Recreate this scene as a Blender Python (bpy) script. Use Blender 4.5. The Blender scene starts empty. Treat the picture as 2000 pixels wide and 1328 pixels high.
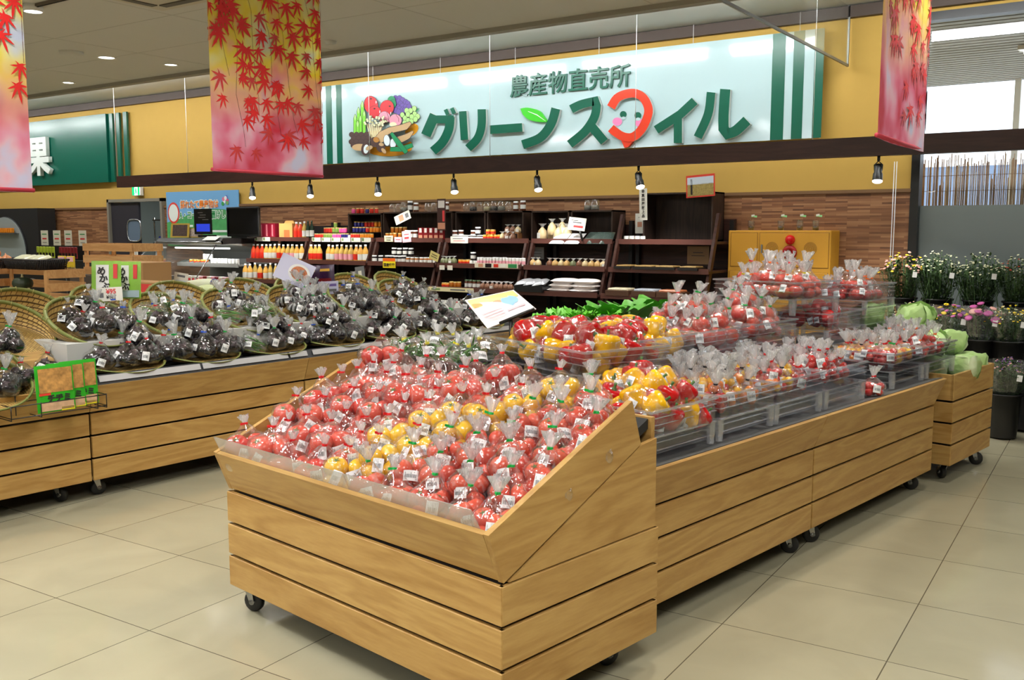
import bpy, math, random
from mathutils import Vector, Matrix, noise
random.seed(7)
R = random.random
def U(a, b): return a + (b - a) * random.random()
SC = bpy.context.scene
COL = SC.collection
PI = math.pi

# ------------------------------------------------------------------ camera
CAM_H, PITCH, YAW, FPX = 1.5, math.atan(214 / 1867.), math.radians(34.15), 1867.
cd = bpy.data.cameras.new('camera'); cam = bpy.data.objects.new('camera', cd); COL.objects.link(cam)
cd.sensor_width = 36; cd.lens = FPX / 2000 * 36; cd.clip_start = .05; cd.clip_end = 200
cam.location = (0, 0, CAM_H); cam.rotation_euler = (PI / 2 - PITCH, 0, YAW)
SC.camera = cam

# ------------------------------------------------------------------ world, exposure
w = bpy.data.worlds.new('sky'); SC.world = w; w.use_nodes = True
bg = w.node_tree.nodes['Background']
bg.inputs[0].default_value = (.86, .93, 1, 1); bg.inputs[1].default_value = 2.6
SC.view_settings.view_transform = 'Standard'; SC.view_settings.look = 'None'
SC.view_settings.gamma = 1; SC.view_settings.use_curve_mapping = False
SC.view_settings.exposure = 0.12
SC.cycles.transparent_max_bounces = 20
SC.cycles.max_bounces = 5; SC.cycles.diffuse_bounces = 3; SC.cycles.glossy_bounces = 2; SC.cycles.transmission_bounces = 2
SC.cycles.caustics_reflective = False; SC.cycles.caustics_refractive = False
SC.cycles.sample_clamp_indirect = 4
SC.cycles.use_denoising = True
SC.cycles.use_adaptive_sampling = True; SC.cycles.adaptive_threshold = .16

# ------------------------------------------------------------------ store lamps (ceiling downlights; the fixtures are modelled in the ceiling section)
CEIL = 3.36
DOWN = [(-9.6, 4.6), (-7.4, 6.3), (-6.9, 3.4), (-5.3, 5.4), (-4.6, 2.2), (-3.9, 4.1), (-3.0, 6.4), (-2.7, .7), (-1.6, 3.4), (-.6, 5.6), (.3, 1.6), (-9.4, 7.0), (1.2, 4.2), (-5.6, -.6), (-.4, -1.6), (-7.6, .9), (-12, 4.8), (-13.5, 6.9), (-11.6, 7.1), (-16, 6.2), (-14.6, 3.2), (2.6, 6.4), (-1.2, 4.9), (-2.6, 5.2)]  # later entries include downlights added to brighten the far left wall and the island
LIGHTS = []
def lamp(kind, name, loc, energy, color=(1, 1, 1), rot=(0, 0, 0), **kw):
    l = bpy.data.lights.new(name, kind); l.energy = energy; l.color = color
    for k, v in kw.items(): setattr(l, k, v)
    o = bpy.data.objects.new(name, l); COL.objects.link(o); o.location = loc; o.rotation_euler = rot
    return o
WARMW = (1, .955, .88)
for (x, y) in DOWN:
    lamp('SPOT', 'downlight_beam', (x, y, CEIL - .03), 88, WARMW, spot_size=math.radians(128), spot_blend=.75, shadow_soft_size=.055)
for x in (-10, -6.5, -3, .5):                     # unseen ceiling panels over the aisles, added for fill light and highlights
    for y in (-2.5, .9):
        lamp('AREA', 'fill_panel_beam', (x, y, CEIL - .02), 42, (.98, .99, 1), shape='RECTANGLE', size=1.25, size_y=.28)
for x in (-17.5, -15.7, -13.9, -12.1, -10.3, -8.5, -6.7, -4.9, -3.1, -1.3, .5, 2.3):              # cove tubes behind the ceiling edge
    lamp('AREA', 'cove_beam', (x - .1, 7.72, 3.40), 14, (.97, 1, 1), (math.radians(50), 0, 0), shape='RECTANGLE', size=1.5, size_y=.08)

# ------------------------------------------------------------------ pixel <-> place helpers (a real plane is always given)
def ray(px, py):
    dx = (px - 1000) / FPX; dz = -(py - 664) / FPX
    c, s = math.cos(PITCH), math.sin(PITCH); a = (dx, c + dz * s, -s + dz * c)
    C, S = math.cos(YAW), math.sin(YAW)
    return Vector((a[0] * C - a[1] * S, a[0] * S + a[1] * C, a[2]))
O = Vector((0, 0, CAM_H))
def atY(px, py, Y): r = ray(px, py); return O + r * (Y / r.y)
def atX(px, py, X): r = ray(px, py); return O + r * (X / r.x)
def atZ(px, py, z): r = ray(px, py); return O + r * ((z - CAM_H) / r.z)
def atPl(px, py, p0, n): r = ray(px, py); return O + r * ((Vector(p0) - O).dot(n) / r.dot(n))

# ------------------------------------------------------------------ materials
MATS = {}
def newmat(name):
    m = bpy.data.materials.new(name); m.use_nodes = True; MATS[name] = m
    return m, m.node_tree, m.node_tree.nodes['Principled BSDF']
def lin(c):
    return tuple(((x / 255) / 12.92 if x / 255 <= .04045 else ((x / 255 + .055) / 1.055) ** 2.4) for x in c) + (1,)
def mat(name, rgb, rough=.5, metal=0, spec=.5, noise_amt=0, noise_scale=20, emit=0, alpha=1, coat=0):
    if name in MATS: return MATS[name]
    m, nt, b = newmat(name); c = lin(rgb)
    b.inputs['Base Color'].default_value = c; b.inputs['Roughness'].default_value = rough
    b.inputs['Metallic'].default_value = metal; b.inputs['Specular IOR Level'].default_value = spec
    b.inputs['Coat Weight'].default_value = coat; b.inputs['Coat Roughness'].default_value = .08
    if emit:
        b.inputs['Emission Color'].default_value = c; b.inputs['Emission Strength'].default_value = emit
    if noise_amt:
        tc = nt.nodes.new('ShaderNodeTexCoord'); n = nt.nodes.new('ShaderNodeTexNoise'); n.inputs['Scale'].default_value = noise_scale
        n.inputs['Detail'].default_value = 4
        mx = nt.nodes.new('ShaderNodeMix'); mx.data_type = 'RGBA'
        mx.inputs[6].default_value = tuple(x * (1 - noise_amt) for x in c[:3]) + (1,)
        mx.inputs[7].default_value = tuple(min(1, x * (1 + noise_amt)) for x in c[:3]) + (1,)
        nt.links.new(tc.outputs['Object'], n.inputs['Vector']); nt.links.new(n.outputs[0], mx.inputs[0]); nt.links.new(mx.outputs[2], b.inputs['Base Color'])
    return m
def film(name, white, gloss, tint=(1, 1, 1), rough=.12, bump=.6, scale=60, streak=.25, edge=.55):
    """thin clear plastic: mostly see-through, a glossy share that grows at grazing angles, and a milky share with white streaks painted in as highlights"""
    m = bpy.data.materials.new(name); m.use_nodes = True; nt = m.node_tree; MATS[name] = m
    nt.nodes.clear(); N = nt.nodes.new; L = nt.links.new
    out = N('ShaderNodeOutputMaterial'); tr = N('ShaderNodeBsdfTransparent'); tr.inputs[0].default_value = tint + (1,)
    gl = N('ShaderNodeBsdfGlossy'); gl.inputs['Roughness'].default_value = rough; gl.inputs[0].default_value = (1, 1, 1, 1)
    d1 = N('ShaderNodeBsdfDiffuse'); d1.inputs[0].default_value = (.9, .91, .92, 1); d2 = N('ShaderNodeBsdfTranslucent'); d2.inputs[0].default_value = (.9, .91, .92, 1); df = N('ShaderNodeMixShader'); L(d1.outputs[0], df.inputs[1]); L(d2.outputs[0], df.inputs[2])
    tc = N('ShaderNodeTexCoord'); oi = N('ShaderNodeObjectInfo'); ad = N('ShaderNodeVectorMath'); ad.operation = 'ADD'
    mp = N('ShaderNodeMapping'); mp.inputs['Scale'].default_value = (1, 1, .35)
    ns = N('ShaderNodeTexNoise'); ns.inputs['Scale'].default_value = scale; ns.inputs['Detail'].default_value = 2; ns.inputs['Distortion'].default_value = .8
    L(tc.outputs['Object'], mp.inputs[0]); L(mp.outputs[0], ad.inputs[0]); L(oi.outputs['Random'], ad.inputs[1]); L(ad.outputs[0], ns.inputs['Vector'])
    bp = N('ShaderNodeBump'); bp.inputs['Strength'].default_value = bump; bp.inputs['Distance'].default_value = .004
    L(ns.outputs[0], bp.inputs['Height']); L(bp.outputs[0], gl.inputs['Normal'])
    lw = N('ShaderNodeLayerWeight'); lw.inputs[0].default_value = .25; L(bp.outputs[0], lw.inputs['Normal'])
    ma = N('ShaderNodeMath'); ma.operation = 'MULTIPLY_ADD'; ma.inputs[1].default_value = edge; ma.inputs[2].default_value = gloss; L(lw.outputs['Facing'], ma.inputs[0])
    rp = N('ShaderNodeMapRange'); rp.inputs[1].default_value = .56; rp.inputs[2].default_value = .66; rp.inputs[3].default_value = white; rp.inputs[4].default_value = white + streak  # noise paints white streaks into the film in place of highlights
    L(ns.outputs[0], rp.inputs[0])
    m1 = N('ShaderNodeMixShader'); L(rp.outputs[0], m1.inputs[0]); L(tr.outputs[0], m1.inputs[1]); L(df.outputs[0], m1.inputs[2])
    m2 = N('ShaderNodeMixShader'); L(ma.outputs[0], m2.inputs[0]); L(m1.outputs[0], m2.inputs[1]); L(gl.outputs[0], m2.inputs[2])
    L(m2.outputs[0], out.inputs[0])
    return m
def wood(name, light, dark, axis='X', rough=.42, scale=1.0, contrast=1.0):
    m, nt, b = newmat(name); N = nt.nodes.new; L = nt.links.new
    tc = N('ShaderNodeTexCoord'); oi = N('ShaderNodeObjectInfo')
    cb = N('ShaderNodeVectorMath'); cb.operation = 'SCALE'; cb.inputs[0].default_value = (3.1, 7.3, 5.7); L(oi.outputs['Random'], cb.inputs['Scale'])
    ad = N('ShaderNodeVectorMath'); ad.operation = 'ADD'; L(tc.outputs['Object'], ad.inputs[0]); L(cb.outputs[0], ad.inputs[1])
    mp = N('ShaderNodeMapping'); s = {'X': (.9, 9, 7), 'Y': (9, .9, 7), 'Z': (9, 9, .9)}[axis]
    mp.inputs['Scale'].default_value = tuple(v * scale for v in s); L(ad.outputs[0], mp.inputs[0])
    n1 = N('ShaderNodeTexNoise'); n1.inputs['Scale'].default_value = 1; n1.inputs['Detail'].default_value = 3; n1.inputs['Distortion'].default_value = .5; L(mp.outputs[0], n1.inputs['Vector'])
    mu = N('ShaderNodeMath'); mu.operation = 'MULTIPLY'; mu.inputs[1].default_value = 42; L(n1.outputs[0], mu.inputs[0])
    sn = N('ShaderNodeMath'); sn.operation = 'SINE'; L(mu.outputs[0], sn.inputs[0])
    n2 = N('ShaderNodeTexNoise'); n2.inputs['Scale'].default_value = 9; n2.inputs['Detail'].default_value = 6
    mp2 = N('ShaderNodeMapping'); mp2.inputs['Scale'].default_value = tuple(v * scale * 2 for v in s); L(ad.outputs[0], mp2.inputs[0]); L(mp2.outputs[0], n2.inputs['Vector'])
    f = N('ShaderNodeMath'); f.operation = 'MULTIPLY_ADD'; f.inputs[1].default_value = .17 * contrast; f.inputs[2].default_value = .3; L(sn.outputs[0], f.inputs[0])
    f2 = N('ShaderNodeMath'); f2.operation = 'MULTIPLY_ADD'; f2.inputs[1].default_value = .5; L(n2.outputs[0], f2.inputs[0]); L(f.outputs[0], f2.inputs[2])
    rv = N('ShaderNodeMath'); rv.operation = 'MULTIPLY_ADD'; rv.inputs[1].default_value = .22; L(oi.outputs['Random'], rv.inputs[0]); L(f2.outputs[0], rv.inputs[2])
    sb = N('ShaderNodeMath'); sb.operation = 'SUBTRACT'; sb.inputs[1].default_value = .1; L(rv.outputs[0], sb.inputs[0])
    cr = N('ShaderNodeMix'); cr.data_type = 'RGBA'; cr.inputs[6].default_value = lin(light); cr.inputs[7].default_value = lin(dark)
    L(sb.outputs[0], cr.inputs[0]); L(cr.outputs[2], b.inputs['Base Color'])
    b.inputs['Roughness'].default_value = rough; b.inputs['Specular IOR Level'].default_value = .35
    return m

# ------------------------------------------------------------------ mesh builder
class Geo:
    def __init__(s): s.v = []; s.f = []; s.m = []; s.sm = []
    def add(s, vs, fs, mi=0, M=None, smooth=False):
        b = len(s.v)
        s.v += [tuple(M @ Vector(p)) if M is not None else tuple(p) for p in vs]
        s.f += [tuple(b + i for i in f) for f in fs]; s.m += [mi] * len(fs); s.sm += [smooth] * len(fs)
        return s
    def box(s, c, d, mi=0, M=None, bev=0):
        x, y, z = c; a, b_, h = d[0] / 2, d[1] / 2, d[2] / 2
        if bev:
            pts = []
            e = min(bev, a * .9, b_ * .9, h * .9)
            for sx in (-1, 1):
                for sy in (-1, 1):
                    for sz in (-1, 1):
                        pts += [(x + sx * (a - e), y + sy * (b_ - e), z + sz * h), (x + sx * (a - e), y + sy * b_, z + sz * (h - e)), (x + sx * a, y + sy * (b_ - e), z + sz * (h - e))]
            def I(sx, sy, sz, k): return ((sx > 0) * 4 + (sy > 0) * 2 + (sz > 0)) * 3 + k
            F = []
            for sz in (-1, 1): q = [I(-1, -1, sz, 0), I(1, -1, sz, 0), I(1, 1, sz, 0), I(-1, 1, sz, 0)]; F.append(q if sz > 0 else q[::-1])
            for sy in (-1, 1): q = [I(-1, sy, -1, 1), I(1, sy, -1, 1), I(1, sy, 1, 1), I(-1, sy, 1, 1)]; F.append(q if sy < 0 else q[::-1])
            for sx in (-1, 1): q = [I(sx, -1, -1, 2), I(sx, 1, -1, 2), I(sx, 1, 1, 2), I(sx, -1, 1, 2)]; F.append(q if sx > 0 else q[::-1])
            for sy in (-1, 1):
                for sz in (-1, 1):
                    q = [I(-1, sy, sz, 0), I(1, sy, sz, 0), I(1, sy, sz, 1), I(-1, sy, sz, 1)]; F.append(q if sy * sz < 0 else q[::-1])
            for sx in (-1, 1):
                for sz in (-1, 1):
                    q = [I(sx, -1, sz, 0), I(sx, 1, sz, 0), I(sx, 1, sz, 2), I(sx, -1, sz, 2)]; F.append(q if sx * sz > 0 else q[::-1])
            for sx in (-1, 1):
                for sy in (-1, 1):
                    q = [I(sx, sy, -1, 1), I(sx, sy, 1, 1), I(sx, sy, 1, 2), I(sx, sy, -1, 2)]; F.append(q if sx * sy > 0 else q[::-1])
            for sx in (-1, 1):
                for sy in (-1, 1):
                    for sz in (-1, 1):
                        q = [I(sx, sy, sz, 0), I(sx, sy, sz, 1), I(sx, sy, sz, 2)]; F.append(q if sx * sy * sz < 0 else q[::-1])
            return s.add(pts, F, mi, M)
        P = [(x - a, y - b_, z - h), (x + a, y - b_, z - h), (x + a, y + b_, z - h), (x - a, y + b_, z - h), (x - a, y - b_, z + h), (x + a, y - b_, z + h), (x + a, y + b_, z + h), (x - a, y + b_, z + h)]
        return s.add(P, [(3, 2, 1, 0), (4, 5, 6, 7), (0, 1, 5, 4), (1, 2, 6, 5), (2, 3, 7, 6), (3, 0, 4, 7)], mi, M)
    def prism(s, pts, vec, mi=0, M=None, side=None):
        """a closed 3-D polygon pushed along vec"""
        n = len(pts); vec = Vector(vec); P = [Vector(p) for p in pts] + [Vector(p) + vec for p in pts]
        s.add(P, [tuple(range(n))[::-1], tuple(range(n, 2 * n))], mi, M)
        return s.add(P, [(i, (i + 1) % n, n + (i + 1) % n, n + i) for i in range(n)], mi if side is None else side, M)
    def lathe(s, prof, n=16, mi=0, M=None, c=(0, 0, 0), fn=None, smooth=True, cap=False):
        vs = []; fs = []
        for k, (r, z) in enumerate(prof):
            for i in range(n):
                a = 2 * PI * i / n; rr = r * (fn(a, z, k) if fn else 1)
                vs.append((c[0] + rr * math.cos(a), c[1] + rr * math.sin(a), c[2] + z))
        for k in range(len(prof) - 1):
            for i in range(n):
                j = (i + 1) % n; fs.append((k * n + i, k * n + j, (k + 1) * n + j, (k + 1) * n + i))
        if cap: fs.append(tuple(range(n))[::-1]); fs.append(tuple((len(prof) - 1) * n + i for i in range(n)))
        return s.add(vs, fs, mi, M, smooth)
    def tube(s, pts, r, n=8, mi=0, M=None, smooth=True, closed=False, flat=1):
        pts = [Vector(p) for p in pts]; vs = []; fs = []; L = len(pts); up = None
        for k, p in enumerate(pts):
            a = pts[(k - 1) % L] if (k > 0 or closed) else pts[k]; b = pts[(k + 1) % L] if (k < L - 1 or closed) else pts[k]
            t = (b - a).normalized()
            if up is None: up = Vector((0, 0, 1)) if abs(t.z) < .9 else Vector((1, 0, 0))
            x = t.cross(up).normalized(); y = x.cross(t).normalized(); up = y
            rr = r[k] if isinstance(r, (list, tuple)) else r
            for i in range(n):
                an = 2 * PI * i / n; vs.append(p + x * (math.cos(an) * rr) + y * (math.sin(an) * rr * flat))
        for k in range(L if closed else L - 1):
            q = (k + 1) % L
            for i in range(n): j = (i + 1) % n; fs.append((k * n + i, k * n + j, q * n + j, q * n + i))
        if not closed: fs.append(tuple(range(n))[::-1]); fs.append(tuple((L - 1) * n + i for i in range(n)))
        return s.add(vs, fs, mi, M, smooth)
    def obj(s, name, mats, parent=None, loc=(0, 0, 0), rot=(0, 0, 0)):
        me = bpy.data.meshes.new(name); me.from_pydata(s.v, [], s.f)
        for m in (mats if isinstance(mats, (list, tuple)) else [mats]): me.materials.append(m if not isinstance(m, str) else MATS[m])
        me.polygons.foreach_set('material_index', s.m); me.polygons.foreach_set('use_smooth', s.sm); me.update()
        o = bpy.data.objects.new(name, me); COL.objects.link(o); o.location = loc; o.rotation_euler = rot
        if parent is not None: o.parent = parent
        return o
def tag(o, label=None, cat=None, group=None, kind=None):
    if label: o['label'] = label
    if cat: o['category'] = cat
    if group: o['group'] = group
    if kind: o['kind'] = kind
    return o
def root(name, loc, label, cat, group=None, rot=0):
    o = bpy.data.objects.new(name, None); COL.objects.link(o); o.location = loc; o.empty_display_size = .05
    o.rotation_euler = rot if isinstance(rot, (tuple, list)) else (0, 0, rot)
    return tag(o, label, cat, group)
KIDS = {}
def kids(o):
    return [c for c in o.children]
def copy_tree(o, parent=None, loc=None, rot=None, scale=None, label=None, group=None, cat=None):
    c = o.copy(); COL.objects.link(c)
    if parent is not None: c.parent = parent
    for ch in CH.get(o.name, ()): k = copy_tree(ch, c)
    if loc is not None: c.location = loc
    if rot is not None: c.rotation_euler = rot if isinstance(rot, (tuple, list)) else (0, 0, rot)
    if scale is not None: c.scale = (scale,) * 3 if isinstance(scale, (int, float)) else scale
    if label: c['label'] = label
    if group: c['group'] = group
    if cat: c['category'] = cat
    return c
CH = {}
def freeze(o):
    """remember the children of a prototype so that copying is quick"""
    def rec(x):
        CH[x.name] = list(x.children)
        for y in x.children: rec(y)
    rec(o); return o
def place(o, loc, rot=0, scale=None, label=None):
    o.location = loc; o.rotation_euler = rot if isinstance(rot, (tuple, list)) else (0, 0, rot)
    if scale is not None: o.scale = (scale,) * 3 if isinstance(scale, (int, float)) else scale
    if label: o['label'] = label
    return o
USED = set()
def put(proto, loc, rot=0, scale=None, label=None, group=None, cat=None):
    """the first call moves the prototype itself, later calls copy it with its parts"""
    if proto.name not in CH: freeze(proto)
    if proto.name not in USED:
        USED.add(proto.name); place(proto, loc, rot, scale, label)
        if group: proto['group'] = group
        if cat: proto['category'] = cat
        return proto
    return copy_tree(proto, None, loc, rot, scale, label, group, cat)
def text(name, s, size, loc, rot, m, parent=None, extrude=.001, offset=0, align='LEFT', sx=1, bevel=0, shear=0):
    c = bpy.data.curves.new(name, 'FONT'); c.body = s; c.size = size; c.extrude = extrude; c.offset = offset; c.align_x = align; c.bevel_depth = bevel; c.shear = shear
    c.resolution_u = 3
    c.materials.append(m if not isinstance(m, str) else MATS[m])
    o = bpy.data.objects.new(name, c); COL.objects.link(o); o.location = loc; o.rotation_euler = rot; o.scale = (sx, 1, 1)
    if parent is not None: o.parent = parent
    return o

# ------------------------------------------------------------------ the room
def floor_material():
    m, nt, b = newmat('floor_tile'); N = nt.nodes.new; L = nt.links.new
    tc = N('ShaderNodeTexCoord'); mp = N('ShaderNodeMapping'); mp.vector_type = 'TEXTURE'
    p = atZ(1794, 1180, 0)
    mp.inputs['Location'].default_value = (p.x, p.y, 0); mp.inputs['Rotation'].default_value = (0, 0, math.radians(1.6))
    L(tc.outputs['Object'], mp.inputs[0])
    br = N('ShaderNodeTexBrick'); br.offset = 0; br.inputs['Scale'].default_value = 1; br.inputs['Mortar Size'].default_value = .0022
    br.inputs['Brick Width'].default_value = .6; br.inputs['Row Height'].default_value = .612; br.inputs['Mortar Smooth'].default_value = .05
    br.inputs['Color1'].default_value = lin((164, 158, 132)); br.inputs['Color2'].default_value = lin((169, 163, 137)); br.inputs['Mortar'].default_value = lin((96, 90, 74))
    L(mp.outputs[0], br.inputs['Vector'])
    n = N('ShaderNodeTexNoise'); n.inputs['Scale'].default_value = 2.2; n.inputs['Detail'].default_value = 6; n.inputs['Distortion'].default_value = 1.2; L(tc.outputs['Object'], n.inputs['Vector'])
    mr = N('ShaderNodeMapRange'); mr.inputs[1].default_value = .3; mr.inputs[2].default_value = .7; mr.inputs[3].default_value = .93; mr.inputs[4].default_value = 1.05; L(n.outputs[0], mr.inputs[0])
    mx = N('ShaderNodeMix'); mx.data_type = 'RGBA'; mx.blend_type = 'MULTIPLY'; mx.inputs[0].default_value = 1
    L(br.outputs[0], mx.inputs[6]); L(mr.outputs[0], mx.inputs[7]); L(mx.outputs[2], b.inputs['Base Color'])
    b.inputs['Roughness'].default_value = .13; b.inputs['Specular IOR Level'].default_value = .5
    return m
floor_material()
def strips_material():
    m, nt, b = newmat('strip_wood'); N = nt.nodes.new; L = nt.links.new
    tc = N('ShaderNodeTexCoord'); sp = N('ShaderNodeSeparateXYZ'); cb = N('ShaderNodeCombineXYZ'); L(tc.outputs['Object'], sp.inputs[0])
    L(sp.outputs[0], cb.inputs[0]); L(sp.outputs[2], cb.inputs[1])
    br = N('ShaderNodeTexBrick'); br.offset = .5; br.offset_frequency = 3; br.inputs['Scale'].default_value = 1; br.inputs['Mortar Size'].default_value = .0006
    br.inputs['Brick Width'].default_value = .2; br.inputs['Row Height'].default_value = .0165
    br.inputs['Color1'].default_value = (0, 0, 0, 1); br.inputs['Color2'].default_value = (1, 1, 1, 1); br.inputs['Mortar'].default_value = (.15, .15, .15, 1)
    L(cb.outputs[0], br.inputs['Vector'])
    n = N('ShaderNodeTexNoise'); n.inputs['Scale'].default_value = 3; mp = N('ShaderNodeMapping'); mp.inputs['Scale'].default_value = (1, 1, 26); L(tc.outputs['Object'], mp.inputs[0]); L(mp.outputs[0], n.inputs['Vector'])
    ad = N('ShaderNodeMath'); ad.operation = 'MULTIPLY_ADD'; ad.inputs[1].default_value = .75; L(br.outputs[0], ad.inputs[0])
    m2 = N('ShaderNodeMath'); m2.operation = 'MULTIPLY_ADD'; m2.inputs[1].default_value = .7; m2.inputs[2].default_value = -.2; L(n.outputs[0], m2.inputs[0]); L(m2.outputs[0], ad.inputs[2])
    cr = N('ShaderNodeValToRGB'); e = cr.color_ramp.elements; e[0].color = lin((88, 54, 34)); e[1].color = lin((168, 124, 86)); x = cr.color_ramp.elements.new(.5); x.color = lin((134, 90, 58))
    L(ad.outputs[0], cr.inputs[0]); L(cr.outputs[0], b.inputs['Base Color']); b.inputs['Roughness'].default_value = .5
    return m
strips_material()
mat('wall_yellow', (196, 158, 74), .75, noise_amt=.03, noise_scale=8)
mat('ceiling', (206, 204, 198), .9, noise_amt=.04, noise_scale=120)
mat('ceiling_recess', (205, 204, 196), .9)
mat('crown', (74, 60, 52), .6)
mat('cream_wall', (205, 196, 172), .8)
mat('dark_floor', (62, 60, 58), .4)
mat('black_frame', (18, 18, 19), .35)
mat('white_paint', (232, 232, 230), .5)
mat('track_brown', (98, 86, 76), .6)
mat('tube_glow', (255, 255, 255), .5, emit=16)
mat('lamp_glow', (255, 252, 240), .5, emit=5)
WX0, WX1 = -22, 7
WIN = -1.86
def struct(name, g, m, **k): return tag(g.obj(name, m, **k), kind='structure')
struct('floor', Geo().box((-6, 2.5, -.05), (34, 17.5, .1)), 'floor_tile')
struct('wall_back', Geo().box(((WX0 - 13.66) / 2, 9.08, 1.9), (-13.66 - WX0, .16, 3.8)).box(((-12.36 + WIN) / 2, 9.08, 1.9), (WIN + 12.36, .16, 3.8)).box((-13.01, 9.08, 2.885), (1.3, .16, 1.83)), 'wall_yellow')
struct('wall_left', Geo().box((-20.05, 1.5, 1.9), (.1, 15.2, 3.8)), 'cream_wall')
struct('wall_right', Geo().box((5.05, 1.5, 1.9), (.1, 15.2, 3.8)), 'cream_wall')
struct('wall_front', Geo().box((-7.5, -6.05, 1.9), (25.2, .1, 3.8)), 'cream_wall')
struct('trim_1', Geo().box(((WX0 - 13.66) / 2, 8.985, .92), (-13.66 - WX0, .03, 1.84)).box(((-12.36 + WIN) / 2, 8.985, .92), (WIN + 12.36, .03, 1.84)), 'strip_wood')           # strip-wood wainscot
struct('trim_2', Geo().box(((WX0 - 13.7) / 2, 8.972, 1.85), (-13.7 - WX0, .045, .03)).box(((-12.32 + WIN) / 2, 8.972, 1.85), (WIN + 12.32, .045, .03)), mat('wood_cap', (120, 88, 56), .5))
struct('trim_3', Geo().box(((WX0 + 5) / 2, 8.96, 3.43), (5 - WX0, .06, .10)), 'crown')
g = Geo().box((-7.5, .75, CEIL + .05), (25, 13.5, .1))
for k in range(14):                                             # faint seams between the ceiling boards
    g.box((-20 + k * 1.82, .75, CEIL - .0005), (.006, 13.5, .002), 1)
for k in range(14): g.box((-7.5, -5.6 + k * .92, CEIL - .0005), (25, .005, .002), 1)
struct('ceiling', g, ['ceiling', mat('ceiling_seam', (184, 181, 174), .9)])
struct('ceiling_recess', Geo().box((-7.5, 8.3, 3.53), (25, 1.7, .08)), 'ceiling_recess')
struct('trim_4', Geo().box((-7.5, 7.47, CEIL - .012), (25, .1, .06)), mat('soffit', (160, 155, 145), .9))
g = Geo().box((-8.6, 4.55, CEIL - .012), (14, .035, .024)); g.box((-8.6, 4.55, CEIL - .026), (14, .012, .006), 1)
tag(g.obj('ceiling_track', ['track_brown', 'black_frame']), 'thin brown lighting track running across the grey ceiling', 'track')
struct('trim_5', Geo().box((1, 8.6, .006), (6.0, .9, .012)), 'dark_floor')
# ------------------------------------------------------------------ ceiling fixtures
downlight_labels = {}
for i, (x, y) in enumerate(DOWN):  # the added downlights get fixtures here too
    r = root('ceiling_downlight', (x, y, CEIL), 'round recessed downlight in the grey ceiling', 'ceiling light', 'recessed downlights in the grey ceiling')
    Geo().lathe([(.085, 0), (.085, -.008), (.068, -.008), (.062, .0)], 24).obj('rim', 'white_paint', r)
    Geo().lathe([(.062, -.003), (.0001, -.003)], 24).obj('lamp_glass', 'lamp_glow', r)
for x in (-10, -6.5, -3, .5):  # housings for the added fill panels
    for y in (-2.5, .9):
        r = root('ceiling_fill_panel', (x, y, CEIL), 'long white ceiling panel added behind the viewer for fill light', 'ceiling light', 'added fill panels over the aisles')
        Geo().box((0, 0, -.006), (1.34, .36, .012)).obj('housing', 'white_paint', r)
        Geo().box((0, 0, -.0135), (1.25, .28, .003)).obj('diffuser', 'tube_glow', r)
p = atZ(64, 10, CEIL); 
r = root('surface_spotlight', (p.x, p.y, CEIL), 'white cylindrical ceiling spotlight beside the leftmost maple banner', 'ceiling light')
Geo().lathe([(.001, 0), (.08, 0), (.08, -.05), (.07, -.055)], 24).obj('housing', 'white_paint', r)
Geo().lathe([(.07, -.052), (.0001, -.052)], 24).obj('lamp_glass', 'lamp_glow', r)
p = atZ(208, 112, CEIL)
r = root('ceiling_downlight', (p.x, p.y, CEIL), 'small glowing round downlight in the ceiling left of the large maple banner', 'ceiling light')
Geo().lathe([(.1, 0), (.1, -.008), (.085, -.008), (.08, .0)], 24).obj('rim', 'white_paint', r)
Geo().lathe([(.08, -.003), (.0001, -.003)], 24).obj('lamp_glass', 'lamp_glow', r)
p = atZ(139, 101, CEIL)
tag(Geo().lathe([(.12, 0), (.12, -.02), (.06, -.03), (.0001, -.03)], 24).obj('ceiling_speaker', 'ceiling', None, (p.x, p.y, CEIL)), 'round flat disc on the grey ceiling left of the lit downlight', 'speaker')
p = atZ(646, 80, CEIL)
tag(Geo().lathe([(.06, 0), (.05, -.03), (.0001, -.035)], 20).obj('smoke_detector', 'ceiling', None, (p.x, p.y, CEIL)), 'small round detector on the ceiling right of the large maple banner', 'detector')
# ceiling air conditioner
p = atZ(290, -22, CEIL)
r = root('ceiling_air_conditioner', (p.x, p.y, CEIL), 'square beige ceiling air conditioner cut by the top of the picture', 'air conditioner')
mat('ac_beige', (196, 188, 170), .6); mat('ac_dark', (90, 84, 74), .6)
g = Geo(); g.box((0, 0, -.012), (.95, .95, .024), 0, bev=.01); g.box((0, 0, -.03), (.5, .5, .03), 0, bev=.01)
for a in range(4):
    M = Matrix.Rotation(a * PI / 2, 4, 'Z'); g.box((0, .345, -.028), (.6, .07, .012), 1, M)
g.obj('casing', ['ac_beige', 'ac_dark'], r)
g = Geo()
for a in range(4): g.box((0, .34, -.04), (.56, .08, .006), 0, Matrix.Rotation(a * PI / 2, 4, 'Z') @ Matrix.Rotation(.25, 4, 'X'))
g.obj('air_flap', 'ac_beige', r)
for k in range(12):
    r = root('cove_tube_light', (-17.5 + k * 1.8 - .1, 7.72, 3.49), 'fluorescent tube fitting hidden in the ceiling recess above the white sign', 'ceiling light', 'tube lights in the recess above the sign')
    Geo().box((0, 0, -.015), (1.62, .09, .03), 0).obj('housing', 'white_paint', r)
    M = Matrix.Rotation(PI / 2, 4, 'Y')
    Geo().tube([(-.77, 0, -.045), (.77, 0, -.045)], .016, 10).obj('tube', 'tube_glow', r)

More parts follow.
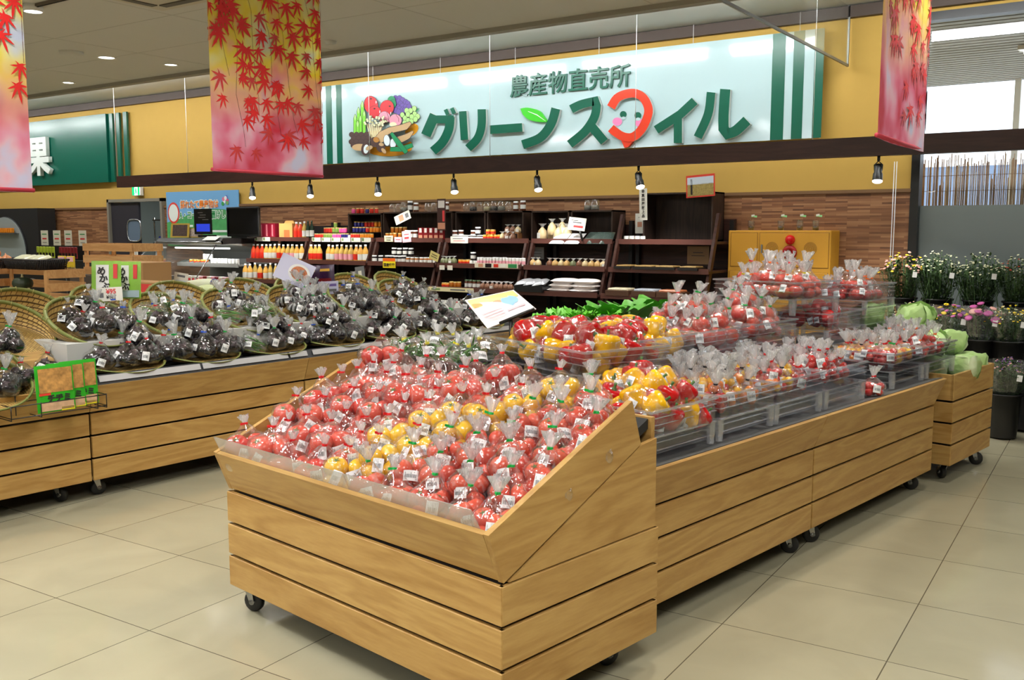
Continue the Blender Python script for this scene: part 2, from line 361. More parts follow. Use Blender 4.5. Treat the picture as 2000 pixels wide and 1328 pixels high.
# ------------------------------------------------------------------ flat-art helper: shapes drawn on a real board
class Art:
    def __init__(s, conv, step=.0007): s.c = conv; s.g = Geo(); s.k = 0; s.step = step; s.mats = []
    def mi(s, m):
        if m not in s.mats: s.mats.append(m)
        return s.mats.index(m)
    def poly(s, pts, m, thick=.0006):
        s.k += 1; P = [s.c(*p) for p in pts]; n = len(P)
        N_ = s.nrm; off = N_ * (s.k * s.step)
        s.g.add([q + off for q in P], [tuple(range(n))], s.mi(m))
    def ell(s, x, y, rx, ry, m, ang=0, line=0, lm='ink', n=20, a0=0, a1=360):
        if line: s.ell(x, y, rx + line, ry + line, lm, ang, 0, n=n, a0=a0, a1=a1)
        ca, sa = math.cos(math.radians(ang)), math.sin(math.radians(ang)); pts = []
        for i in range(n):
            t = math.radians(a0 + (a1 - a0) * i / (n if a1 - a0 == 360 else n - 1)); u, v = rx * math.cos(t), ry * math.sin(t)
            pts.append((x + u * ca - v * sa, y + u * sa + v * ca))
        s.poly(pts, m)
    def line(s, pts, wd, m, taper=None):
        L_, R_ = [], []
        for i, p in enumerate(pts):
            a = pts[max(0, i - 1)]; b = pts[min(len(pts) - 1, i + 1)]; dx, dy = b[0] - a[0], b[1] - a[1]; l = math.hypot(dx, dy) or 1
            ww = wd / 2 * (taper[i] if taper else 1); L_.append((p[0] - dy / l * ww, p[1] + dx / l * ww)); R_.append((p[0] + dy / l * ww, p[1] - dx / l * ww))
        s.k += 1; off = s.nrm * (s.k * s.step); P = [s.c(*p) + off for p in L_ + R_]; n = len(pts)
        s.g.add(P, [(i, i + 1, n + i + 1, n + i) for i in range(n - 1)], s.mi(m))
    def obj(s, name, parent=None): return s.g.obj(name, s.mats, parent)
mat('ink', (40, 34, 36), .6)
# ------------------------------------------------------------------ main sign
mat('sign_white', (186, 212, 216), .1, coat=.8); mat('sign_green', (0, 92, 70), .3); mat('sign_red', (226, 62, 32), .3); mat('letter_side', (205, 210, 205), .4)
mat('leaf_green', (60, 200, 30), .4); mat('pink', (232, 130, 180), .5); mat('wire', (225, 225, 225), .4)
SY = 8.86
r = root('wall_sign', (0, 0, 0), 'long white shop sign with green letters and a fruit picture', 'sign')
Geo().box(((-9.35 - 2.65) / 2, SY + .03, (2.335 + 3.30) / 2), (6.70, .05, .965)).obj('board', 'sign_white', r)
for x0, x1 in ((1506, 1531), (1547, 1568), (1588, 1606)):
    a = atY(x0 + 1, 170, SY + .004).x; b = atY(x1 + 1, 170, SY + .004).x; Geo().box(((a + b) / 2, SY + .003, 2.8175), (b - a, .004, .962)).obj('stripe', 'sign_green', r)
for x0, x1 in ((637.5, 648.5), (657.5, 668)):
    a = atY(x0, 240, SY + .004).x; b = atY(x1, 240, SY + .004).x; Geo().box(((a + b) / 2, SY + .003, 2.8175), (b - a, .004, .962)).obj('stripe', 'sign_green', r)
Geo().box((-9.28, SY + .003, 2.8175), (.1, .004, .962)).obj('stripe', 'sign_green', r)
STK = [0]
def stroke3(pts, wd, conv, depth, name, parent, m, taper=None, sub=1):
    """a fat brush stroke with mitred joints, given real thickness"""
    L_, R_ = [], []
    n = len(pts); STK[0] += 1; depth += STK[0] * .0004
    for i, p in enumerate(pts):
        a = pts[max(0, i - 1)]; b = pts[min(n - 1, i + 1)]
        d1 = Vector((p[0] - a[0], p[1] - a[1])); d2 = Vector((b[0] - p[0], b[1] - p[1]))
        if d1.length < 1e-6: d1 = d2
        if d2.length < 1e-6: d2 = d1
        d1.normalize(); d2.normalize(); t = (d1 + d2).normalized(); k = 1 / max(.5, t.dot(d1)); ww = wd / 2 * k * (taper[i] if taper else 1)
        L_.append((p[0] - t.y * ww, p[1] + t.x * ww)); R_.append((p[0] + t.y * ww, p[1] - t.x * ww))
    P = [conv(*p) for p in L_] + [conv(*p) for p in R_]; g = Geo(); Q = [p + Vector((0, -depth, 0)) for p in P]
    g.add(Q, [(i, i + 1, n + i + 1, n + i) for i in range(n - 1)], 0)
    loop = list(range(n)) + list(range(2 * n - 1, n - 1, -1)); A = P + Q
    g.add(A, [(loop[i], loop[(i + 1) % len(loop)], 2 * n + loop[(i + 1) % len(loop)], 2 * n + loop[i]) for i in range(len(loop))], 1)
    return g.obj(name, [m, 'letter_side'], parent)
def curve(pts, n=6):
    out = []
    P = [pts[0]] + list(pts) + [pts[-1]]
    for i in range(1, len(P) - 2):
        for k in range(n):
            t = k / n; a, b, c, d = P[i - 1], P[i], P[i + 1], P[i + 2]
            out.append(tuple(.5 * (2 * b[j] + (c[j] - a[j]) * t + (2 * a[j] - 5 * b[j] + 4 * c[j] - d[j]) * t * t + (3 * b[j] - a[j] - 3 * c[j] + d[j]) * t ** 3) for j in (0, 1)))
    out.append(tuple(pts[-1])); return out
cA = lambda x, y: atY(600 + x / 2.8557, 40 + y / 2.8557, SY)
cB = lambda x, y: atY(1200 + x / 2.5, y / 2.5, SY)
D3 = .035
for nm, pts, wd, c in (('letter', [(722, 528), (672, 642)], 56, cA), ('letter', [(712, 553), (805, 553), (803, 590)] , 44, cA),
        ('letter', curve([(808, 540), (800, 610), (765, 680), (712, 730)]), 50, cA),
        ('letter', [(782, 498), (796, 528)], 22, cA), ('letter', [(817, 490), (832, 522)], 22, cA),
        ('letter', [(878, 508), (888, 668)], 42, cA), ('letter', curve([(984, 497), (983, 590), (960, 660), (908, 714)]), 46, cA),
        ('letter', [(1028, 611), (1210, 598)], 48, cA), ('letter', curve([(1397, 493), (1370, 580), (1310, 655), (1212, 694)]), 50, cA),
        ('letter', curve([(1482, 497), (1540, 470), (1615, 452)]) + curve([(1625, 470), (1612, 540), (1560, 620), (1474, 692)])[1:], 48, cA), ('letter', [(1590, 585), (1668, 678)], 50, cA),
        ('letter', [(400, 495), (330, 560), (212, 636)], 42, cB), ('letter', [(318, 580), (318, 700)], 40, cB),
        ('letter', curve([(480, 453), (465, 560), (415, 672)]), 42, cB), ('letter', curve([(549, 438), (541, 560), (541, 630)]) + curve([(560, 655), (600, 640), (655, 590)]), 50, cB)):
    stroke3(pts, wd, c, D3, nm, r, 'sign_green')
stroke3(curve([(1705, 487), (1738, 436), (1790, 412), (1845, 410), (1890, 440), (1914, 500), (1900, 560), (1870, 615), (1825, 652), (1775, 650), (1735, 628), (1704, 602)], 4), 48, cA, D3, 'red_letter', r, 'sign_red')
pl = [(1745, 625), (1760, 670), (1778, 712), (1800, 706), (1832, 668), (1840, 640), (1790, 640)]
Geo().prism([cA(*p) for p in pl], (0, -D3, 0), 0).obj('red_letter_tail', 'sign_red', r)
A = Art(cA); A.nrm = Vector((0, -1, 0))
A.ell(1763, 524, 19, 19, 'sign_green'); A.ell(1845, 530, 19, 19, 'sign_green'); A.ell(1730, 564, 27, 23, 'pink'); A.ell(1857, 573, 27, 23, 'pink')
A.ell(1765, 545, 12, 9, 'sign_white'); A.ell(1847, 550, 12, 9, 'sign_white')
A.obj('face_detail', r)
lf = curve([(1197, 493), (1240, 488), (1300, 505), (1330, 540), (1342, 566), (1290, 566), (1240, 552), (1210, 525)], 4)
Geo().prism([cA(*p) for p in lf], (0, -.03, 0), 0).obj('leaf_mark', 'leaf_green', r)
A = Art(lambda x, y: cA(x, y) + Vector((0, -.031, 0))); A.nrm = Vector((0, -1, 0)); A.line([(1240, 508), (1290, 528), (1338, 562)], 5, 'white_paint', [.4, 1, .3]); A.obj('leaf_vein', r)
p0 = atY(997, 187, SY); p1 = atY(1232, 160, SY)
text('small_lettering', '農産物直売所', 1, (p0.x, SY - .012, p0.z), (PI / 2, 0, 0), 'sign_green', r, .008, .012)
tx = bpy.data.objects['small_lettering']; SMALLTXT = (tx, p0, p1)
# fruit and vegetable picture printed on the sign
for n_, c_ in dict(f_red=(205, 32, 44), f_pink=(232, 150, 172), f_purple=(98, 72, 158), f_lgreen=(170, 214, 130), f_green=(0, 140, 84), f_asp=(120, 205, 50), f_orange=(228, 156, 20), f_brown=(72, 48, 44), f_tan=(196, 164, 120), f_cream=(238, 238, 190), f_white=(226, 240, 244), f_gold=(178, 124, 50)).items(): mat(n_, c_, .5)
A = Art(lambda x, y: atY(680 + x / 8.856, 170 + y / 8.856, SY)); A.nrm = Vector((0, -1, 0)); A.step = .0003
A.ell(620, 980, 500, 215, 'f_orange', 6); A.ell(120, 935, 105, 75, 'f_orange', -20); A.ell(1100, 740, 130, 90, 'f_orange', -40); A.ell(620, 900, 480, 130, 'sign_white')
for gx, gy in ((820, 195), (890, 195), (945, 230), (870, 255), (1000, 265), (910, 290), (855, 345), (1035, 290), (945, 330), (1000, 345), (895, 380), (1060, 345), (950, 395), (825, 405), (880, 430), (990, 400)): A.ell(gx, gy, 42, 50, 'f_purple', 0, 4)
A.ell(760, 230, 65, 70, 'f_green', 20, 4); A.ell(790, 290, 50, 75, 'f_green', 0, 4)
for gx, gy in ((1155, 375), (1090, 410), (1025, 410), (950, 485), (1165, 470), (1215, 510), (1000, 540), (1050, 475), (1115, 515), (1180, 560), (1055, 580), (995, 625), (1110, 600)): A.ell(gx, gy, 38, 46, 'f_lgreen', 0, 4)
A.line([(1200, 425), (1245, 370)], 18, 'f_green')
A.ell(415, 310, 118, 152, 'f_red', -10, 5); A.ell(690, 360, 118, 130, 'f_red', 20, 5); A.ell(480, 435, 105, 105, 'f_red', 10, 5)
for q in ((415, 208), (742, 335), (478, 378)): A.ell(q[0], q[1], 18, 12, 'ink')
for q in ((505, 265), (570, 430), (760, 460)): A.ell(q[0], q[1], 8, 26, 'f_white')
A.ell(650, 530, 100, 105, 'f_pink', 0, 5); A.ell(840, 580, 108, 105, 'f_pink', 0, 5); A.ell(800, 650, 62, 40, 'f_cream')
A.line([(690, 435), (720, 520), (718, 580)], 7, 'ink'); A.line([(850, 480), (895, 540), (900, 605)], 7, 'ink')
for ax, ay in ((270, 245), (205, 350), (148, 470), (305, 400), (240, 490), (195, 580)):
    A.line([(ax, ay), (ax, ay + 70), (ax, ay + 200), (ax, 850)], 62, 'ink', [.2, 1, 1, 1]); A.line([(ax, ay + 8), (ax, ay + 72), (ax, ay + 200), (ax, 848)], 50, 'f_asp', [.2, 1, 1, 1])
    A.line([(ax, ay + 10), (ax, ay + 60), (ax, ay + 110)], 40, 'f_lgreen', [.2, 1, .3])
for k in range(14):
    bx = 350 + k * 22; A.line([(bx, 640), (430 + k * 9, 900)], 14, 'f_tan' if k % 2 else 'f_cream')
random.seed(3)
for k in range(46): A.ell(U(320, 700), U(510, 640) + (30 if k % 3 else 0), 20, 19, 'f_cream', 0, 3, n=10)
A.poly([(520, 880), (600, 780), (760, 700), (950, 660), (1130, 600), (1165, 640), (1080, 750), (900, 790), (760, 830), (700, 960), (620, 980)], 'ink')
A.poly([(530, 880), (605, 786), (765, 708), (955, 668), (1128, 610), (1155, 642), (1075, 742), (900, 782), (755, 822), (690, 950), (622, 970)], 'f_tan')
A.poly([(870, 1010), (880, 870), (1040, 820), (1180, 755), (1198, 790), (1130, 900), (1000, 970)], 'ink'); A.poly([(878, 1000), (888, 878), (1045, 828), (1178, 765), (1188, 790), (1124, 892), (995, 960)], 'f_tan')
A.ell(730, 930, 52, 95, 'f_white', -5, 5); A.ell(840, 980, 52, 85, 'f_white', 5, 5)
for k in range(16): A.ell(125 + (k % 4) * 85 + (k // 4 % 2) * 35, 830 + (k // 4) * 62, 44, 44, 'f_brown', 0, 4, n=14)
A.ell(270, 1050, 130, 60, 'f_tan'); A.ell(375, 1075, 72, 110, 'f_brown', 8, 4); A.ell(385, 1080, 45, 78, 'f_white', 8); A.ell(440, 1060, 62, 34, 'f_tan', -25, 4)
A.ell(535, 960, 75, 85, 'f_brown', -20, 4); A.ell(560, 920, 52, 46, 'f_gold', 20); A.ell(640, 1050, 72, 82, 'f_brown', -20, 4); A.ell(690, 1110, 30, 55, 'f_tan', -40, 4); A.ell(650, 1000, 44, 30, 'f_tan', 10)
A.line([(800, 1085), (1000, 1080), (1195, 1010)], 96, 'ink', [.8, 1, .8]); A.line([(806, 1085), (1000, 1080), (1190, 1012)], 82, 'f_green', [.8, 1, .8])
A.line([(815, 800), (950, 980), (1090, 1150)], 96, 'ink', [.6, 1, .8]); A.line([(820, 806), (950, 980), (1084, 1142)], 82, 'f_green', [.6, 1, .8])
A.obj('fruit_picture', r)
for k in range(7):
    x = -9.1 + k * 1.04
    tag(Geo().tube([(x, SY + .02, 3.29), (x, SY + .02, 3.48)], .003, 6).obj('sign_hanger', 'wire', r))

# ------------------------------------------------------------------ hanging dark beam, wires and track spots
wood('dark_beam', (66, 42, 36), (40, 24, 20), 'X', .4)
BY = 8.0
tag(Geo().box(((-12.03 + 4.9) / 2, BY + .045, 2.166), (16.93, .09, .152)).obj('hanging_beam', 'dark_beam'), 'long dark brown wooden beam hanging in front of the yellow wall', 'beam')
for px in (227, 366, 722, 957, 1240, 1586):
    q = atY(px, 300, BY + .045)
    tag(Geo().tube([(q.x, BY + .045, 2.24), (q.x, BY + .045, 3.5)], .0028, 6).obj('suspension_wire', 'wire'), 'thin white wire holding up the dark beam', 'wire', 'wires the dark beam hangs on')
mat('spot_black', (22, 22, 22), .35); mat('spot_chrome', (190, 190, 185), .25, .8)
spl = ['above the black television', 'above the stack of juice bottles', 'above the jam shelf price cards', 'above the tall narrow food leaflet', 'above the glass jars', 'above the upright white name board', 'below the narrow banner']
for k, px in enumerate((492, 605, 737, 886, 1049, 1247, 1715)):
    q = atY(px, 340, BY + .045); tilt = -.36 if px != 1715 else -.05
    r = root('track_spotlight', (q.x, BY + .045, 2.09), 'black track spotlight on the dark beam, ' + spl[k], 'spotlight', None)
    Geo().tube([(0, 0, .0), (0, 0, -.04)], .012, 8).obj('stem', 'spot_black', r)
    Geo().tube([(-.028, 0, -.12), (-.032, 0, -.07), (0, 0, -.04), (.032, 0, -.07), (.028, 0, -.12)], .005, 6).obj('yoke', 'spot_black', r)
    M = Matrix.Translation((.0, 0, -.085)) @ Matrix.Rotation(tilt, 4, 'Y') @ Matrix.Rotation(-.32, 4, 'X')
    Geo().lathe([(.001, .02), (.026, .018), (.03, 0), (.03, -.05), (.037, -.06), (.04, -.122)], 18, 0, M).obj('lamp_head', 'spot_black', r)
    Geo().lathe([(.0385, -.112), (.0385, -.125), (.030, -.132), (.0001, -.130)], 18, 0, M).obj('lamp_glass', 'lamp_glow', r)
    d = lamp('SPOT', 'track_spot_beam', (q.x + .02, BY + .1, 1.93), 38, (1, .97, .92), (math.radians(10), 0, 0), spot_size=math.radians(110), spot_blend=.8, shadow_soft_size=.03)

# ------------------------------------------------------------------ maple banners
def banner_material(name, seed, ax):
    m, nt, b = newmat(name); N = nt.nodes.new; L = nt.links.new
    tc = N('ShaderNodeTexCoord'); mp = N('ShaderNodeMapping'); mp.inputs['Location'].default_value = (seed, seed * 1.7, seed * .3); L(tc.outputs['Object'], mp.inputs[0])
    n1 = N('ShaderNodeTexNoise'); n1.inputs['Scale'].default_value = 3.4; n1.inputs['Detail'].default_value = 2.5; n1.inputs['Distortion'].default_value = .1; L(mp.outputs[0], n1.inputs['Vector'])
    sp = N('ShaderNodeSeparateXYZ'); L(tc.outputs['Object'], sp.inputs[0])
    up = N('ShaderNodeValToRGB'); e = up.color_ramp.elements; e[0].position = .32; e[0].color = lin((244, 160, 170)); e[1].position = .72; e[1].color = lin((222, 230, 248))
    for p_, c_ in ((.42, (250, 214, 150)), (.48, (248, 232, 90)), (.56, (246, 240, 170))): x = up.color_ramp.elements.new(p_); x.color = lin(c_)
    lo = N('ShaderNodeValToRGB'); e = lo.color_ramp.elements; e[0].position = .33; e[0].color = lin((230, 230, 250)); e[1].position = .68; e[1].color = lin((226, 66, 92))
    for p_, c_ in ((.40, (248, 214, 226)), (.47, (246, 182, 206)), (.55, (240, 140, 172))): x = lo.color_ramp.elements.new(p_); x.color = lin(c_)
    L(n1.outputs[0], up.inputs[0]); L(n1.outputs[0], lo.inputs[0])
    mr = N('ShaderNodeMapRange'); mr.inputs[1].default_value = .3; mr.inputs[2].default_value = .7; L(sp.outputs[2], mr.inputs[0])
    mx = N('ShaderNodeMix'); mx.data_type = 'RGBA'; L(mr.outputs[0], mx.inputs[0]); L(lo.outputs[0], mx.inputs[6]); L(up.outputs[0], mx.inputs[7])
    L(mx.outputs[2], b.inputs['Base Color']); b.inputs['Roughness'].default_value = .6
    tl = N('ShaderNodeBsdfTranslucent'); L(mx.outputs[2], tl.inputs[0]); ms = N('ShaderNodeMixShader'); ms.inputs[0].default_value = .45; o_ = nt.nodes['Material Output']; L(b.outputs[0], ms.inputs[1]); L(tl.outputs[0], ms.inputs[2]); L(ms.outputs[0], o_.inputs[0])
    return m
mat('leaf_red', (222, 36, 36), .6); mat('leaf_dark', (204, 60, 60), .6); mat('twig', (110, 60, 50), .6)
def leaf_poly(cx, cz, s, a):
    pts = []
    lobes = [(0, 1), (38, .86), (78, .66), (122, .42)]
    seq = [(-122, .42), (-78, .66), (-38, .86), (0, 1), (38, .86), (78, .66), (122, .42)]
    for i, (an, l) in enumerate(seq):
        for da, rr in ((-16, .32), (-7, .62), (0, 1), (7, .62)):
            t = math.radians(an + da) + a; pts.append((cx + math.sin(t) * s * l * rr, cz - math.cos(t) * s * l * rr))
        t = math.radians(an + (seq[i + 1][0] - an) / 2 if i < 6 else 150) + a; pts.append((cx + math.sin(t) * s * .2, cz - math.cos(t) * s * .2))
    return pts
def banner(X, y0, y1, z0, z1, label, seed):
    """hangs square to the back wall; printed side faces +X and -X"""
    random.seed(seed)
    r = root('hanging_banner', (X, y0, z0), label, 'banner')
    W_, H_ = y1 - y0, z1 - z0
    g = Geo(); n = 10
    P = []
    for j in range(2):
        for i in range(n + 1): P.append((.012 * math.sin(i / n * 5 + seed), W_ * i / n, H_ * j))
    g.add(P, [(i, i + 1, n + 2 + i, n + 1 + i) for i in range(n)], 0, None, True)
    g.add([(p[0] - .002, p[1], p[2]) for p in P], [(i, n + 1 + i, n + 2 + i, i + 1) for i in range(n)], 0, None, True)
    wave = lambda y: .012 * math.sin(y / W_ * 5 + seed)
    kk = 0
    def put_leaf(y, z, s, a, mi):
        nonlocal kk; kk += 1
        for sd in (1, -1):
            pts = [p for p in leaf_poly(y, z, s, a)]; pts = [(min(max(q[0], 0), W_), min(max(q[1], .0), H_)) for q in pts]; m_ = len(pts)
            o = .0015 + kk * .00006; c = (wave(y) + o * sd - (.002 if sd < 0 else 0), min(max(y, 0), W_), min(max(z, 0), H_))
            P_ = [(wave(q[0]) + o * sd - (.002 if sd < 0 else 0), q[0], q[1]) for q in pts] + [c]
            g.add(P_, [(i, (i + 1) % m_, m_) for i in range(m_)], mi)
    for br in range(7):
        y = W_ * (.04 + .15 * br + U(-.03, .03)); z = H_; a = U(-.3, .3); ln = U(.5, .85) * H_; q = [(y, z)]
        while z > H_ - ln:
            y += U(-.01, .04); z -= .11; q.append((min(max(y, .01), W_ - .01), z))
            for s_ in (1, -1):
                if R() < .62: put_leaf(y + s_ * U(.03, .11), z + U(-.04, .02), U(.085, .125), s_ * U(.1, .9), 1 if R() < .8 else 2)
        for sd in (1, -1):
            for i in range(len(q) - 1):
                a_, b_ = q[i], q[i + 1]; o = .0013 * sd - (.002 if sd < 0 else 0)
                g.add([(wave(a_[0]) + o, a_[0] - .0015, a_[1]), (wave(a_[0]) + o, a_[0] + .0015, a_[1]), (wave(b_[0]) + o, b_[0] + .001, b_[1]), (wave(b_[0]) + o, b_[0] - .001, b_[1])], [(0, 1, 2, 3)], 3)
    for k in range(16):
        put_leaf(U(0, W_ * .3), H_ * U(.62, 1), U(.09, .13), U(-1, 1), 1)
    g.obj('cloth', [banner_material('banner_print_%d' % seed, seed * 3.1, 0), 'leaf_red', 'leaf_dark', 'twig'], r)
    Geo().tube([(0, -.004, .012), (0, W_ + .004, .012)], .011, 10).obj('hem_rod', mat('hem_red', (205, 60, 80), .6), r)
    for y in (.03, W_ - .03): Geo().tube([(0, y, H_ - .01), (0, y, CEIL - z0)], .0015, 6).obj('cord', 'wire', r)
banner(-5.0, 4.0, 4.96, 1.872, 3.25, 'large maple leaf banner hanging in front of the left end of the white sign', 2)
banner(-5.0, 1.88, 2.83, 1.70, 3.25, 'maple leaf banner cut by the left edge of the picture', 5)
banner(-1.1, 4.55, 5.5, 1.915, 3.2, 'narrow-looking maple leaf banner beside the window', 9)

# ------------------------------------------------------------------ clear smoke barrier
gm = film('barrier_glass', .02, .03, (.93, .95, .93), .03, 0, 1, 0)
r = root('smoke_barrier', (-2.44, 4, 0), 'clear ceiling smoke screen with metal edge at the right end of the white sign', 'glass panel')
Geo().box((0, 2.48, 3.22), (.006, 4.94, .5)).obj('glass_panel', 'barrier_glass', r)
Geo().box((0, 2.48, 2.965), (.016, 4.94, .02)).box((0, 4.94, 3.22), (.016, .02, .53)).obj('metal_edge', mat('dull_metal', (140, 142, 140), .4, .6), r)

# ------------------------------------------------------------------ window wall on the right and what lies outside
gl = film('window_glass', .0, .05, (.93, .95, .96), .01, 0, 1, 0)
struct('window_1', Geo().box((1.6, 9.08, 2.5), (6.8, .01, 1.62)).box((1.6, 9.08, .9), (6.8, .01, 1.62)), 'window_glass')
g = Geo(); g.box((-1.83, 9.03, 1.65), (.07, .14, 3.3)); g.box((1.6, 9.03, 3.315), (6.9, .12, .07)); g.box((1.6, 9.03, 2.3), (6.9, .1, .05)); g.box((1.6, 9.03, .06), (6.9, .12, .12))
struct('trim_6', g, 'black_frame')
struct('wall_back_upper', Geo().box((1.6, 9.08, 3.57), (6.9, .16, .44)), 'wall_yellow')
m, nt, b = newmat('frosted'); b.inputs['Base Color'].default_value = lin((112, 120, 118)); b.inputs['Roughness'].default_value = .22; b.inputs['Specular IOR Level'].default_value = .5
struct('window_2', Geo().box((1.6, 9.05, .93), (6.8, .012, 1.57)), 'frosted')
# reed screen outside
mat('reed_a', (206, 164, 128), .7); mat('reed_b', (168, 128, 98), .7); mat('reed_c', (226, 196, 164), .7)
random.seed(11); g = Geo()
for k in range(330):
    x = -2.0 + k * .0085 + U(-.003, .003); h = U(2.08, 2.2) if R() < .75 else U(1.9, 2.05)
    g.tube([(x, 9.62, .1), (x + U(-.012, .012), 9.62 + U(-.006, .006), h)], U(.003, .0055), 5, random.randrange(3))
for z in (1.72, 1.86, 2.0): g.tube([(-2, 9.612, z), (.85, 9.612, z + U(-.01, .01))], .0025, 5, 1)
tag(g.obj('reed_screen', ['reed_a', 'reed_b', 'reed_c']), 'brown reed screen standing outside behind the window', 'screen', kind='stuff')
struct('ground_outside', Geo().box((2, 15, -.08), (30, 11.7, .1)), 'cream_wall')
g = Geo().box((1.0, 11.4, 3.42), (9, 4.6, .1))
for k in range(30): g.box((1, 9.3 + k * .15, 3.368), (9, .02, .008), 1)
struct('canopy_outside', g, [mat('canopy_grey', (176, 178, 182), .8), mat('canopy_line', (158, 160, 164), .8)])
for x in (-1.62, .6): struct('post_outside', Geo().box((x, 13.6, 1.7), (.07, .07, 3.4)), 'white_paint')
r = root('canopy_tube_light', (-1.0, 11.2, 3.36), 'lit tube light under the canopy outside the upper window', 'light')
Geo().box((.35, 0, -.02), (1.4, .16, .04)).obj('housing', 'white_paint', r); Geo().tube([(-.3, 0, -.055), (1.0, 0, -.055)], .02, 8).obj('tube', 'tube_glow', r)
tag(Geo().box((-2.3, 30, 1.6), (26, .5, 3.4)).obj('distant_wall', mat('haze_grey', (120, 136, 160), .9)), 'pale far building seen through the window', 'building')
tag(Geo().tube([(-1.98, 8.93, .5), (-1.98, 8.93, 2.1)], .004, 6).tube([(-2.0, 8.93, .5), (-2.0, 8.93, 2.1)], .004, 6).obj('blind_chain', 'wire'), 'beaded chain hanging on the wall left of the window frame', 'chain')
# ------------------------------------------------------------------ wooden display stands
wood('ash_x', (202, 165, 100), (158, 116, 58), 'X'); wood('ash_y', (202, 165, 100), (158, 116, 58), 'Y')
mat('ash_edge', (150, 100, 56), .6); mat('gap_dark', (44, 34, 28), .7); mat('dark_metal', (40, 40, 42), .45, .3)
mat('deck_grey', (118, 118, 116), .3, .3); mat('caster_black', (24, 24, 25), .5); mat('steel', (170, 172, 175), .25, .9)
ISL_P = Vector((-1.499, 2.156, 0)); ISL_A = math.radians(9.1)
EB = Vector((math.sin(ISL_A), math.cos(ISL_A), 0)); EL = Vector((-math.cos(ISL_A), math.sin(ISL_A), 0))
def I(u, v, z): return ISL_P + EL * u + EB * v + Vector((0, 0, z))        # island frame: u to the left, v to the back
def onU(px, py, u): return atPl(px, py, ISL_P + EL * u, EL)
LIS_P = Vector((-4.866, 3.004, 0)); LIS_A = math.radians(4.56)
LE = Vector((math.sin(LIS_A), math.cos(LIS_A), 0)); LN = Vector((math.cos(LIS_A), -math.sin(LIS_A), 0))
def Lp(s, n, z): return LIS_P + LE * s + LN * n + Vector((0, 0, z))
def caster_geo(parent, x, y, ang, big=1):
    M = Matrix.Translation((x, y, 0)) @ Matrix.Rotation(ang, 4, 'Z')
    c = root('caster', (x, y, 0), None, None, None, ang); c.parent = parent
    Geo().lathe([(.012, -.014), (.036, -.014), (.042, -.008), (.042, .008), (.036, .014), (.012, .014)], 20, 0, Matrix.Translation((.018, 0, .042)) @ Matrix.Rotation(PI / 2, 4, 'X')).obj('wheel', 'caster_black', c)
    g = Geo(); g.box((0, 0, .106), (.06, .06, .006)); g.lathe([(.016, .09), (.016, .104)], 12, cap=True)
    for s in (-1, 1): g.prism([(-.012, s * .019, .092), (.022, s * .019, .092), (.03, s * .019, .036), (.01, s * .019, .036)], (0, s * .003, 0))
    g.lathe([(.012, -.022), (.012, .022)], 10, 0, Matrix.Translation((.018, 0, .042)) @ Matrix.Rotation(PI / 2, 4, 'X'), cap=True)
    g.obj('fork', 'steel', c)
ROWS = ((.11, .228), (.24, .358), (.37, .488))
def stand(name, x0, x1, y0, y1, loc, rot, label, faces='RLFB', top=None, casters=()):
    """x0..x1, y0..y1 in the frame of the stand; planks on the listed faces"""
    r = root(name, loc, label, 'display stand', None, rot); T = .018
    Geo().box(((x0 + x1) / 2, (y0 + y1) / 2, .30), (x1 - x0 - .07, y1 - y0 - .07, .37)).obj('inner_frame', 'gap_dark', r)
    for z0, z1 in ROWS:
        zc, h = (z0 + z1) / 2, z1 - z0
        if 'F' in faces: Geo().box(((x0 + x1) / 2, y0 + T / 2, zc), (x1 - x0, T, h), bev=.002).obj('plank', 'ash_x', r)
        if 'B' in faces: Geo().box(((x0 + x1) / 2, y1 - T / 2, zc), (x1 - x0, T, h), bev=.002).obj('plank', 'ash_x', r)
        if 'R' in faces: Geo().box((x1 - T / 2 + .001, (y0 + y1) / 2, zc), (T, y1 - y0 - .006, h), bev=.002).obj('plank', 'ash_y', r)
        if 'L' in faces: Geo().box((x0 + T / 2 - .001, (y0 + y1) / 2, zc), (T, y1 - y0 - .006, h), bev=.002).obj('plank', 'ash_y', r)
    for x, y, a in casters: caster_geo(r, x, y, a)
    return r
# front tomato stand: x -1.49..0, y 0..0.78
r = stand('display_stand', -1.49, 0, 0, .78, ISL_P, -ISL_A, 'wooden slatted display stand at the front of the island, full of bagged tomatoes', casters=((-1.44, .06, .4), (-.12, .63, 1.2), (-.12, .1, .3), (-1.4, .7, 2)))
th = math.radians(24)
fb = [(0, .012, .50), (0, -.05, .650), (0, -.033, .657), (0, .030, .508)]
Geo().prism([(-1.47 + p[0], p[1], p[2]) for p in fb], (1.445, 0, 0)).obj('front_board', 'ash_x', r)
for nm, x in (('side_board', -.024), ('side_board', -1.492)):
    Geo().prism([(x, .012, .497), (x, -.05, .652), (x, .62, .947), (x, .672, .794)], (.022, 0, 0)).obj(nm, 'ash_y', r)
    Geo().prism([(x + .002, .035, .493), (x + .002, .672, .788), (x + .002, .765, .80), (x + .002, .765, .493)], (.018, 0, 0)).obj('side_panel', 'ash_y', r)
Geo().box((-.745, .765, .68), (1.45, .02, .38)).obj('back_panel', 'ash_x', r)
Geo().prism([(-1.465, .03, .53), (-1.465, .03, .56), (-1.465, .75, .865), (-1.465, .75, .83)], (1.435, 0, 0)).obj('sloping_bed', 'dark_metal', r)
fr = film('frosted_acrylic', .20, .03, (.80, .80, .79), .25, 0, 5, 0)
for a, b in ((-1.465, -.66), (-.655, -.035)):
    e = .03 if b > -.1 else 0; d = .045 if a < -1.4 else 0
    Geo().prism([(a - 0, -.004, .59), (b - e * .2, -.004, .59), (b - e, -.058, .715), (a - d * .2, -.058, .715)], (0, .003, .001)).obj('acrylic_lip', fr, r)
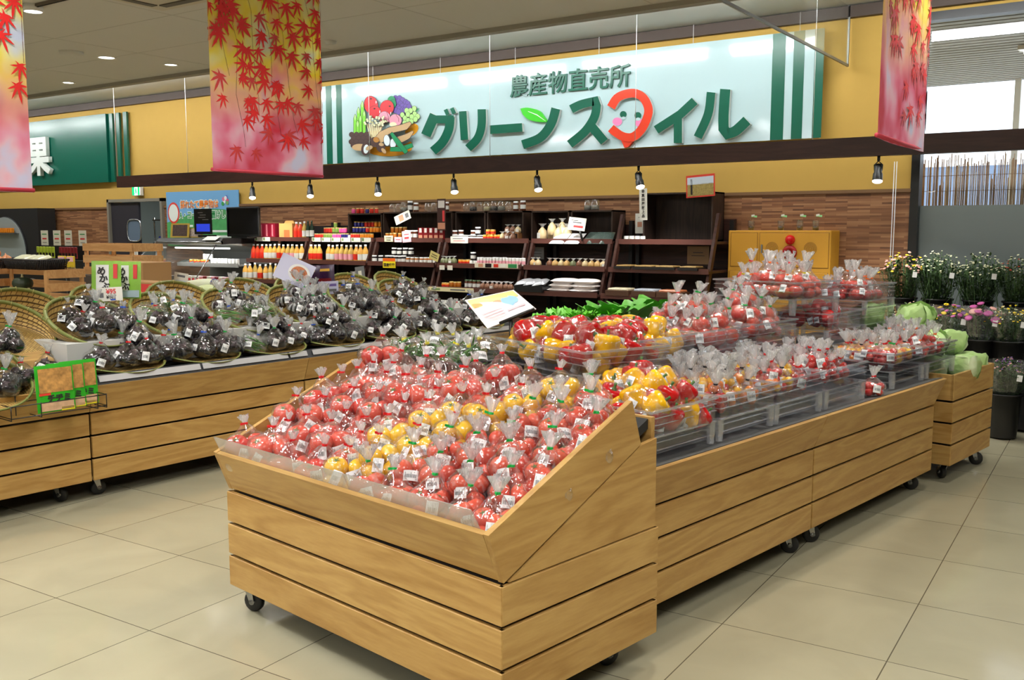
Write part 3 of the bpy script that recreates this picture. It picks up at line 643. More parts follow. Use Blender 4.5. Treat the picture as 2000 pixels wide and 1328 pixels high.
# right-hand run of the island
def run_unit(y0, y1, label, cast):
    r = stand('display_stand', -1.36, -.14, y0 + .003, y1 - .003, ISL_P, -ISL_A, label, 'RLB' if y1 > 3 else 'RLF', casters=cast)
    for s, xb in ((1, -.14), (-1, -1.36)):
        pr = [(xb - s * .018, y0 + .002, .50), (xb, y0 + .002, .50), (xb + s * .062, y0 + .002, .655), (xb + s * .044, y0 + .002, .658)]
        Geo().prism(pr, (0, y1 - y0 - .004, 0)).obj('tilted_board', 'ash_y', r)
    Geo().box((-.75, (y0 + y1) / 2, .635), (1.23, y1 - y0, .02)).obj('deck', 'deck_grey', r)
    for s, xb in ((1, -.155), (-1, -1.345)):
        Geo().prism([(xb, y0, .52), (xb + s * .055, y0, .655), (xb + s * .055, y0, .66), (xb - .0, y0, .65)], (0, y1 - y0, 0)).obj('inner_lip', 'deck_grey', r)
    return r
run_unit(.80, 2.24, 'middle wooden slatted display stand of the island, under the nearest clear crates', ((-.221, 2.15, .5), (-.221, .95, 1), (-1.25, 2.1, 2), (-1.25, .95, 0)))
run_unit(2.24, 3.77, 'far wooden slatted display stand of the island, under the cherry tomato crates', ((-.215, 2.36, .9), (-.232, 3.66, .2), (-1.25, 2.4, 2), (-1.25, 3.6, 0)))
# risers under the second tier (grey boxes)
mat('riser', (96, 96, 98), .5)
tag(Geo().box((-.80, 2.55, .744), (.40, 3.0, .19)).box((-1.17, 3.3, .744), (.33, .7, .19)).obj('display_riser', 'riser', None, ISL_P, (0, 0, -ISL_A)), 'grey riser box carrying the upper tier of clear crates', 'riser')
# cabbage bin
r = stand('display_stand', -.98, -.09, 3.93, 4.66, ISL_P, -ISL_A, 'small wooden slatted stand at the far end, heaped with cabbages', casters=((-.164, 4.04, 2.4), (-.155, 4.55, .3), (-.9, 4.05, 1), (-.9, 4.55, 2)))
for a, b in (((-.535, 3.939, .578), (.89, .018, .155)), ((-.535, 4.651, .578), (.89, .018, .155))): Geo().box(a, b, bev=.002).obj('plank', 'ash_x', r)
for a, b in (((-.10, 4.295, .578), (.018, .73, .155)), ((-.971, 4.295, .578), (.018, .73, .155))): Geo().box(a, b, bev=.002).obj('plank', 'ash_y', r)
Geo().box((-.535, 4.295, .56), (.84, .68, .02)).obj('deck', 'dark_metal', r)
tag(Geo().box((-.62, 3.845, .40), (.75, .05, .62)).obj('refrigeration_post', 'black_frame', None, ISL_P, (0, 0, -ISL_A)), 'black upright panel between the far stand and the cabbage stand', 'panel')

# left island
mat('rail_grey', (176, 176, 178), .35, .2); mat('rail_dark', (52, 54, 58), .4)
def left_unit(s0, s1, label, rail, cast):
    r = stand('display_stand', -1.25, 0, s0 + .003, s1 - .003, LIS_P, -LIS_A, label, 'RLF' if s0 < -1 else 'RLB' if s1 > 3.5 else 'RL', casters=cast)
    for s, xb in ((1, 0), (-1, -1.25)):
        pr = [(xb - s * .018, s0 + .002, .50), (xb, s0 + .002, .50), (xb + s * .055, s0 + .002, .650), (xb + s * .037, s0 + .002, .653)]
        Geo().prism(pr, (0, s1 - s0 - .004, 0)).obj('tilted_board', 'ash_y', r)
    z = .66 if rail else .60
    Geo().box((-.62, (s0 + s1) / 2, z), (1.22 if rail else 1.2, s1 - s0, .03)).obj('deck', 'rail_dark', r)
    if rail:
        Geo().prism([(-.01, s0, .645), (.05, s0, .650), (.028, s0, .70), (-.01, s0, .70)], (0, s1 - s0, 0)).obj('dark_rail', 'rail_dark', r)
        k = s0 + .04
        while k < s1 - .1:
            e = min(k + .645, s1); Geo().prism([(.049, k, .668), (.053, k, .668), (.038, k, .7), (.034, k, .7)], (0, e - k - .008, 0)).obj('price_rail', 'rail_grey', r); k += .655
    return r
left_unit(-1.5, 0, 'left wooden slatted display stand, holding large tilted bamboo baskets', False, ((-.13, -.14, .5), (-1.1, -.1, 1), (-.1, -1.3, .3), (-1.1, -1.3, 2)))
left_unit(0, 1.5, 'wooden slatted display stand under the bagged eggplants, behind the green seasoning packets', True, ((-.1, .06, 1.4), (-1.1, .06, .3), (-1.1, 1.4, .3)))
left_unit(1.5, 3.0, 'wooden slatted display stand of the left run, behind the tomato stand', True, ((-.1, 1.6, .6), (-.1, 2.9, 1), (-1.1, 2.9, .3)))
left_unit(3.0, 4.1, 'farthest wooden slatted display stand of the left run, near the dark wall shelves', True, ((-.1, 3.1, .6), (-.1, 4.0, 1), (-1.1, 4, .3)))
mat('riser_white', (196, 196, 192), .6)
tag(Geo().box((-.62, 1.95, .765), (.80, 3.9, .19)).obj('display_riser', 'riser_white', None, LIS_P, (0, 0, -LIS_A)), 'long white riser box under the upper row of bamboo baskets', 'riser')
g = Geo(); g.prism([(-.9, -1.4, .61), (-.22, -1.4, .61), (-.3, -1.4, .78), (-.9, -1.4, .9)], (0, 1.36, 0))
tag(g.obj('basket_support', 'ash_y', None, LIS_P, (0, 0, -LIS_A)), 'wooden sloping support beneath the leftmost bamboo basket', 'support')

# ------------------------------------------------------------------ bamboo scoop baskets
def weave_material():
    m, nt, b = newmat('weave'); N = nt.nodes.new; L = nt.links.new
    at = N('ShaderNodeAttribute'); at.attribute_name = 'uvw'
    br = N('ShaderNodeTexBrick'); br.offset = .5; br.inputs['Scale'].default_value = 1; br.inputs['Brick Width'].default_value = .034; br.inputs['Row Height'].default_value = .015; br.inputs['Mortar Size'].default_value = .0026
    br.inputs['Mortar Smooth'].default_value = .6
    br.inputs['Color1'].default_value = lin((214, 180, 104)); br.inputs['Color2'].default_value = lin((186, 150, 78)); br.inputs['Mortar'].default_value = lin((96, 70, 28))
    L(at.outputs['Vector'], br.inputs['Vector']); L(br.outputs[0], b.inputs['Base Color'])
    bp = N('ShaderNodeBump'); bp.inputs['Strength'].default_value = .9; bp.inputs['Distance'].default_value = .006; bp.invert = True; L(br.outputs['Fac'], bp.inputs['Height']); L(bp.outputs[0], b.inputs['Normal'])
    b.inputs['Roughness'].default_value = .55
    return m
weave_material(); mat('bamboo_green', (124, 132, 66), .4, noise_amt=.3, noise_scale=9); mat('binding', (196, 178, 110), .6)
def make_basket(a=.265, b_=.25, h=.16):
    r = root('bamboo_basket', (0, 0, -5), 'woven bamboo scoop basket', 'basket')
    g = Geo(); n = 40; rings = 9; vs = []; uv = []
    for k in range(rings + 1):
        t = k / rings
        for i in range(n):
            ph = 2 * PI * i / n; back = (1 - math.cos(ph)) / 2; hh = h * (back ** .9)
            if t < .7: rr = t / .7 * .84; z = .004
            else: q = (t - .7) / .3; rr = .84 + .16 * q ** .8; z = .004 + hh * q ** 1.5
            vs.append((a * rr * math.cos(ph), b_ * rr * math.sin(ph), z)); uv.append((rr * a * ph if t > .7 else a * rr * math.cos(ph), (t * .3 if t > .7 else b_ * rr * math.sin(ph)), 0))
    fs = [(k * n + i, k * n + (i + 1) % n, (k + 1) * n + (i + 1) % n, (k + 1) * n + i) for k in range(1, rings) for i in range(n)]; fs.append(tuple(n + i for i in range(n)))
    g.add(vs, fs, 0, None, True)
    g2 = [(v[0] * 1.01, v[1] * 1.01, v[2] - .004) for v in vs]; g.add(g2, [tuple(reversed(f)) for f in fs], 0, None, True)
    o = g.obj('woven_bowl', 'weave', r)
    at = o.data.attributes.new('uvw', 'FLOAT_VECTOR', 'POINT'); at.data.foreach_set('vector', [c for p in uv + uv for c in p])
    pts = []; rad = []
    for i in range(48):
        ph = 2 * PI * i / 48; back = (1 - math.cos(ph)) / 2
        pts.append((a * 1.005 * math.cos(ph), b_ * 1.005 * math.sin(ph), .006 + h * back ** .9)); rad.append(.0035 + .0075 * min(1, back * 2.2))
    Geo().tube(pts, rad, 8, 0, None, True, True, 1.3).obj('rim', 'bamboo_green', r)
    for i in range(5, 44, 3):
        ph = 2 * PI * i / 48; p = Vector(pts[i]); t = (Vector(pts[i + 1]) - Vector(pts[i - 1])).normalized(); x = t.cross(Vector((0, 0, 1))).normalized(); y = x.cross(t)
        rr = rad[i] * 1.25; Geo().tube([p + x * rr * math.cos(k * PI / 4) + y * rr * 1.25 * math.sin(k * PI / 4) for k in range(8)], .0016, 5, 0, None, True, True).obj('binding', 'binding', r)
    return r
BASKET = freeze(make_basket())
def basket(s, n, z, tilt, yaw, label, group=None, sc=1, roll=0):
    M = Matrix.Rotation(-LIS_A + yaw, 4, 'Z') @ Matrix.Rotation(roll, 4, 'X') @ Matrix.Rotation(tilt, 4, 'Y')
    return put(BASKET, Lp(s, n, z), tuple(M.to_euler()), sc, label, group)
UPB = [(.27, 'eggplant bags, directly right of the leftmost basket'), (.80, 'green beans and eggplants'), (1.32, 'white-wrapped bags beside the first green beans'), (1.86, 'striped bags, below the food picture card'), (2.42, 'two bags with upright white tufts'), (2.95, 'the farthest eggplant bags')]
for i, (s, t) in enumerate(UPB): basket(s, -.46, .875, .20, U(-.12, .12), 'bamboo basket of the upper row holding ' + t)
for i, s in enumerate((.02, .55, 1.08, 1.62, 2.16, 2.7, 3.2)):
    basket(s + .05, -.84, .90, .3, U(-.2, .2), 'bamboo basket behind the upper row, only its back edge showing', 'baskets of the hidden rear row')
lowl = ['above the first grey price rail', 'second from the seasoning packets', 'under the bagged green beans', 'in the middle of the lower row', 'fifth along the lower row', 'sixth along the lower row', 'at the far end of the lower row']
for i in range(7):
    basket(.30 + i * .53, -.20, .70, .03, U(-.1, .1), 'bamboo basket of the lower row, ' + lowl[i], None, (.95, .98, .5))
basket(-.50, -.26, .745, .34, .55, 'large steeply tilted bamboo basket at the left edge', None, 1.02)
basket(-.14, -.62, .86, .30, .1, 'bamboo basket leaning behind the leftmost steep basket', None, .95)
basket(-.55, -.10, .635, .10, 0, 'low bamboo basket at the left edge, behind the green seasoning packets', None, 1.05)

# ------------------------------------------------------------------ clear plastic crates
cr = film('crate_clear', .012, .02, (.955, .96, .975), .08, 0, 4, 0, .30)
mat('crate_edge', (196, 204, 214), .15); ce = film('crate_rib', .26, .16, (.86, .88, .92), .1, 0, 4, 0, .5)
def make_crate(L_=.44, W_=.42, H=.185):
    """L_ along v, W_ along u; origin at the right near bottom corner; extends +y (back) and -x (left)"""
    r = root('clear_crate', (0, 0, -5), 'clear plastic crate', 'crate')
    g = Geo(); t = .004; hb = H * .46; ins = .022
    def wall(x0, x1, y0, y1, z0, z1, mi): g.box(((x0 + x1) / 2, (y0 + y1) / 2, (z0 + z1) / 2), (abs(x1 - x0), abs(y1 - y0), z1 - z0), mi)
    for z0, z1, e in ((hb, H, 0), (.012, hb, ins)):
        wall(-e - t, -e, e, L_ - e, z0, z1, 0); wall(-W_ + e, -W_ + e + t, e, L_ - e, z0, z1, 0)
        wall(-W_ + e + t, -e - t, e, e + t, z0, z1, 0); wall(-W_ + e + t, -e - t, L_ - e - t, L_ - e, z0, z1, 0)
    wall(-W_ + ins, -ins, ins, L_ - ins, .012, .016, 0); wall(-W_, 0, 0, L_, hb - .002, hb + .002, 0)
    g.obj('tub', cr, r)
    g = Geo()
    def ring(z, h, e, o): 
        for a, b in (((-e + o / 2, L_ / 2), (o, L_ - 2 * e + 2 * o)), ((-W_ + e - o / 2, L_ / 2), (o, L_ - 2 * e + 2 * o)), ((-W_ / 2, e - o / 2), (W_ - 2 * e, o)), ((-W_ / 2, L_ - e + o / 2), (W_ - 2 * e, o))):
            g.box((a[0], a[1], z), (b[0], b[1], h))
    ring(H - .004, .009, 0, .009); ring(H * .84, .003, 0, .004); ring(H * .70, .003, 0, .004); ring(hb, .006, 0, .005); ring(H * .30, .003, ins, .004); ring(H * .14, .003, ins, .004)
    g.obj('rib', ce, r)
    for x in (-.012, -W_ + .012):
        for y in (.012, L_ - .012):
            q = Geo(); q.lathe([(.014, -.004), (.017, hb * .45), (.0175, hb * .46), (.018, hb + .002)], 8, 0, Matrix.Translation((x, y, 0)) @ Matrix.Rotation(PI / 8, 4, 'Z'), smooth=False, cap=True); q.obj('corner_post', ce, r)
    return r
CRATE = freeze(make_crate())
CRATES = {}
def crate(key, u, v, z, label, rot=0, sc=None):
    CRATES[key] = (u, v, z, rot, sc); return put(CRATE, I(u, v, z), -ISL_A + rot, sc, label)
crate('A1', .15, .94, .662, 'clear crate of red and yellow peppers at the near right of the island')
crate('A2', .15, 1.42, .662, 'clear crate of red and orange cherry tomatoes next to the near pepper crate')
crate('A3', .15, 1.885, .662, 'clear crate of mixed cherry tomatoes, third of the front row')
crate('A4', .15, 2.37, .662, 'clear crate of red-tied cherry tomato bags, fourth of the front row')
crate('A5', .15, 3.17, .662, 'clear crate of mixed tomatoes standing after the gap in the front row')
crate('A6', .15, 3.66, .662, 'clear crate of orange-tied cherry tomatoes at the far end of the front row')
crate('B1', .53, 1.02, .84, 'large clear crate of peppers on the upper tier, beside the green bean basket', -.24, (1.75, 1.0, 1))
crate('B2', .60, 1.49, .84, 'clear crate of peppers on the upper tier, touching the large pepper crate')
crate('B3', .60, 1.98, .84, 'clear crate of pink tomatoes in the middle of the upper tier')
crate('B4', .60, 2.50, .84, 'clear crate of green-tied red tomatoes on the upper tier')
crate('B5', .60, 3.33, .84, 'clear crate of red peppers under the topmost tomato crate')
crate('D1', .60, 3.84, .84, 'lower clear crate of the far right stack, empty')
crate('D2', .60, 3.84, .985, 'upper clear crate of the far right stack, full of bagged tomatoes')
crate('E1', .90, 3.03, .84, 'clear crate hidden below the topmost tomato crate')
crate('C1', .70, 3.10, 1.025, 'topmost clear crate of bagged red tomatoes on the island', -.15, (1.35, 1, 1))
# ------------------------------------------------------------------ produce
random.seed(21)
F_CLEAR = film('bag_film', .015, .03, (.99, .99, .99), .09, .9, 50, .22)
F_TUFT = film('bag_tuft', .44, .07, (.97, .97, .97), .14, 1.0, 90, .35)
F_DARK = film('bag_film_dark', .006, .03, (.98, .98, .98), .07, 1.0, 42, .14)
def skin(name, a, b_, rough=.22, scale=4):
    m, nt, b = newmat(name); N = nt.nodes.new; L = nt.links.new
    tc = N('ShaderNodeTexCoord'); oi = N('ShaderNodeObjectInfo'); n = N('ShaderNodeTexNoise'); n.inputs['Scale'].default_value = 14
    ad = N('ShaderNodeVectorMath'); L(tc.outputs['Object'], ad.inputs[0]); L(oi.outputs['Random'], ad.inputs[1]); L(ad.outputs[0], n.inputs['Vector'])
    x = N('ShaderNodeMath'); x.operation = 'MULTIPLY_ADD'; x.inputs[1].default_value = .5; L(n.outputs[0], x.inputs[0])
    y = N('ShaderNodeMath'); y.operation = 'MULTIPLY_ADD'; y.inputs[1].default_value = .9; y.inputs[2].default_value = -.2; L(oi.outputs['Random'], y.inputs[0]); L(y.outputs[0], x.inputs[2])
    mx = N('ShaderNodeMix'); mx.data_type = 'RGBA'; mx.inputs[6].default_value = lin(a); mx.inputs[7].default_value = lin(b_); mx.clamp_factor = True
    L(x.outputs[0], mx.inputs[0]); L(mx.outputs[2], b.inputs['Base Color']); b.inputs['Roughness'].default_value = rough
    b.inputs['Subsurface Weight'].default_value = 0
    return m
skin('tomato_red', (216, 88, 70), (196, 50, 44)); skin('tomato_med', (218, 92, 66), (198, 56, 44)); skin('tomato_yellow', (232, 176, 30), (240, 190, 36))
skin('cherry_red', (206, 44, 34), (178, 22, 24), .15); skin('cherry_orange', (236, 140, 30), (226, 100, 24), .15); skin('cherry_yellow', (236, 190, 40), (226, 160, 30), .15)
skin('pepper_red', (196, 18, 20), (170, 10, 18), .14); skin('pepper_yellow', (242, 186, 10), (232, 170, 8), .14); skin('pepper_orange', (232, 120, 16), (226, 100, 10), .14)
skin('eggplant_skin', (14, 10, 20), (8, 6, 12), .1); skin('bean_green', (96, 150, 60), (70, 128, 50), .4); skin('bean_dark', (96, 150, 66), (66, 124, 48), .4)
mat('calyx', (66, 104, 44), .6); mat('calyx_dark', (60, 46, 52), .6); mat('tie_red', (222, 26, 34), .4); mat('tie_green', (20, 176, 76), .4); mat('tie_orange', (240, 110, 30), .4)
mat('tie_black', (24, 24, 26), .4); mat('tie_yellow', (236, 220, 30), .4); mat('tie_blue', (30, 90, 210), .4)
mat('label_white', (236, 238, 238), .45); mat('label_ink', (88, 90, 96), .6)
def mesh_of(g, name, mats):
    o = g.obj(name, mats); me = o.data; bpy.data.objects.remove(o); return me
def tomato_mesh(m, squash=.86, lobes=5, am=.03):
    g = Geo(); prof = []
    for k in range(11):
        t = PI * k / 10; r_ = math.sin(t); z = -math.cos(t) * squash
        if k >= 8: z -= (k - 7.5) ** 2 * .022
        prof.append((max(r_, .001), z))
    g.lathe(prof, 16, 0, fn=lambda a, z, k: 1 + am * math.cos(lobes * a) * (abs(z) < .9))
    zt = prof[-1][1]
    for k in range(5):
        a = k * 2 * PI / 5; c, s = math.cos(a), math.sin(a)
        g.add([(-s * .07, c * .07, zt + .06), (s * .07, -c * .07, zt + .06), (c * .42, s * .42, zt + .10)], [(0, 1, 2)], 1)
    return mesh_of(g, 'tomato', [m, 'calyx'])
def cherry_mesh(m, el=1.0):
    return mesh_of(Geo().lathe([(max(.001, math.sin(PI * k / 8)), -math.cos(PI * k / 8) * el) for k in range(9)], 12), 'cherry_tomato', [m])
def pepper_mesh(m):
    g = Geo(); prof = [(.001, -.92), (.25, -.98), (.52, -1.0), (.74, -.85), (.84, -.55), (.90, -.1), (.97, .3), (1.0, .6), (.93, .82), (.72, .96), (.45, .95), (.2, .80), (.001, .76)]
    g.lathe(prof, 24, 0, fn=lambda a, z, k: 1 + .085 * math.cos(4 * a) * (1 if z < .75 else .7) + .03 * math.cos(3 * a + 1))
    g.lathe([(.001, .74), (.22, .80), (.26, .86), (.12, .92), (.10, 1.2), (.13, 1.38), (.001, 1.38)], 8, 1, fn=lambda a, z, k: 1 + .15 * math.cos(5 * a))
    return mesh_of(g, 'bell_pepper', [m, 'calyx'])
def eggplant_mesh():
    g = Geo(); prof = [(.001, -1.0), (.3, -.97), (.58, -.85), (.76, -.6), (.82, -.3), (.74, .05), (.58, .4), (.46, .7), (.36, .9), (.001, .98)]
    g.lathe(prof, 14, 0, fn=lambda a, z, k: 1)
    g.lathe([(.50, .62), (.47, .80), (.36, .95), (.14, 1.02), (.10, 1.3), (.001, 1.32)], 10, 1, fn=lambda a, z, k: 1 + (.25 * math.cos(5 * a) if k == 0 else 0))
    return mesh_of(g, 'eggplant', ['eggplant_skin', 'calyx_dark'])
def round_eggplant_mesh():
    g = Geo(); g.lathe([(max(.001, math.sin(PI * k / 9)) * (1.0 if k < 5 else .92), -math.cos(PI * k / 9) * 1.05) for k in range(10)], 14)
    g.lathe([(.5, .84), (.36, 1.0), (.14, 1.08), (.10, 1.3), (.001, 1.3)], 10, 1, fn=lambda a, z, k: 1 + (.25 * math.cos(5 * a) if k == 0 else 0))
    return mesh_of(g, 'round_eggplant', ['eggplant_skin', 'calyx_dark'])
def bean_mesh(m, flat=.55):
    g = Geo(); pts = [(-1 + 2 * k / 8, .16 * math.sin(PI * k / 8), 0) for k in range(9)]
    g.tube(pts, [.01, .07, .1, .11, .1, .11, .1, .07, .012], 7, 0, None, True, False, flat); g.tube([(-1, 0, 0), (-1.12, -.03, 0)], .02, 5, 1)
    return mesh_of(g, 'bean_pod', [m, 'calyx'])
ME = dict(tom=tomato_mesh('tomato_red'), med=tomato_mesh('tomato_med', .9, 4, .015), yel=tomato_mesh('tomato_yellow', .84), cr=cherry_mesh('cherry_red'), co=cherry_mesh('cherry_orange', 1.1), cy=cherry_mesh('cherry_yellow'), cl=cherry_mesh('cherry_red', 1.45),
          pr=pepper_mesh('pepper_red'), py=pepper_mesh('pepper_yellow'), po=pepper_mesh('pepper_orange'), egg=eggplant_mesh(), eggr=round_eggplant_mesh(), bean=bean_mesh('bean_green'), beand=bean_mesh('bean_dark', .8))
NAMES = dict(tom='tomato', med='tomato', yel='yellow_tomato', cr='cherry_tomato', co='orange_cherry_tomato', cy='yellow_cherry_tomato', cl='plum_tomato', pr='red_pepper', py='yellow_pepper', po='orange_pepper', egg='eggplant', eggr='eggplant', bean='bean_pod', beand='bean_pod')
def label_mesh(w_=.045, h_=.034, seed=0):
    g = Geo(); st = random.Random(seed); n = 5
    f = lambda x, y, o=0: (x, -.006 * (x / w_ * 2) ** 2 * -1 - o, y)
    P = []
    for j in range(2):
        for i in range(n + 1): P.append(f(-w_ / 2 + w_ * i / n, -h_ / 2 + h_ * j))
    g.add(P, [(i, i + 1, n + 2 + i, n + 1 + i) for i in range(n)], 0)
    x = -w_ * .38
    while x < w_ * .36:
        bw = st.uniform(.0008, .0022); g.add([f(x, -h_ * .22, .0004), f(x + bw, -h_ * .22, .0004), f(x + bw, h_ * .12, .0004), f(x, h_ * .12, .0004)], [(0, 1, 2, 3)], 1); x += bw + st.uniform(.0008, .002)
    for y, a, b in ((.30, -.4, .25), (.21, -.4, .05), (-.33, -.3, .38)):
        g.add([f(a * w_, y * h_ - .0012, .0004), f(b * w_, y * h_ - .0012, .0004), f(b * w_, y * h_ + .0012, .0004), f(a * w_, y * h_ + .0012, .0004)], [(0, 1, 2, 3)], 1)
    return mesh_of(g, 'label', ['label_white', 'label_ink'])
LAB = [label_mesh(.034, .044, 1), label_mesh(.046, .034, 2), label_mesh(.036, .036, 3)]
def child(name, me, parent, loc, rot=(0, 0, 0), sc=1):
    o = bpy.data.objects.new(name, me); COL.objects.link(o); o.parent = parent; o.location = loc; o.rotation_euler = rot; o.scale = (sc,) * 3 if isinstance(sc, (int, float)) else sc
    return o
def make_bag(items, zn, tie, tuft=.05, fm=None, name='bagged_tomatoes', cat='bagged vegetables', pad=.005, lab=(-1.3, .45), labs=1, lean=0, tuftmat=None, tie_l=.02, stripes=None, gath=.013):
    """items: (kind, x, y, z, radius, rot) - contents; film wraps their support, gathers at height zn, flares into a tuft"""
    fm = fm or F_CLEAR; tuftmat = tuftmat or F_TUFT
    r = root(name, (0, 0, -5), name.replace('_', ' '), cat)
    for (k, x, y, z, rad, rot) in items: child(NAMES[k], ME[k], r, (x, y, z), rot, rad)
    ph0, ph1, ph2 = U(0, 6), U(0, 6), U(0, 6); n = 26; rings = 15
    big = max(i[3] + i[4] * .8 for i in items)
    def rad_at(z, a):
        best = .004
        for (k, x, y, zc, rd, rot) in items:
            ex = 1.0 if k not in ('egg', 'bean', 'beand') else (.86 if k == 'egg' else .75)
            d = z - zc
            if abs(d) < rd * ex: best = max(best, x * math.cos(a) + y * math.sin(a) + math.sqrt(max(0, (rd * ex) ** 2 - d * d)))
        return best
    zs = [zn * (k / rings) for k in range(rings + 1)]
    tab = [[rad_at(min(z, big * .96) if z < big else z, 2 * PI * i / n) for i in range(n)] for z in zs]
    rmax = [max(tab[k][i] for k in range(rings + 1)) for i in range(n)]; kmax = [max(range(rings + 1), key=lambda k: tab[k][i]) for i in range(n)]
    g = Geo(); vs = []
    for k, z in enumerate(zs):
        for i in range(n):
            a = 2 * PI * i / n; km = kmax[i]
            if k <= km: rr = max(tab[k][i], rmax[i] * math.sin(PI / 2 * min(1, (k + .6) / (km + .6))) * .93)
            else:
                t = (k - km) / (rings - km); rr = max(tab[k][i], gath * .5 + (rmax[i] - gath * .5) * (1 - t) ** .92)
            t2 = k / rings
            if k == rings: rr = gath * .5
            pl_ = (.02 + .11 * t2 ** 2) * math.sin(9 * a + ph0 + 2 * t2) + .03 * math.sin(4 * a + ph1 + 5 * t2) + .025 * math.sin(17 * a + ph2)
            rr = (rr + pad) * (1 + pl_) if k < rings else rr
            vs.append((rr * math.cos(a) + lean * t2 ** 2, rr * math.sin(a), z if k else .001))
    g.add(vs, [(k * n + i, k * n + (i + 1) % n, (k + 1) * n + (i + 1) % n, (k + 1) * n + i) for k in range(rings) for i in range(n)] + [tuple(range(n))[::-1]], 0, None, True)
    if stripes:
        for f_ in range(len(g.f)):
            if f_ % n % 2 == 0 and 2 < f_ // n < 9: g.m[f_] = 1
        g.obj('plastic_film', [fm, stripes], r)
    else: g.obj('plastic_film', fm, r)
    if tuft:
        g = Geo(); n2 = 22; T = 6; vs = []; fl = U(.8, 1.25); fx, fy = U(-.25, .25), U(-.25, .25)
        for k in range(T):
            t = k / (T - 1)
            for i in range(n2):
                a = 2 * PI * i / n2; rr = gath * .5 + tuft * .36 * fl * t ** .75
                rr *= 1 + (.55 * t) * math.sin(5 * a + ph0) * .6 + .35 * t * math.sin(11 * a + ph1)
                fla = .55 + .45 * abs(math.cos(ph2))
                vs.append((rr * math.cos(a) + fx * tuft * t + lean, rr * math.sin(a) * fla + fy * tuft * t, zn + tuft * t * (1 + .16 * math.sin(3 * a + ph1) * t)))
        g.add(vs, [(k * n2 + i, k * n2 + (i + 1) % n2, (k + 1) * n2 + (i + 1) % n2, (k + 1) * n2 + i) for k in range(T - 1) for i in range(n2)], 0, None, True)
        g.obj('gathered_top', tuftmat, r)
    if tie:
        g = Geo(); g.lathe([(gath * .62, -.004), (gath * .70, 0), (gath * .62, .004)], 10, 0, None, (lean, 0, zn))
        a = U(-.6, .6); d = Vector((math.cos(a - 1.4), math.sin(a - 1.4), U(-.1, .25))).normalized(); s_ = d.cross(Vector((0, 0, 1))).normalized()
        c = Vector((lean, 0, zn)); 
        for sg in (1,): g.prism([c + d * .004 + Vector((0, 0, -.004)), c + d * (tie_l) + Vector((0, 0, -.003)) + s_ * .004, c + d * tie_l + Vector((0, 0, .005)) + s_ * .004, c + d * .004 + Vector((0, 0, .004))], s_ * .0015)
        g.obj('tie', tie, r)
    for q in range(labs):
        a = lab[0] + q * .9 + U(-.1, .1); zc = zn * lab[1] + q * .012; k = min(rings - 1, int(zc / zn * rings)); i = int((a % (2 * PI)) / (2 * PI) * n) % n
        p = Vector(vs_at(g, r, k, i, n)) ; c0 = Vector((0, 0, zc)); o = (p - c0); o.z = 0; p = p + o.normalized() * .0035
        child('price_label', LAB[q % 2 if labs > 1 else random.randrange(3)], r, p, (U(-.55, -.15), U(-.35, .35), math.atan2(o.y, o.x) + PI / 2), 1)
    return freeze(r)
def vs_at(g, r, k, i, n):
    o = [c for c in r.children if c.name.startswith('plastic_film')][0]; return o.data.vertices[k * n + i].co
def rr3(): return (U(-.7, .7), U(-.7, .7), U(0, 6))
def scatter(kind, rad, cnt, R_, layers, sq=.82, jit=.15):
    it = []; per = math.ceil(cnt / layers)
    for k in range(cnt):
        l = k // per; j = k % per; nn = min(per, cnt - l * per); a = 2 * PI * j / nn + l * .9 + U(-.2, .2)
        rr = (0 if nn == 1 else R_) * (1 - .12 * l); kk = kind if isinstance(kind, str) else random.choice(kind)
        if nn >= 6 and j == 0: rr = 0
        ra = rad * U(1 - jit * .5, 1 + jit * .5); it.append((kk, rr * math.cos(a), rr * math.sin(a) * .85, rad * sq * (1 + 1.55 * l) , ra, rr3()))
    return it
T_RED = [make_bag(scatter('tom', .047, 2, .043, 1) , .132, 'tie_red', .028), make_bag(scatter('tom', .044, 3, .048, 1), .128, 'tie_red', .028),
         make_bag(scatter('tom', .044, 4, .045, 2), .168, 'tie_red', .028, labs=2), make_bag(scatter('tom', .041, 5, .048, 2), .160, 'tie_red', .028)]
T_GRN = [make_bag(scatter('med', .031, 6, .040, 2), .140, 'tie_green', .04), make_bag(scatter('med', .033, 5, .042, 2), .150, 'tie_green', .045, lean=.01), make_bag(scatter('med', .029, 8, .044, 2), .145, 'tie_green', .04), make_bag(scatter('med', .034, 4, .034, 2), .150, 'tie_green', .05)]
T_YEL = [make_bag(scatter('yel', .038, 4, .040, 2), .145, 'tie_red', .028), make_bag(scatter('yel', .038, 5, .044, 2), .150, 'tie_red', .028, labs=2)]
for o in T_RED: o['label'] = 'bag of large red tomatoes'
SEEN = {}
def names_of(i, n, words):
    return words[min(len(words) - 1, int(i * len(words) / n))]
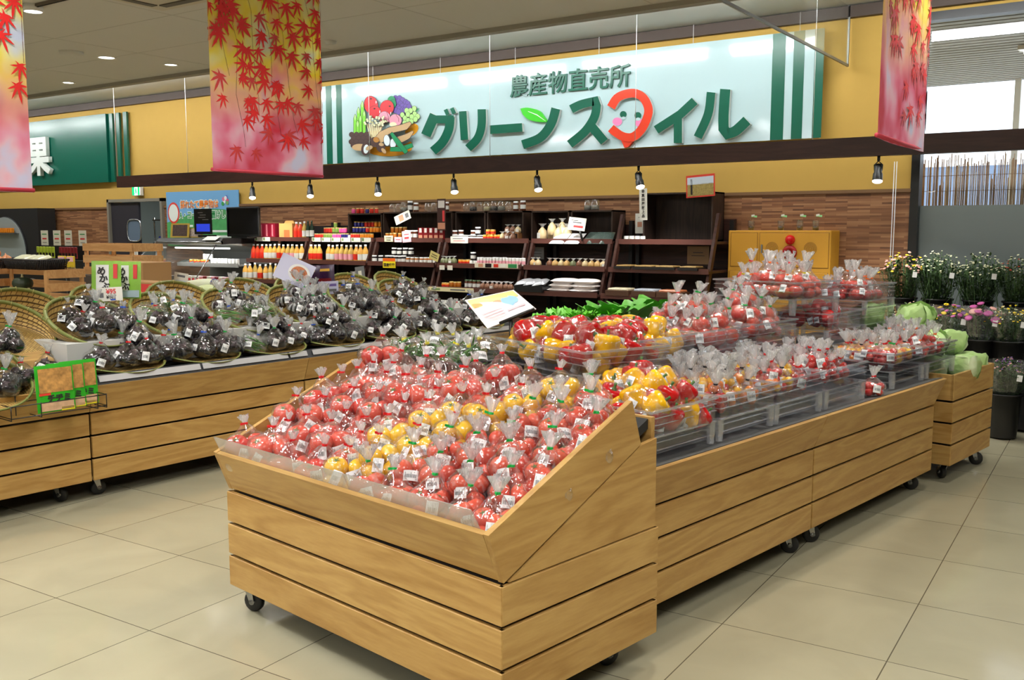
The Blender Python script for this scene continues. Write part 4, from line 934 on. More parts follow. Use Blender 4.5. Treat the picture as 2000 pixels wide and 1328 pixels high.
# front stand: rows climb the sloping bed
cols = 10; rows = 7
rown = ['front row', 'second row from front', 'third row from front', 'middle row', 'third row from back', 'second row from back', 'back row']
ORD = ['', 'first', 'second', 'third', 'fourth', 'fifth', 'sixth', 'seventh', 'eighth', 'ninth', 'tenth', 'eleventh']
def ordn(k, n, a='left', b='right'): return a + 'most' if k == 1 else b + 'most' if k == n else ORD[k] + ' from ' + a
for row in range(rows):
    nc = cols if row % 2 == 0 else cols - 1
    for c in range(nc):
        u = .075 + (1.34 * (c + (.5 if row % 2 else 0)) / (cols - 1)) + U(-.014, .014); v = .07 + row * .104 + U(-.012, .012)
        zb = .555 + (v - .03) * .424 + .012
        uy = .885 - row * .075; d = u - uy            # the yellow column; large tomatoes on its left, green ties on its right
        if abs(d) < (.075 if row not in (2, 4) else .12): P = random.choice(T_YEL); kind = 'yellow tomatoes'
        elif d > 0: P = random.choice(T_RED); kind = 'large pink-red tomatoes'
        else: P = random.choice(T_GRN); kind = 'green-tied red tomatoes'
        if row == 6 and u < .10: continue
        lab = 'bag of %s on the front stand, %s, %s' % (kind, ordn(nc - c, nc), rown[row])
        sc = U(1.08, 1.22) if d > 0 else U(1.02, 1.14)
        put(P, I(u, v, zb), (U(-.16, .06), U(-.14, .14), -ISL_A + U(-.5, .5) + .3), sc, lab, 'tomato bags heaped on the front stand', 'bagged vegetables')

# other kinds of bags
def cb(kinds, cnt, rad, R_, zn, tie, tuft, **k): return make_bag(scatter(kinds, rad, cnt, R_, 2 if cnt > 4 else 1, jit=.2), zn, tie, tuft, name='bagged_cherry_tomatoes', **k)
C_RED = [cb('cr', 12, .0185, .040, .085, 'tie_red', .045), cb('cl', 9, .0170, .036, .08, 'tie_red', .045)]
C_BLK = [cb('cl', 10, .0175, .038, .088, 'tie_black', .05, tie_l=.006), cb(('cy', 'co'), 11, .0185, .040, .086, 'tie_black', .05, tie_l=.006), cb(('cr', 'co', 'cy'), 12, .0185, .040, .086, 'tie_black', .055, tie_l=.006)]
C_ORG = [cb('cr', 13, .019, .040, .09, 'tie_orange', .05), cb('cr', 11, .019, .038, .085, 'tie_orange', .055)]
C_MIX = [cb(('co', 'cy', 'cr'), 12, .0185, .038, .082, 'tie_red', .05), cb(('cy',), 10, .0185, .036, .08, 'tie_green', .03)]
T_PNK = [make_bag(scatter('tom', .043, 3, .042, 1), .118, 'tie_green', .045), make_bag(scatter('tom', .042, 2, .036, 1), .112, 'tie_red', .05)]
T_TOP = [make_bag(scatter('tom', .040, 2, .036, 1), .125, 'tie_red', .06), make_bag(scatter('med', .030, 6, .036, 2), .130, 'tie_yellow', .06), make_bag(scatter('tom', .038, 3, .04, 1), .12, 'tie_orange', .06)]
PEP = dict(kind='x')
def pb(ks, name='bagged_peppers', **k):
    it = []; n = len(ks)
    for i, kk in enumerate(ks):
        a = PI * 2 * i / n; it.append((kk, .042 * math.cos(a), .036 * math.sin(a), .045, .042, (U(-.9, .9), U(-.9, .9), U(0, 6))))
    return make_bag(it, .098, k.get('tie'), k.get('tuft', 0), name=name, gath=.055, labs=1, lab=(-1.3, .4))
PEPS = [pb(('py', 'pr')), pb(('pr', 'pr')), pb(('py', 'pr', 'py')), pb(('pr', 'py', 'pr')), pb(('pr', 'py'))]
def heap(key, protos, nx, ny, layers, label, group, base=.088, step=.052, sc=1.0, cat='bagged vegetables', tilt=.18, inset=.06):
    u, v, z, rot, s = CRATES[key]; s = s or (1, 1, 1); L_, W_ = .44 * s[1], .42 * s[0]; M = Matrix.Rotation(-ISL_A + rot, 4, 'Z'); o = I(u, v, z); k = 0
    tot = sum(max(1, nx - l) * max(1, ny - l) for l in range(layers))
    for l in range(layers):
        ax, ay = max(1, nx - l), max(1, ny - l)
        for j in range(ay):
            for i in range(ax):
                fx = (i + .5) / ax; fy = (j + .5) / ay; ins = inset + l * .03
                x = -ins - (W_ - 2 * ins) * fx if ax > 1 else -W_ * .5; y = ins + (L_ - 2 * ins) * fy if ay > 1 else L_ / 2
                p = o + M @ Vector((x + U(-.012, .012), y + U(-.012, .012), base + l * step + U(-.004, .006)))
                k += 1; lay = ['lowest layer', 'second layer', 'top layer'][l] if layers == 3 else ['bottom layer', 'top layer'][min(l, 1)]
                lb = label + ', %s, %s across, %s deep' % (lay, ORD[i + 1], ORD[j + 1])
                put(random.choice(protos), p, (U(-tilt, tilt), U(-tilt, tilt), U(-.9, .9)), sc * U(.93, 1.08), lb, group, cat)
heap('A1', PEPS, 4, 4, 3, 'bag of peppers in the nearest right crate', 'pepper bags in the near right crate', .088, .056, 1.12, tilt=.45, inset=.056)
heap('B1', PEPS, 5, 3, 2, 'bag of peppers in the large upper crate', 'pepper bags in the large upper crate', .09, .066, 1.15, tilt=.5, inset=.07)
heap('B2', PEPS, 4, 4, 2, 'bag of peppers in the second upper crate', 'pepper bags in the second upper crate', .09, .058, 1.1, tilt=.5, inset=.07)
heap('A2', C_BLK, 4, 4, 2, 'black-tied cherry tomato bag in the second front crate', 'black-tied cherry tomato bags', .112, .045, 1.12)
heap('A3', C_BLK + C_MIX[:1] + C_RED[:1], 4, 3, 2, 'mixed cherry tomato bag in the third front crate', 'cherry tomato bags of the third crate', .112, .045, 1.12)
heap('A4', C_RED, 4, 3, 2, 'red-tied cherry tomato bag in the fourth front crate', 'red-tied cherry tomato bags', .112, .045, 1.12)
heap('A5', C_MIX + C_BLK[2:] + C_RED[:1], 4, 4, 1, 'mixed cherry tomato bag in the fifth front crate', 'cherry tomato bags of the fifth crate', .12, .04, 1.15)
heap('A6', C_ORG, 4, 3, 2, 'orange-tied cherry tomato bag in the last front crate', 'orange-tied cherry tomato bags', .112, .045, 1.12)
heap('B3', T_PNK, 4, 3, 3, 'bag of pink tomatoes in the third upper crate', 'pink tomato bags', .10, .066, 1.1)
heap('B4', T_GRN[:2] + T_PNK[:1], 3, 3, 3, 'bag of red tomatoes in the fourth upper crate', 'red tomato bags of the fourth upper crate', .10, .072, 1.08)
heap('B5', C_RED[1:] + PEPS[1:2] + T_PNK[:1], 3, 2, 2, 'bag of small red vegetables under the topmost crate', 'bags of the crate below the topmost one', .09, .05, 1.0)
heap('C1', T_TOP, 4, 3, 2, 'bag of tomatoes in the topmost crate', 'tomato bags of the topmost crate', .09, .062, 1.05)
heap('D2', C_ORG + T_TOP[2:], 3, 3, 2, 'bag of tomatoes in the far right stack', 'tomato bags of the far right stack', .08, .05, 1.05)
put(C_RED[0], I(.16, 2.93, .66), .5, 1.1, 'cherry tomato bag lying in the gap between the front crates')

# eggplant, bean bags in the bamboo baskets
def eb(n, long=True, tie='tie_blue', tuft=.07, stripes=None, rad=.036):
    it = []
    for i in range(n):
        a = 2 * PI * i / n + .3; it.append(('egg' if long else 'eggr', .038 * math.cos(a), .032 * math.sin(a), .046 + .018 * (i % 2), rad * (1.15 if long else 1), (U(-1.3, -.5) if long else U(-.6, .6), U(-.6, .6), U(0, 6))))
    return make_bag(it, .135, tie, tuft * .8, F_DARK, 'bagged_eggplants', labs=1, lab=(-1.0, .5), stripes=stripes)
EGG = [eb(4, True, 'tie_red', .05), eb(5, True, 'tie_blue', .04), eb(3, False, 'tie_green', .08, rad=.042), eb(4, True, None, .03), eb(5, True, 'tie_red', .03)]
film('print_white', .62, .06, (.95, .95, .95), .12, .6, 50, .2)
EGS = [eb(4, True, 'tie_green', .07, 'print_white'), eb(3, True, 'tie_green', .08, 'print_white')]
def bb(kind, n, tie, tuft):
    it = []
    for i in range(n):
        it.append((kind, U(-.03, .03), U(-.035, .035), .024 + .013 * (i % 5), .068, (U(-.2, .2), U(-.25, .25) + .2, U(.9, 2.0))))
    return make_bag(it, .11, tie, tuft, None, 'bagged_green_beans', labs=1, lab=(-1.1, .55))
BEAN = [bb('bean', 11, 'tie_blue', .06), bb('bean', 12, None, .04)]
BEND = [bb('beand', 12, 'tie_yellow', .045), bb('beand', 13, 'tie_yellow', .04)]
def Ld(P, s, n, z, lab, group, sc=1.1, tl=.22): put(P, Lp(s, n, z), (U(-tl, tl), U(-tl, tl) + .1, -LIS_A + U(-.6, .6) + .2), sc * U(.94, 1.08), lab, group, 'bagged vegetables')
lowpos = ['first', 'second', 'third', 'fourth', 'fifth', 'sixth', 'last']
for i in range(7):
    c = .30 + i * .53; k = 0
    for (ds, dn, dz) in ((-.16, .06, 0), (-.02, .10, 0), (.12, .09, 0), (.24, .04, 0), (-.12, -.09, .03), (.04, -.07, .035), (.18, -.08, .03), (-.02, -.02, .10), (.12, -.01, .09)):
        if i == 0 and k in (7,): k += 1; continue
        green = i == 2 and k in (0, 4)
        P = random.choice(BEAN) if green else random.choice(EGG)
        k += 1; pos = ['front left', 'front centre left', 'front centre right', 'front right', 'back left', 'back centre', 'back right', 'upper left', 'upper right'][k - 1]
        Ld(P, c + ds, -.20 + dn, .712 + dz, 'bag of %s, %s of the %s lower basket' % ('green beans' if green else 'dark eggplants', pos, lowpos[i]), 'bags in the %s lower basket' % lowpos[i], 1.12)
upc = [('egg', .27), ('beanegg', .80), ('stripebean', 1.32), ('stripe', 1.86), ('egg', 2.42), ('egg', 2.95)]
for i, (kd, c) in enumerate(upc):
    k = 0
    for (ds, dn, dz) in ((-.14, .08, 0), (0, .11, 0), (.14, .09, 0), (-.12, -.04, .045), (.03, -.03, .045), (.17, -.05, .045), (.02, -.12, .10)):
        if kd == 'egg': P = random.choice(EGG); w_ = 'dark eggplants'
        elif kd == 'beanegg': P = random.choice(BEAN) if k > 2 else random.choice(EGG); w_ = 'green beans' if k > 2 else 'dark eggplants'
        elif kd == 'stripebean': P = random.choice(BEAN) if k < 3 else random.choice(EGS); w_ = 'green beans' if k < 3 else 'eggplants with white print'
        else: P = random.choice(EGS); w_ = 'eggplants with white print'
        k += 1; pos = ['front left', 'front centre', 'front right', 'middle left', 'middle', 'middle right', 'back'][k - 1]
        Ld(P, c + ds, -.43 + dn, .892 + dz, 'bag of %s, %s of the %s upper basket' % (w_, pos, lowpos[i] if i < 5 else 'last'), 'bags in the %s upper basket' % (lowpos[i] if i < 5 else 'last'), 1.08)
for k, (s, n, z) in enumerate(((-.62, -.16, .86), (-.48, -.12, .84), (-.34, -.16, .86), (-.55, -.32, .92), (-.4, -.3, .92))):
    Ld(EGG[k % 5], s, n, z, 'bag of eggplants at %s in the steeply tilted basket' % ['lower left', 'lower middle', 'lower right', 'upper left', 'upper right'][k], 'bags in the steeply tilted basket', 1.1)
for k, (s, n, z) in enumerate(((-.72, -.04, .66), (-.58, .0, .65), (-.44, .0, .65), (-.52, -.14, .67), (-.32, -.08, .68), (-.18, -.10, .70))):
    Ld(EGG[k % 5], s, n, z, 'bag of eggplants in the low basket behind the packets, %s' % ['far left', 'front left', 'front right', 'back left', 'back right', 'far right'][k], 'bags in the low left basket', 1.05)
# ------------------------------------------------------------------ things along the back wall
random.seed(5)
wood('dark_wood', (80, 48, 38), (40, 24, 22), 'X', .4); wood('box_wood', (72, 54, 44), (36, 26, 22), 'Z', .5); mat('shelf_black', (24, 20, 20), .5); mat('lip_red', (92, 54, 46), .4)
SHX = [-9.773, -8.752, -7.674, -6.643, -5.50, -4.506, -3.42]
LV = [(1.395, 8.45), (1.125, 8.30), (.875, 8.15), (.60, 8.0), (.30, 7.9)]
ulab = ['holding juice bottles and red gift boxes', 'holding rows of colourful jam jars', 'holding dark jars and red seasoning packets', 'holding honey jars and small glass jars', 'holding white flat packs and bagged beans', 'holding two tall empty box compartments']
for i in range(6):
    x0, x1 = SHX[i] + .02, SHX[i + 1] - .02; r = root('wall_shelf', ((x0 + x1) / 2, 8.9, 0), 'dark wooden wall shelf ' + ulab[i], 'shelf'); w_ = x1 - x0; hx = w_ / 2
    Geo().box((0, .04, .86), (w_, .02, 1.4 if i != 5 else 1.5)).obj('back_panel', 'dark_wood' if i > 1 else 'shelf_black', r)
    for s in (-1, 1):
        X = s * (hx - .02); H_ = 1.66 if i == 5 else 1.37; q_ = .358 * H_; Geo().prism([(X - .014, -.97, 0), (X - .014, -.91, 0), (X - .014, -.91 + q_, H_), (X - .014, -.97 + q_, H_)], (.028, 0, 0)).obj('upright', 'dark_wood', r)
        Geo().box((X, -.0, .8), (.04, .05, 1.6)).obj('upright', 'shelf_black', r)
    for k, (z, yf) in enumerate(LV):
        g = Geo(); d = 8.9 - yf; g.box((0, -d / 2, z - .012), (w_ - .002, d, .022)); g.box((0, -d - .006, z - .004), (w_ - .002, .016, .05), 1); g.obj('shelf', ['dark_wood', 'lip_red'], r)
def obox(x0, x1, z1, lab, div=None, y0=8.62):
    r = root('display_box', ((x0 + x1) / 2, y0, LV[0][0]), lab, 'box'); w_, h = x1 - x0, z1 - LV[0][0]; t = .016; g = Geo(); g.box((0, .14, h - t / 2), (w_, .28, t)).box((0, .14, t / 2), (w_, .28, t)).box((0, .272, h / 2), (w_, .012, h))
    for X in (-w_ / 2 + t / 2, w_ / 2 - t / 2): g.box((X, .14, h / 2), (t, .28, h))
    g.obj('box_shell', 'box_wood', r)
    if div: Geo().box((div, .134, h / 2), (t, .268, h - 2 * t)).obj('divider', 'box_wood', r)
obox(-8.27, -7.72, 1.705, 'open dark box filled with blue, red and orange jam jars')
obox(-7.70, -6.66, 1.715, 'wide open dark box above the red seasoning packets')
obox(-6.62, -6.20, 1.71, 'open dark box with nothing in it, right of the tall food leaflet')
obox(-6.18, -5.70, 1.71, 'open dark box with a tiny wooden jar stand inside')
obox(-5.60, -5.13, 1.705, 'open dark box behind the clear bags of snacks')
obox(-5.11, -4.62, 1.705, 'open dark box behind the dark green printed bags')
obox(-4.28, -3.55, 1.865, 'tall two-part open box, empty, with a photo clipped on top', 0.0)
# ---- jars and bottles
gj = film('jar_glass', .06, .10, (.93, .95, .94), .04, 0, 3, 0)
for n_, c_ in dict(j_red=(206, 52, 40), j_orange=(236, 140, 34), j_pink=(232, 84, 150), j_blue=(44, 44, 110), j_green=(120, 150, 70), j_dark=(30, 20, 24), j_honey=(170, 96, 24), j_brown=(92, 48, 30), j_lid_gold=(190, 160, 90), j_lid_white=(228, 228, 228), j_label=(226, 226, 220), j_beans=(120, 116, 104), b_juice=(224, 170, 80), b_juice2=(206, 172, 88), b_red=(214, 70, 34), b_green=(26, 52, 34), l_red=(222, 50, 34), l_pink=(240, 170, 180), j_lidgreen=(60, 80, 50)).items(): mat(n_, c_, .25)
PR = {}
def jar(key, body, lid, lab=None, h=.062, rr=.0235, name='jam_jar', cat='jar', glass=False, neck=.9):
    r = root(name, (0, 0, -5), name, cat)
    Geo().lathe([(.001, 0), (rr * .94, 0), (rr, .004), (rr, h * .72), (rr * neck, h * .84)], 14, cap=False).obj('jar_body', body, r)
    Geo().lathe([(rr * (neck + .06), h * .84), (rr * (neck + .06), h), (.001, h)], 14).obj('lid', lid, r)
    if lab: Geo().lathe([(rr * 1.02, h * .2), (rr * 1.02, h * .6)], 14).obj('paper_label', lab, r)
    PR[key] = freeze(r); return r
def bottle(key, body, lab, cap='j_lid_white', h=.20, rr=.037, lz=(.12, .46), name='juice_bottle'):
    r = root(name, (0, 0, -5), name, 'bottle')
    Geo().lathe([(.001, 0), (rr * .95, 0), (rr, .006), (rr, h * .55), (rr * .8, h * .68), (rr * .42, h * .82), (rr * .36, h * .9)], 16).obj('bottle_body', body, r)
    Geo().lathe([(rr * .42, h * .89), (rr * .42, h), (.001, h)], 12).obj('cap', cap, r)
    Geo().lathe([(rr * 1.02, h * lz[0]), (rr * 1.02, h * lz[1])], 16).obj('paper_label', lab, r)
    PR[key] = freeze(r); return r
for c in ('red', 'orange', 'pink', 'blue', 'green'): jar(c, 'j_' + c, 'j_lid_gold')
jar('dark', 'j_dark', 'j_lid_white', 'j_label', .085, .03); jar('honey', 'j_honey', 'j_lid_white', 'j_label', .07, .026, 'honey_jar'); jar('lowdark', 'j_dark', 'j_lid_white', 'j_label', .05, .026)
jar('orangelab', 'j_orange', 'j_lid_gold', 'j_red', .055, .028); jar('amber', 'j_honey', 'j_lid_gold', None, .07, .024, 'honey_jar'); jar('tall', 'j_brown', 'j_lidgreen', 'j_label', .095, .022, 'pickle_jar')
jar('bigdark', 'j_dark', 'j_lid_white', 'j_label', .13, .033, 'sauce_jar'); jar('white', 'j_label', 'j_lid_white', None, .045, .026, 'small_jar'); jar('spice', 'j_label', 'j_lid_white', 'l_pink', .085, .022, 'spice_jar')
jar('browntall', 'j_brown', 'j_lid_white', 'j_label', .105, .03, 'sauce_jar')
def preserving(key, fillc, h=.11, rr=.045):
    r = root('glass_canister', (0, 0, -5), 'canister', 'jar')
    Geo().lathe([(.001, .002), (rr * .9, .002), (rr, .01), (rr, h * .72), (rr * .8, h * .82), (rr * .8, h * .86)], 16).obj('jar_glass_body', gj, r)
    Geo().lathe([(rr * .84, h * .86), (rr * .84, h * .97), (.001, h)], 16).obj('lid', gj, r)
    if fillc: Geo().lathe([(.001, .005), (rr * .85, .005), (rr * .93, .012), (rr * .93, h * .45), (.001, h * .5)], 16).obj('contents', fillc, r)
    PR[key] = freeze(r)
preserving('can_e', None, .1, .043); preserving('can_d', 'j_dark'); preserving('can_b', 'j_beans'); preserving('can_l', mat('grain', (186, 170, 130), .7))
bottle('ju', 'b_juice', 'j_label'); bottle('ju2', 'b_juice2', 'l_pink'); bottle('ju3', 'b_juice', 'l_red'); bottle('jr', 'b_red', 'l_red'); bottle('gr', 'b_green', 'j_label', 'b_green', .22, .026, name='wine_bottle'); bottle('yl', 'b_juice2', 'j_label', h=.21, rr=.03)
CW = dict(red='red', orange='orange', pink='pink', blue='dark blue', green='olive green', dark='black', honey='amber', lowdark='squat dark', orangelab='orange-labelled', amber='gold-lidded amber', tall='tall brown', bigdark='big black', white='white', spice='pale', browntall='brown', can_e='empty', can_d='dark-filled', can_b='bean-filled', can_l='grain-filled', ju='white-labelled orange', ju2='pink-labelled yellow', ju3='red-labelled orange', jr='red', gr='dark green', yl='pale yellow')
def rowof(seq, x0, x1, z, y, where):
    n = len(seq)
    for i, k in enumerate(seq):
        if k is None: continue
        x = x0 + (x1 - x0) * (i + .5) / n; nm = PR[k].name.split('.')[0].replace('_', ' ')
        cnt_ = seq.count(k)
        lb = '%s %s %s' % (CW[k], nm, where)
        put(PR[k], (x, y + U(-.006, .006), z), U(0, 6), U(.97, 1.03), lb, 'row of ' + lb if cnt_ > 1 else None)
S0, S1, S2 = 1.40, 1.13, .88
rowof(['pink', 'red', 'red', 'blue', 'red', 'red'], -8.27, -7.82, 1.707, 8.68, 'on top of the box of jam jars')
rowof(['blue'] * 3 + ['red'] * 3 + ['orange'] * 3, -8.24, -7.74, S0 + .145, 8.70, 'in the upper row inside the box')
rowof(['blue'] * 4 + ['red'] + ['orange'] * 4, -8.24, -7.74, S0 + .078, 8.67, 'in the lower row inside the box')
tag(Geo().box((-7.99, 8.72, S0 + .141), (.5, .1, .004)).obj('thin_shelf', 'box_wood'), 'thin board between the two jar rows inside the box', 'board'); tag(Geo().box((-7.99, 8.69, S0 + .074), (.5, .12, .004)).obj('thin_shelf', 'box_wood'), 'thin board under the lower jar row inside the box', 'board')
rowof(['red'] * 4 + ['green'] * 3 + ['pink'] * 3, -8.66, -8.27, S0 + .072, 8.60, 'in the raised back row left of the box')
tag(Geo().box((-8.47, 8.60, S0 + .035), (.4, .07, .07)).obj('jar_riser', 'dark_wood'), 'small dark riser under the raised jam jars', 'riser')
rowof(['green'], -8.50, -8.42, S0 + .135, 8.60, 'standing alone on top of the raised row')
rowof(['red'] * 4 + ['green'] * 4 + ['pink'] * 4 + ['blue'] * 3 + ['white'] + ['red'] * 4 + ['orange'] * 5, -8.72, -7.76, S0, 8.50, 'in the front row over the price cards')
for i in range(6):
    tag(Geo().box((-8.63 + i * .165, 8.435, 1.388), (.15, .003, .052), 0).box((-8.68 + i * .165, 8.433, 1.392), (.03, .002, .034), 1).obj('price_card', [mat('card_white', (228, 226, 214), .6), mat('card_green', (120, 150, 90), .6)]), 'small white price card on the edge of the jam jar shelf', 'price card', 'price cards below the jam jars')
for i in range(2):
    tag(Geo().box((-9.68 + i * .15, 8.435, 1.388), (.14, .003, .052), 0).box((-9.72 + i * .15, 8.433, 1.392), (.03, .002, .034), 1).obj('price_card', ['card_white', 'card_green']), 'small white price card below the dark red gift boxes', 'price card', 'price cards below the gift boxes')
for i in range(3):
    r = root('gift_box', (-9.70 + i * .105, 8.55, S0), 'tall dark red gift box beside the carton with a handle', 'box', 'dark red gift boxes')
    Geo().box((0, 0, .095), (.098, .09, .19)).obj('carton', mat('gift_red', (150, 24, 48), .4), r); Geo().box((0, -.0465, .1), (.03, .002, .15)).obj('print_band', mat('gift_pink', (214, 120, 130), .5), r)
r = root('carton_with_handle', (-9.24, 8.56, S0), 'tan cardboard bottle carton with a handle and apple picture', 'box')
Geo().box((0, 0, .095), (.24, .12, .19)).obj('carton', mat('kraft', (206, 160, 92), .6), r); Geo().prism([(-.09, 0, .19), (.09, 0, .19), (.06, 0, .225), (-.06, 0, .225)], (0, .02, 0)).obj('handle', 'kraft', r)
Geo().box((.02, -.061, .06), (.1, .002, .09)).obj('picture_label', mat('apple_orange', (240, 110, 60), .5), r)
rowof(['jr', 'jr', 'yl', 'gr', 'gr'], -9.10, -8.77, S0, 8.53, 'on the top shelf right of the tan carton')
rowof(['jr', 'jr', 'jr', 'ju', 'ju', 'ju', 'ju3', 'ju3', 'ju2', 'ju2', 'ju', 'ju'], -9.74, -8.78, S1, 8.37, 'on the middle shelf left of the dark divider')
rowof(['ju3', 'ju3', 'ju3', None, 'ju', 'ju', 'ju2', 'ju2', 'ju2', 'ju2', 'ju3', 'ju', 'ju'], -8.70, -7.72, S1, 8.37, 'on the middle shelf under the jam price cards')
rowof(['ju', 'ju', 'yl', 'ju3', 'ju', 'yl', 'yl', 'ju2', 'ju2', 'yl'], -9.74, -8.80, S2, 8.22, 'on the lower shelf behind the food picture card')
# unit 3
rowof(['can_e', 'can_e', 'can_b', 'bigdark', 'browntall', None, 'can_e', 'can_e', 'browntall', 'browntall'], -7.68, -6.78, 1.717, 8.72, 'on top of the wide open box')
rowof(['amber', 'amber', 'amber', 'amber'], -7.62, -7.36, S0 + .07, 8.66, 'in the back row inside the wide box'); tag(Geo().box((-7.49, 8.68, S0 + .035), (.3, .1, .07)).obj('jar_riser', 'box_wood'), 'small riser under the amber jars in the wide box', 'riser')
rowof(['amber'] * 5, -7.60, -7.28, S0, 8.54, 'on the shelf before the wide box')
rowof(['browntall'] * 3, -7.28, -7.08, S0, 8.52, 'behind the pink and cream price cards')
for i in range(9):
    c_ = [mat('pk_red', (120, 16, 22), .35), mat('pk_dark', (40, 20, 20), .35)][i % 2]
    r = root('seasoning_packet', (-7.02 + (i % 5) * .075, 8.50 + (i // 5) * .07, S0), 'dark red seasoning packet with a cook picture, left of the tall leaflet', 'packet', 'dark red seasoning packets')
    Geo().box((0, 0, .065), (.07, .02, .13)).obj('packet_body', 'pk_red', r); Geo().box((0, -.0105, .10), (.035, .001, .05)).obj('picture', mat('cook_white', (214, 206, 200), .5), r); Geo().box((0, -.0105, .03), (.05, .001, .035)).obj('picture', mat('food_tan', (200, 140, 110), .5), r)
def card(name, x, y, z, w_, h, m, lab, rot=(0, 0, 0), marks=(), cat='card'):
    r = root(name, (x, y, z), lab, cat, None, rot); Geo().box((0, 0, h / 2), (w_, .003, h)).obj('sheet', m, r)
    for (mx, mz, mw, mh, mm) in marks: Geo().box((mx, -.0022, mz), (mw, .0012, mh)).obj('print', mm, r)
    return r
CR_ = mat('card_cream', (236, 226, 180), .6); PK_ = mat('card_pink', (240, 190, 200), .6); YE_ = mat('card_yellow', (248, 226, 30), .5); OR_ = mat('card_orange', (244, 110, 30), .5); INK = MATS['ink']; TXT = mat('txt_grey', (110, 110, 112), .6); REDT = mat('txt_red', (214, 60, 60), .6)
card('price_card', -7.44, 8.42, 1.37, .13, .07, CR_, 'cream handwritten card on the shelf edge left of the pink cards', marks=((0, .045, .09, .008, INK), (0, .02, .07, .01, INK)))
card('price_card', -7.30, 8.425, 1.365, .11, .06, PK_, 'low pink card right of the cream handwritten card', marks=((0, .03, .07, .008, REDT),))
card('price_card', -7.16, 8.42, 1.365, .12, .13, PK_, 'taller pink card in front of the seasoning packets', (0, -.1, .1), ((0, .09, .07, .008, REDT), (0, .05, .06, .02, REDT)))
card('recipe_cards', -7.25, 8.47, 1.60, .24, .10, 'card_white', 'tilted white recipe cards hanging above the pink cards', (0, -.35, 0), ((-.02, .05, .07, .07, 'food_tan'), (.07, .05, .05, .05, TXT)), 'card')
card('hanging_leaflet', -6.69, 8.46, 1.50, .12, .35, mat('leaflet_dark', (66, 40, 36), .4), 'tall narrow brown food leaflet hanging over the shelf', (0, 0, 0), ((0, .29, .09, .08, 'cook_white'), (.03, .16, .03, .12, 'txt_red'), (0, .05, .1, .07, 'food_tan')), 'leaflet')
rowof(['dark', 'dark'], -7.66, -7.46, S1, 8.36, 'at the left end of the middle shelf')
rowof(['dark'] * 4, -7.40, -7.06, S1 + .085, 8.42, 'in the raised row above the yellow sign'); tag(Geo().box((-7.22, 8.43, S1 + .042), (.4, .07, .084)).obj('jar_riser', 'box_wood'), 'riser hidden behind the yellow sign', 'riser')
rowof(['dark'] * 5 + ['honey'] * 7, -7.44, -6.68, S1, 8.36, 'along the middle shelf beside the yellow sign')
r = card('shelf_sign', -7.30, 8.265, 1.075, .19, .075, YE_, 'yellow and orange sign with black lettering on the middle shelf', (0, 0, 0), ((0, .093, .185, .035, OR_),), 'sign')
text('lettering', '国産蜂蜜', .042, (-.084, -.003, .018), (PI / 2, 0, 0), INK, r, .0004, .001)
card('shelf_tag', -6.66, 8.27, 1.175, .13, .09, mat('tag_olive', (196, 182, 110), .6), 'tilted olive paper tag between the honey jars and small jars', (0, .35, 0), ((0, .06, .08, .006, INK), (0, .035, .09, .006, INK)), 'tag')
# metal tubs low
for i, x in enumerate((-7.10, -6.80)):
    r = root('metal_tub', (x, 8.2, .80), 'shiny metal tub with bagged goods, %s of the two behind the last baskets' % ('left' if i == 0 else 'right'), 'tub')
    Geo().lathe([(.001, 0), (.10, 0), (.13, .09), (.135, .09)], 20).obj('tub_body', 'steel', r); 
    for s in (-1, 1): Geo().tube([(s * .132, -.02, .06), (s * .15, -.02, .05), (s * .15, .02, .05), (s * .132, .02, .06)], .004, 6).obj('handle', 'steel', r)
card('shelf_tag', -7.60, 8.12, .90, .14, .19, mat('tag_grey', (120, 122, 124), .5), 'grey translucent tag hanging under the jam shelf', (0, -.15, 0), ((0, .1, .05, .08, 'card_white'),), 'tag')
card('handwritten_card', -7.28, 7.7, .86, .22, .13, mat('card_greyw', (206, 206, 190), .6), 'tilted pale handwritten card behind the far bamboo baskets', (0, -.45, 0), ((0, .08, .12, .008, TXT), (0, .05, .14, .008, TXT)), 'card')
# unit 4
rowof(['can_e', 'can_d', 'can_e', 'can_l', 'can_d', 'can_b', 'can_e', 'browntall', 'browntall'], -6.58, -5.72, 1.712, 8.72, 'on top of the middle pair of boxes')
rowof(['browntall', 'browntall', None, 'browntall'], -6.62, -6.28, S0, 8.56, 'behind the low white-lidded row')
rowof(['lowdark'] * 9 + ['orangelab'] * 5, -6.56, -5.90, S0, 8.50, 'in the low row behind the white price card')
rowof(['dark'], -6.25, -6.18, S0 + .05, 8.5, 'stacked on the low white-lidded row'); rowof(['orangelab', 'orangelab'], -6.10, -5.98, S0 + .055, 8.5, 'stacked on the low orange row')
card('price_card', -6.42, 8.43, 1.36, .24, .075, 'card_white', 'wide white price card before the low white-lidded jars', marks=((-.02, .05, .14, .008, TXT), (0, .025, .16, .005, REDT)))
def baggie(key, fillm, h=.09, rr=.034, fz=.05, nm='snack_bag'):
    r = root(nm, (0, 0, -5), nm, 'bag'); g = Geo(); g.lathe([(.001, 0), (rr, .0), (rr * 1.05, fz * .5), (rr * .9, fz), (.006, fz + .022)], 14, fn=lambda a, z, k: 1 + .07 * math.sin(5 * a + z * 90)); g.obj('contents', fillm, r)
    Geo().lathe([(.007, fz + .018), (.012, fz + .03), (.026, h)], 14, fn=lambda a, z, k: 1 + .4 * math.sin(4 * a) * (k > 0)).obj('gathered_top', F_TUFT, r); Geo().box((0, -rr * 1.03, fz * .5), (rr, .002, fz * .6)).obj('paper_label', 'j_label', r)
    PR[key] = freeze(r); CW[key] = {}.get(key, key)
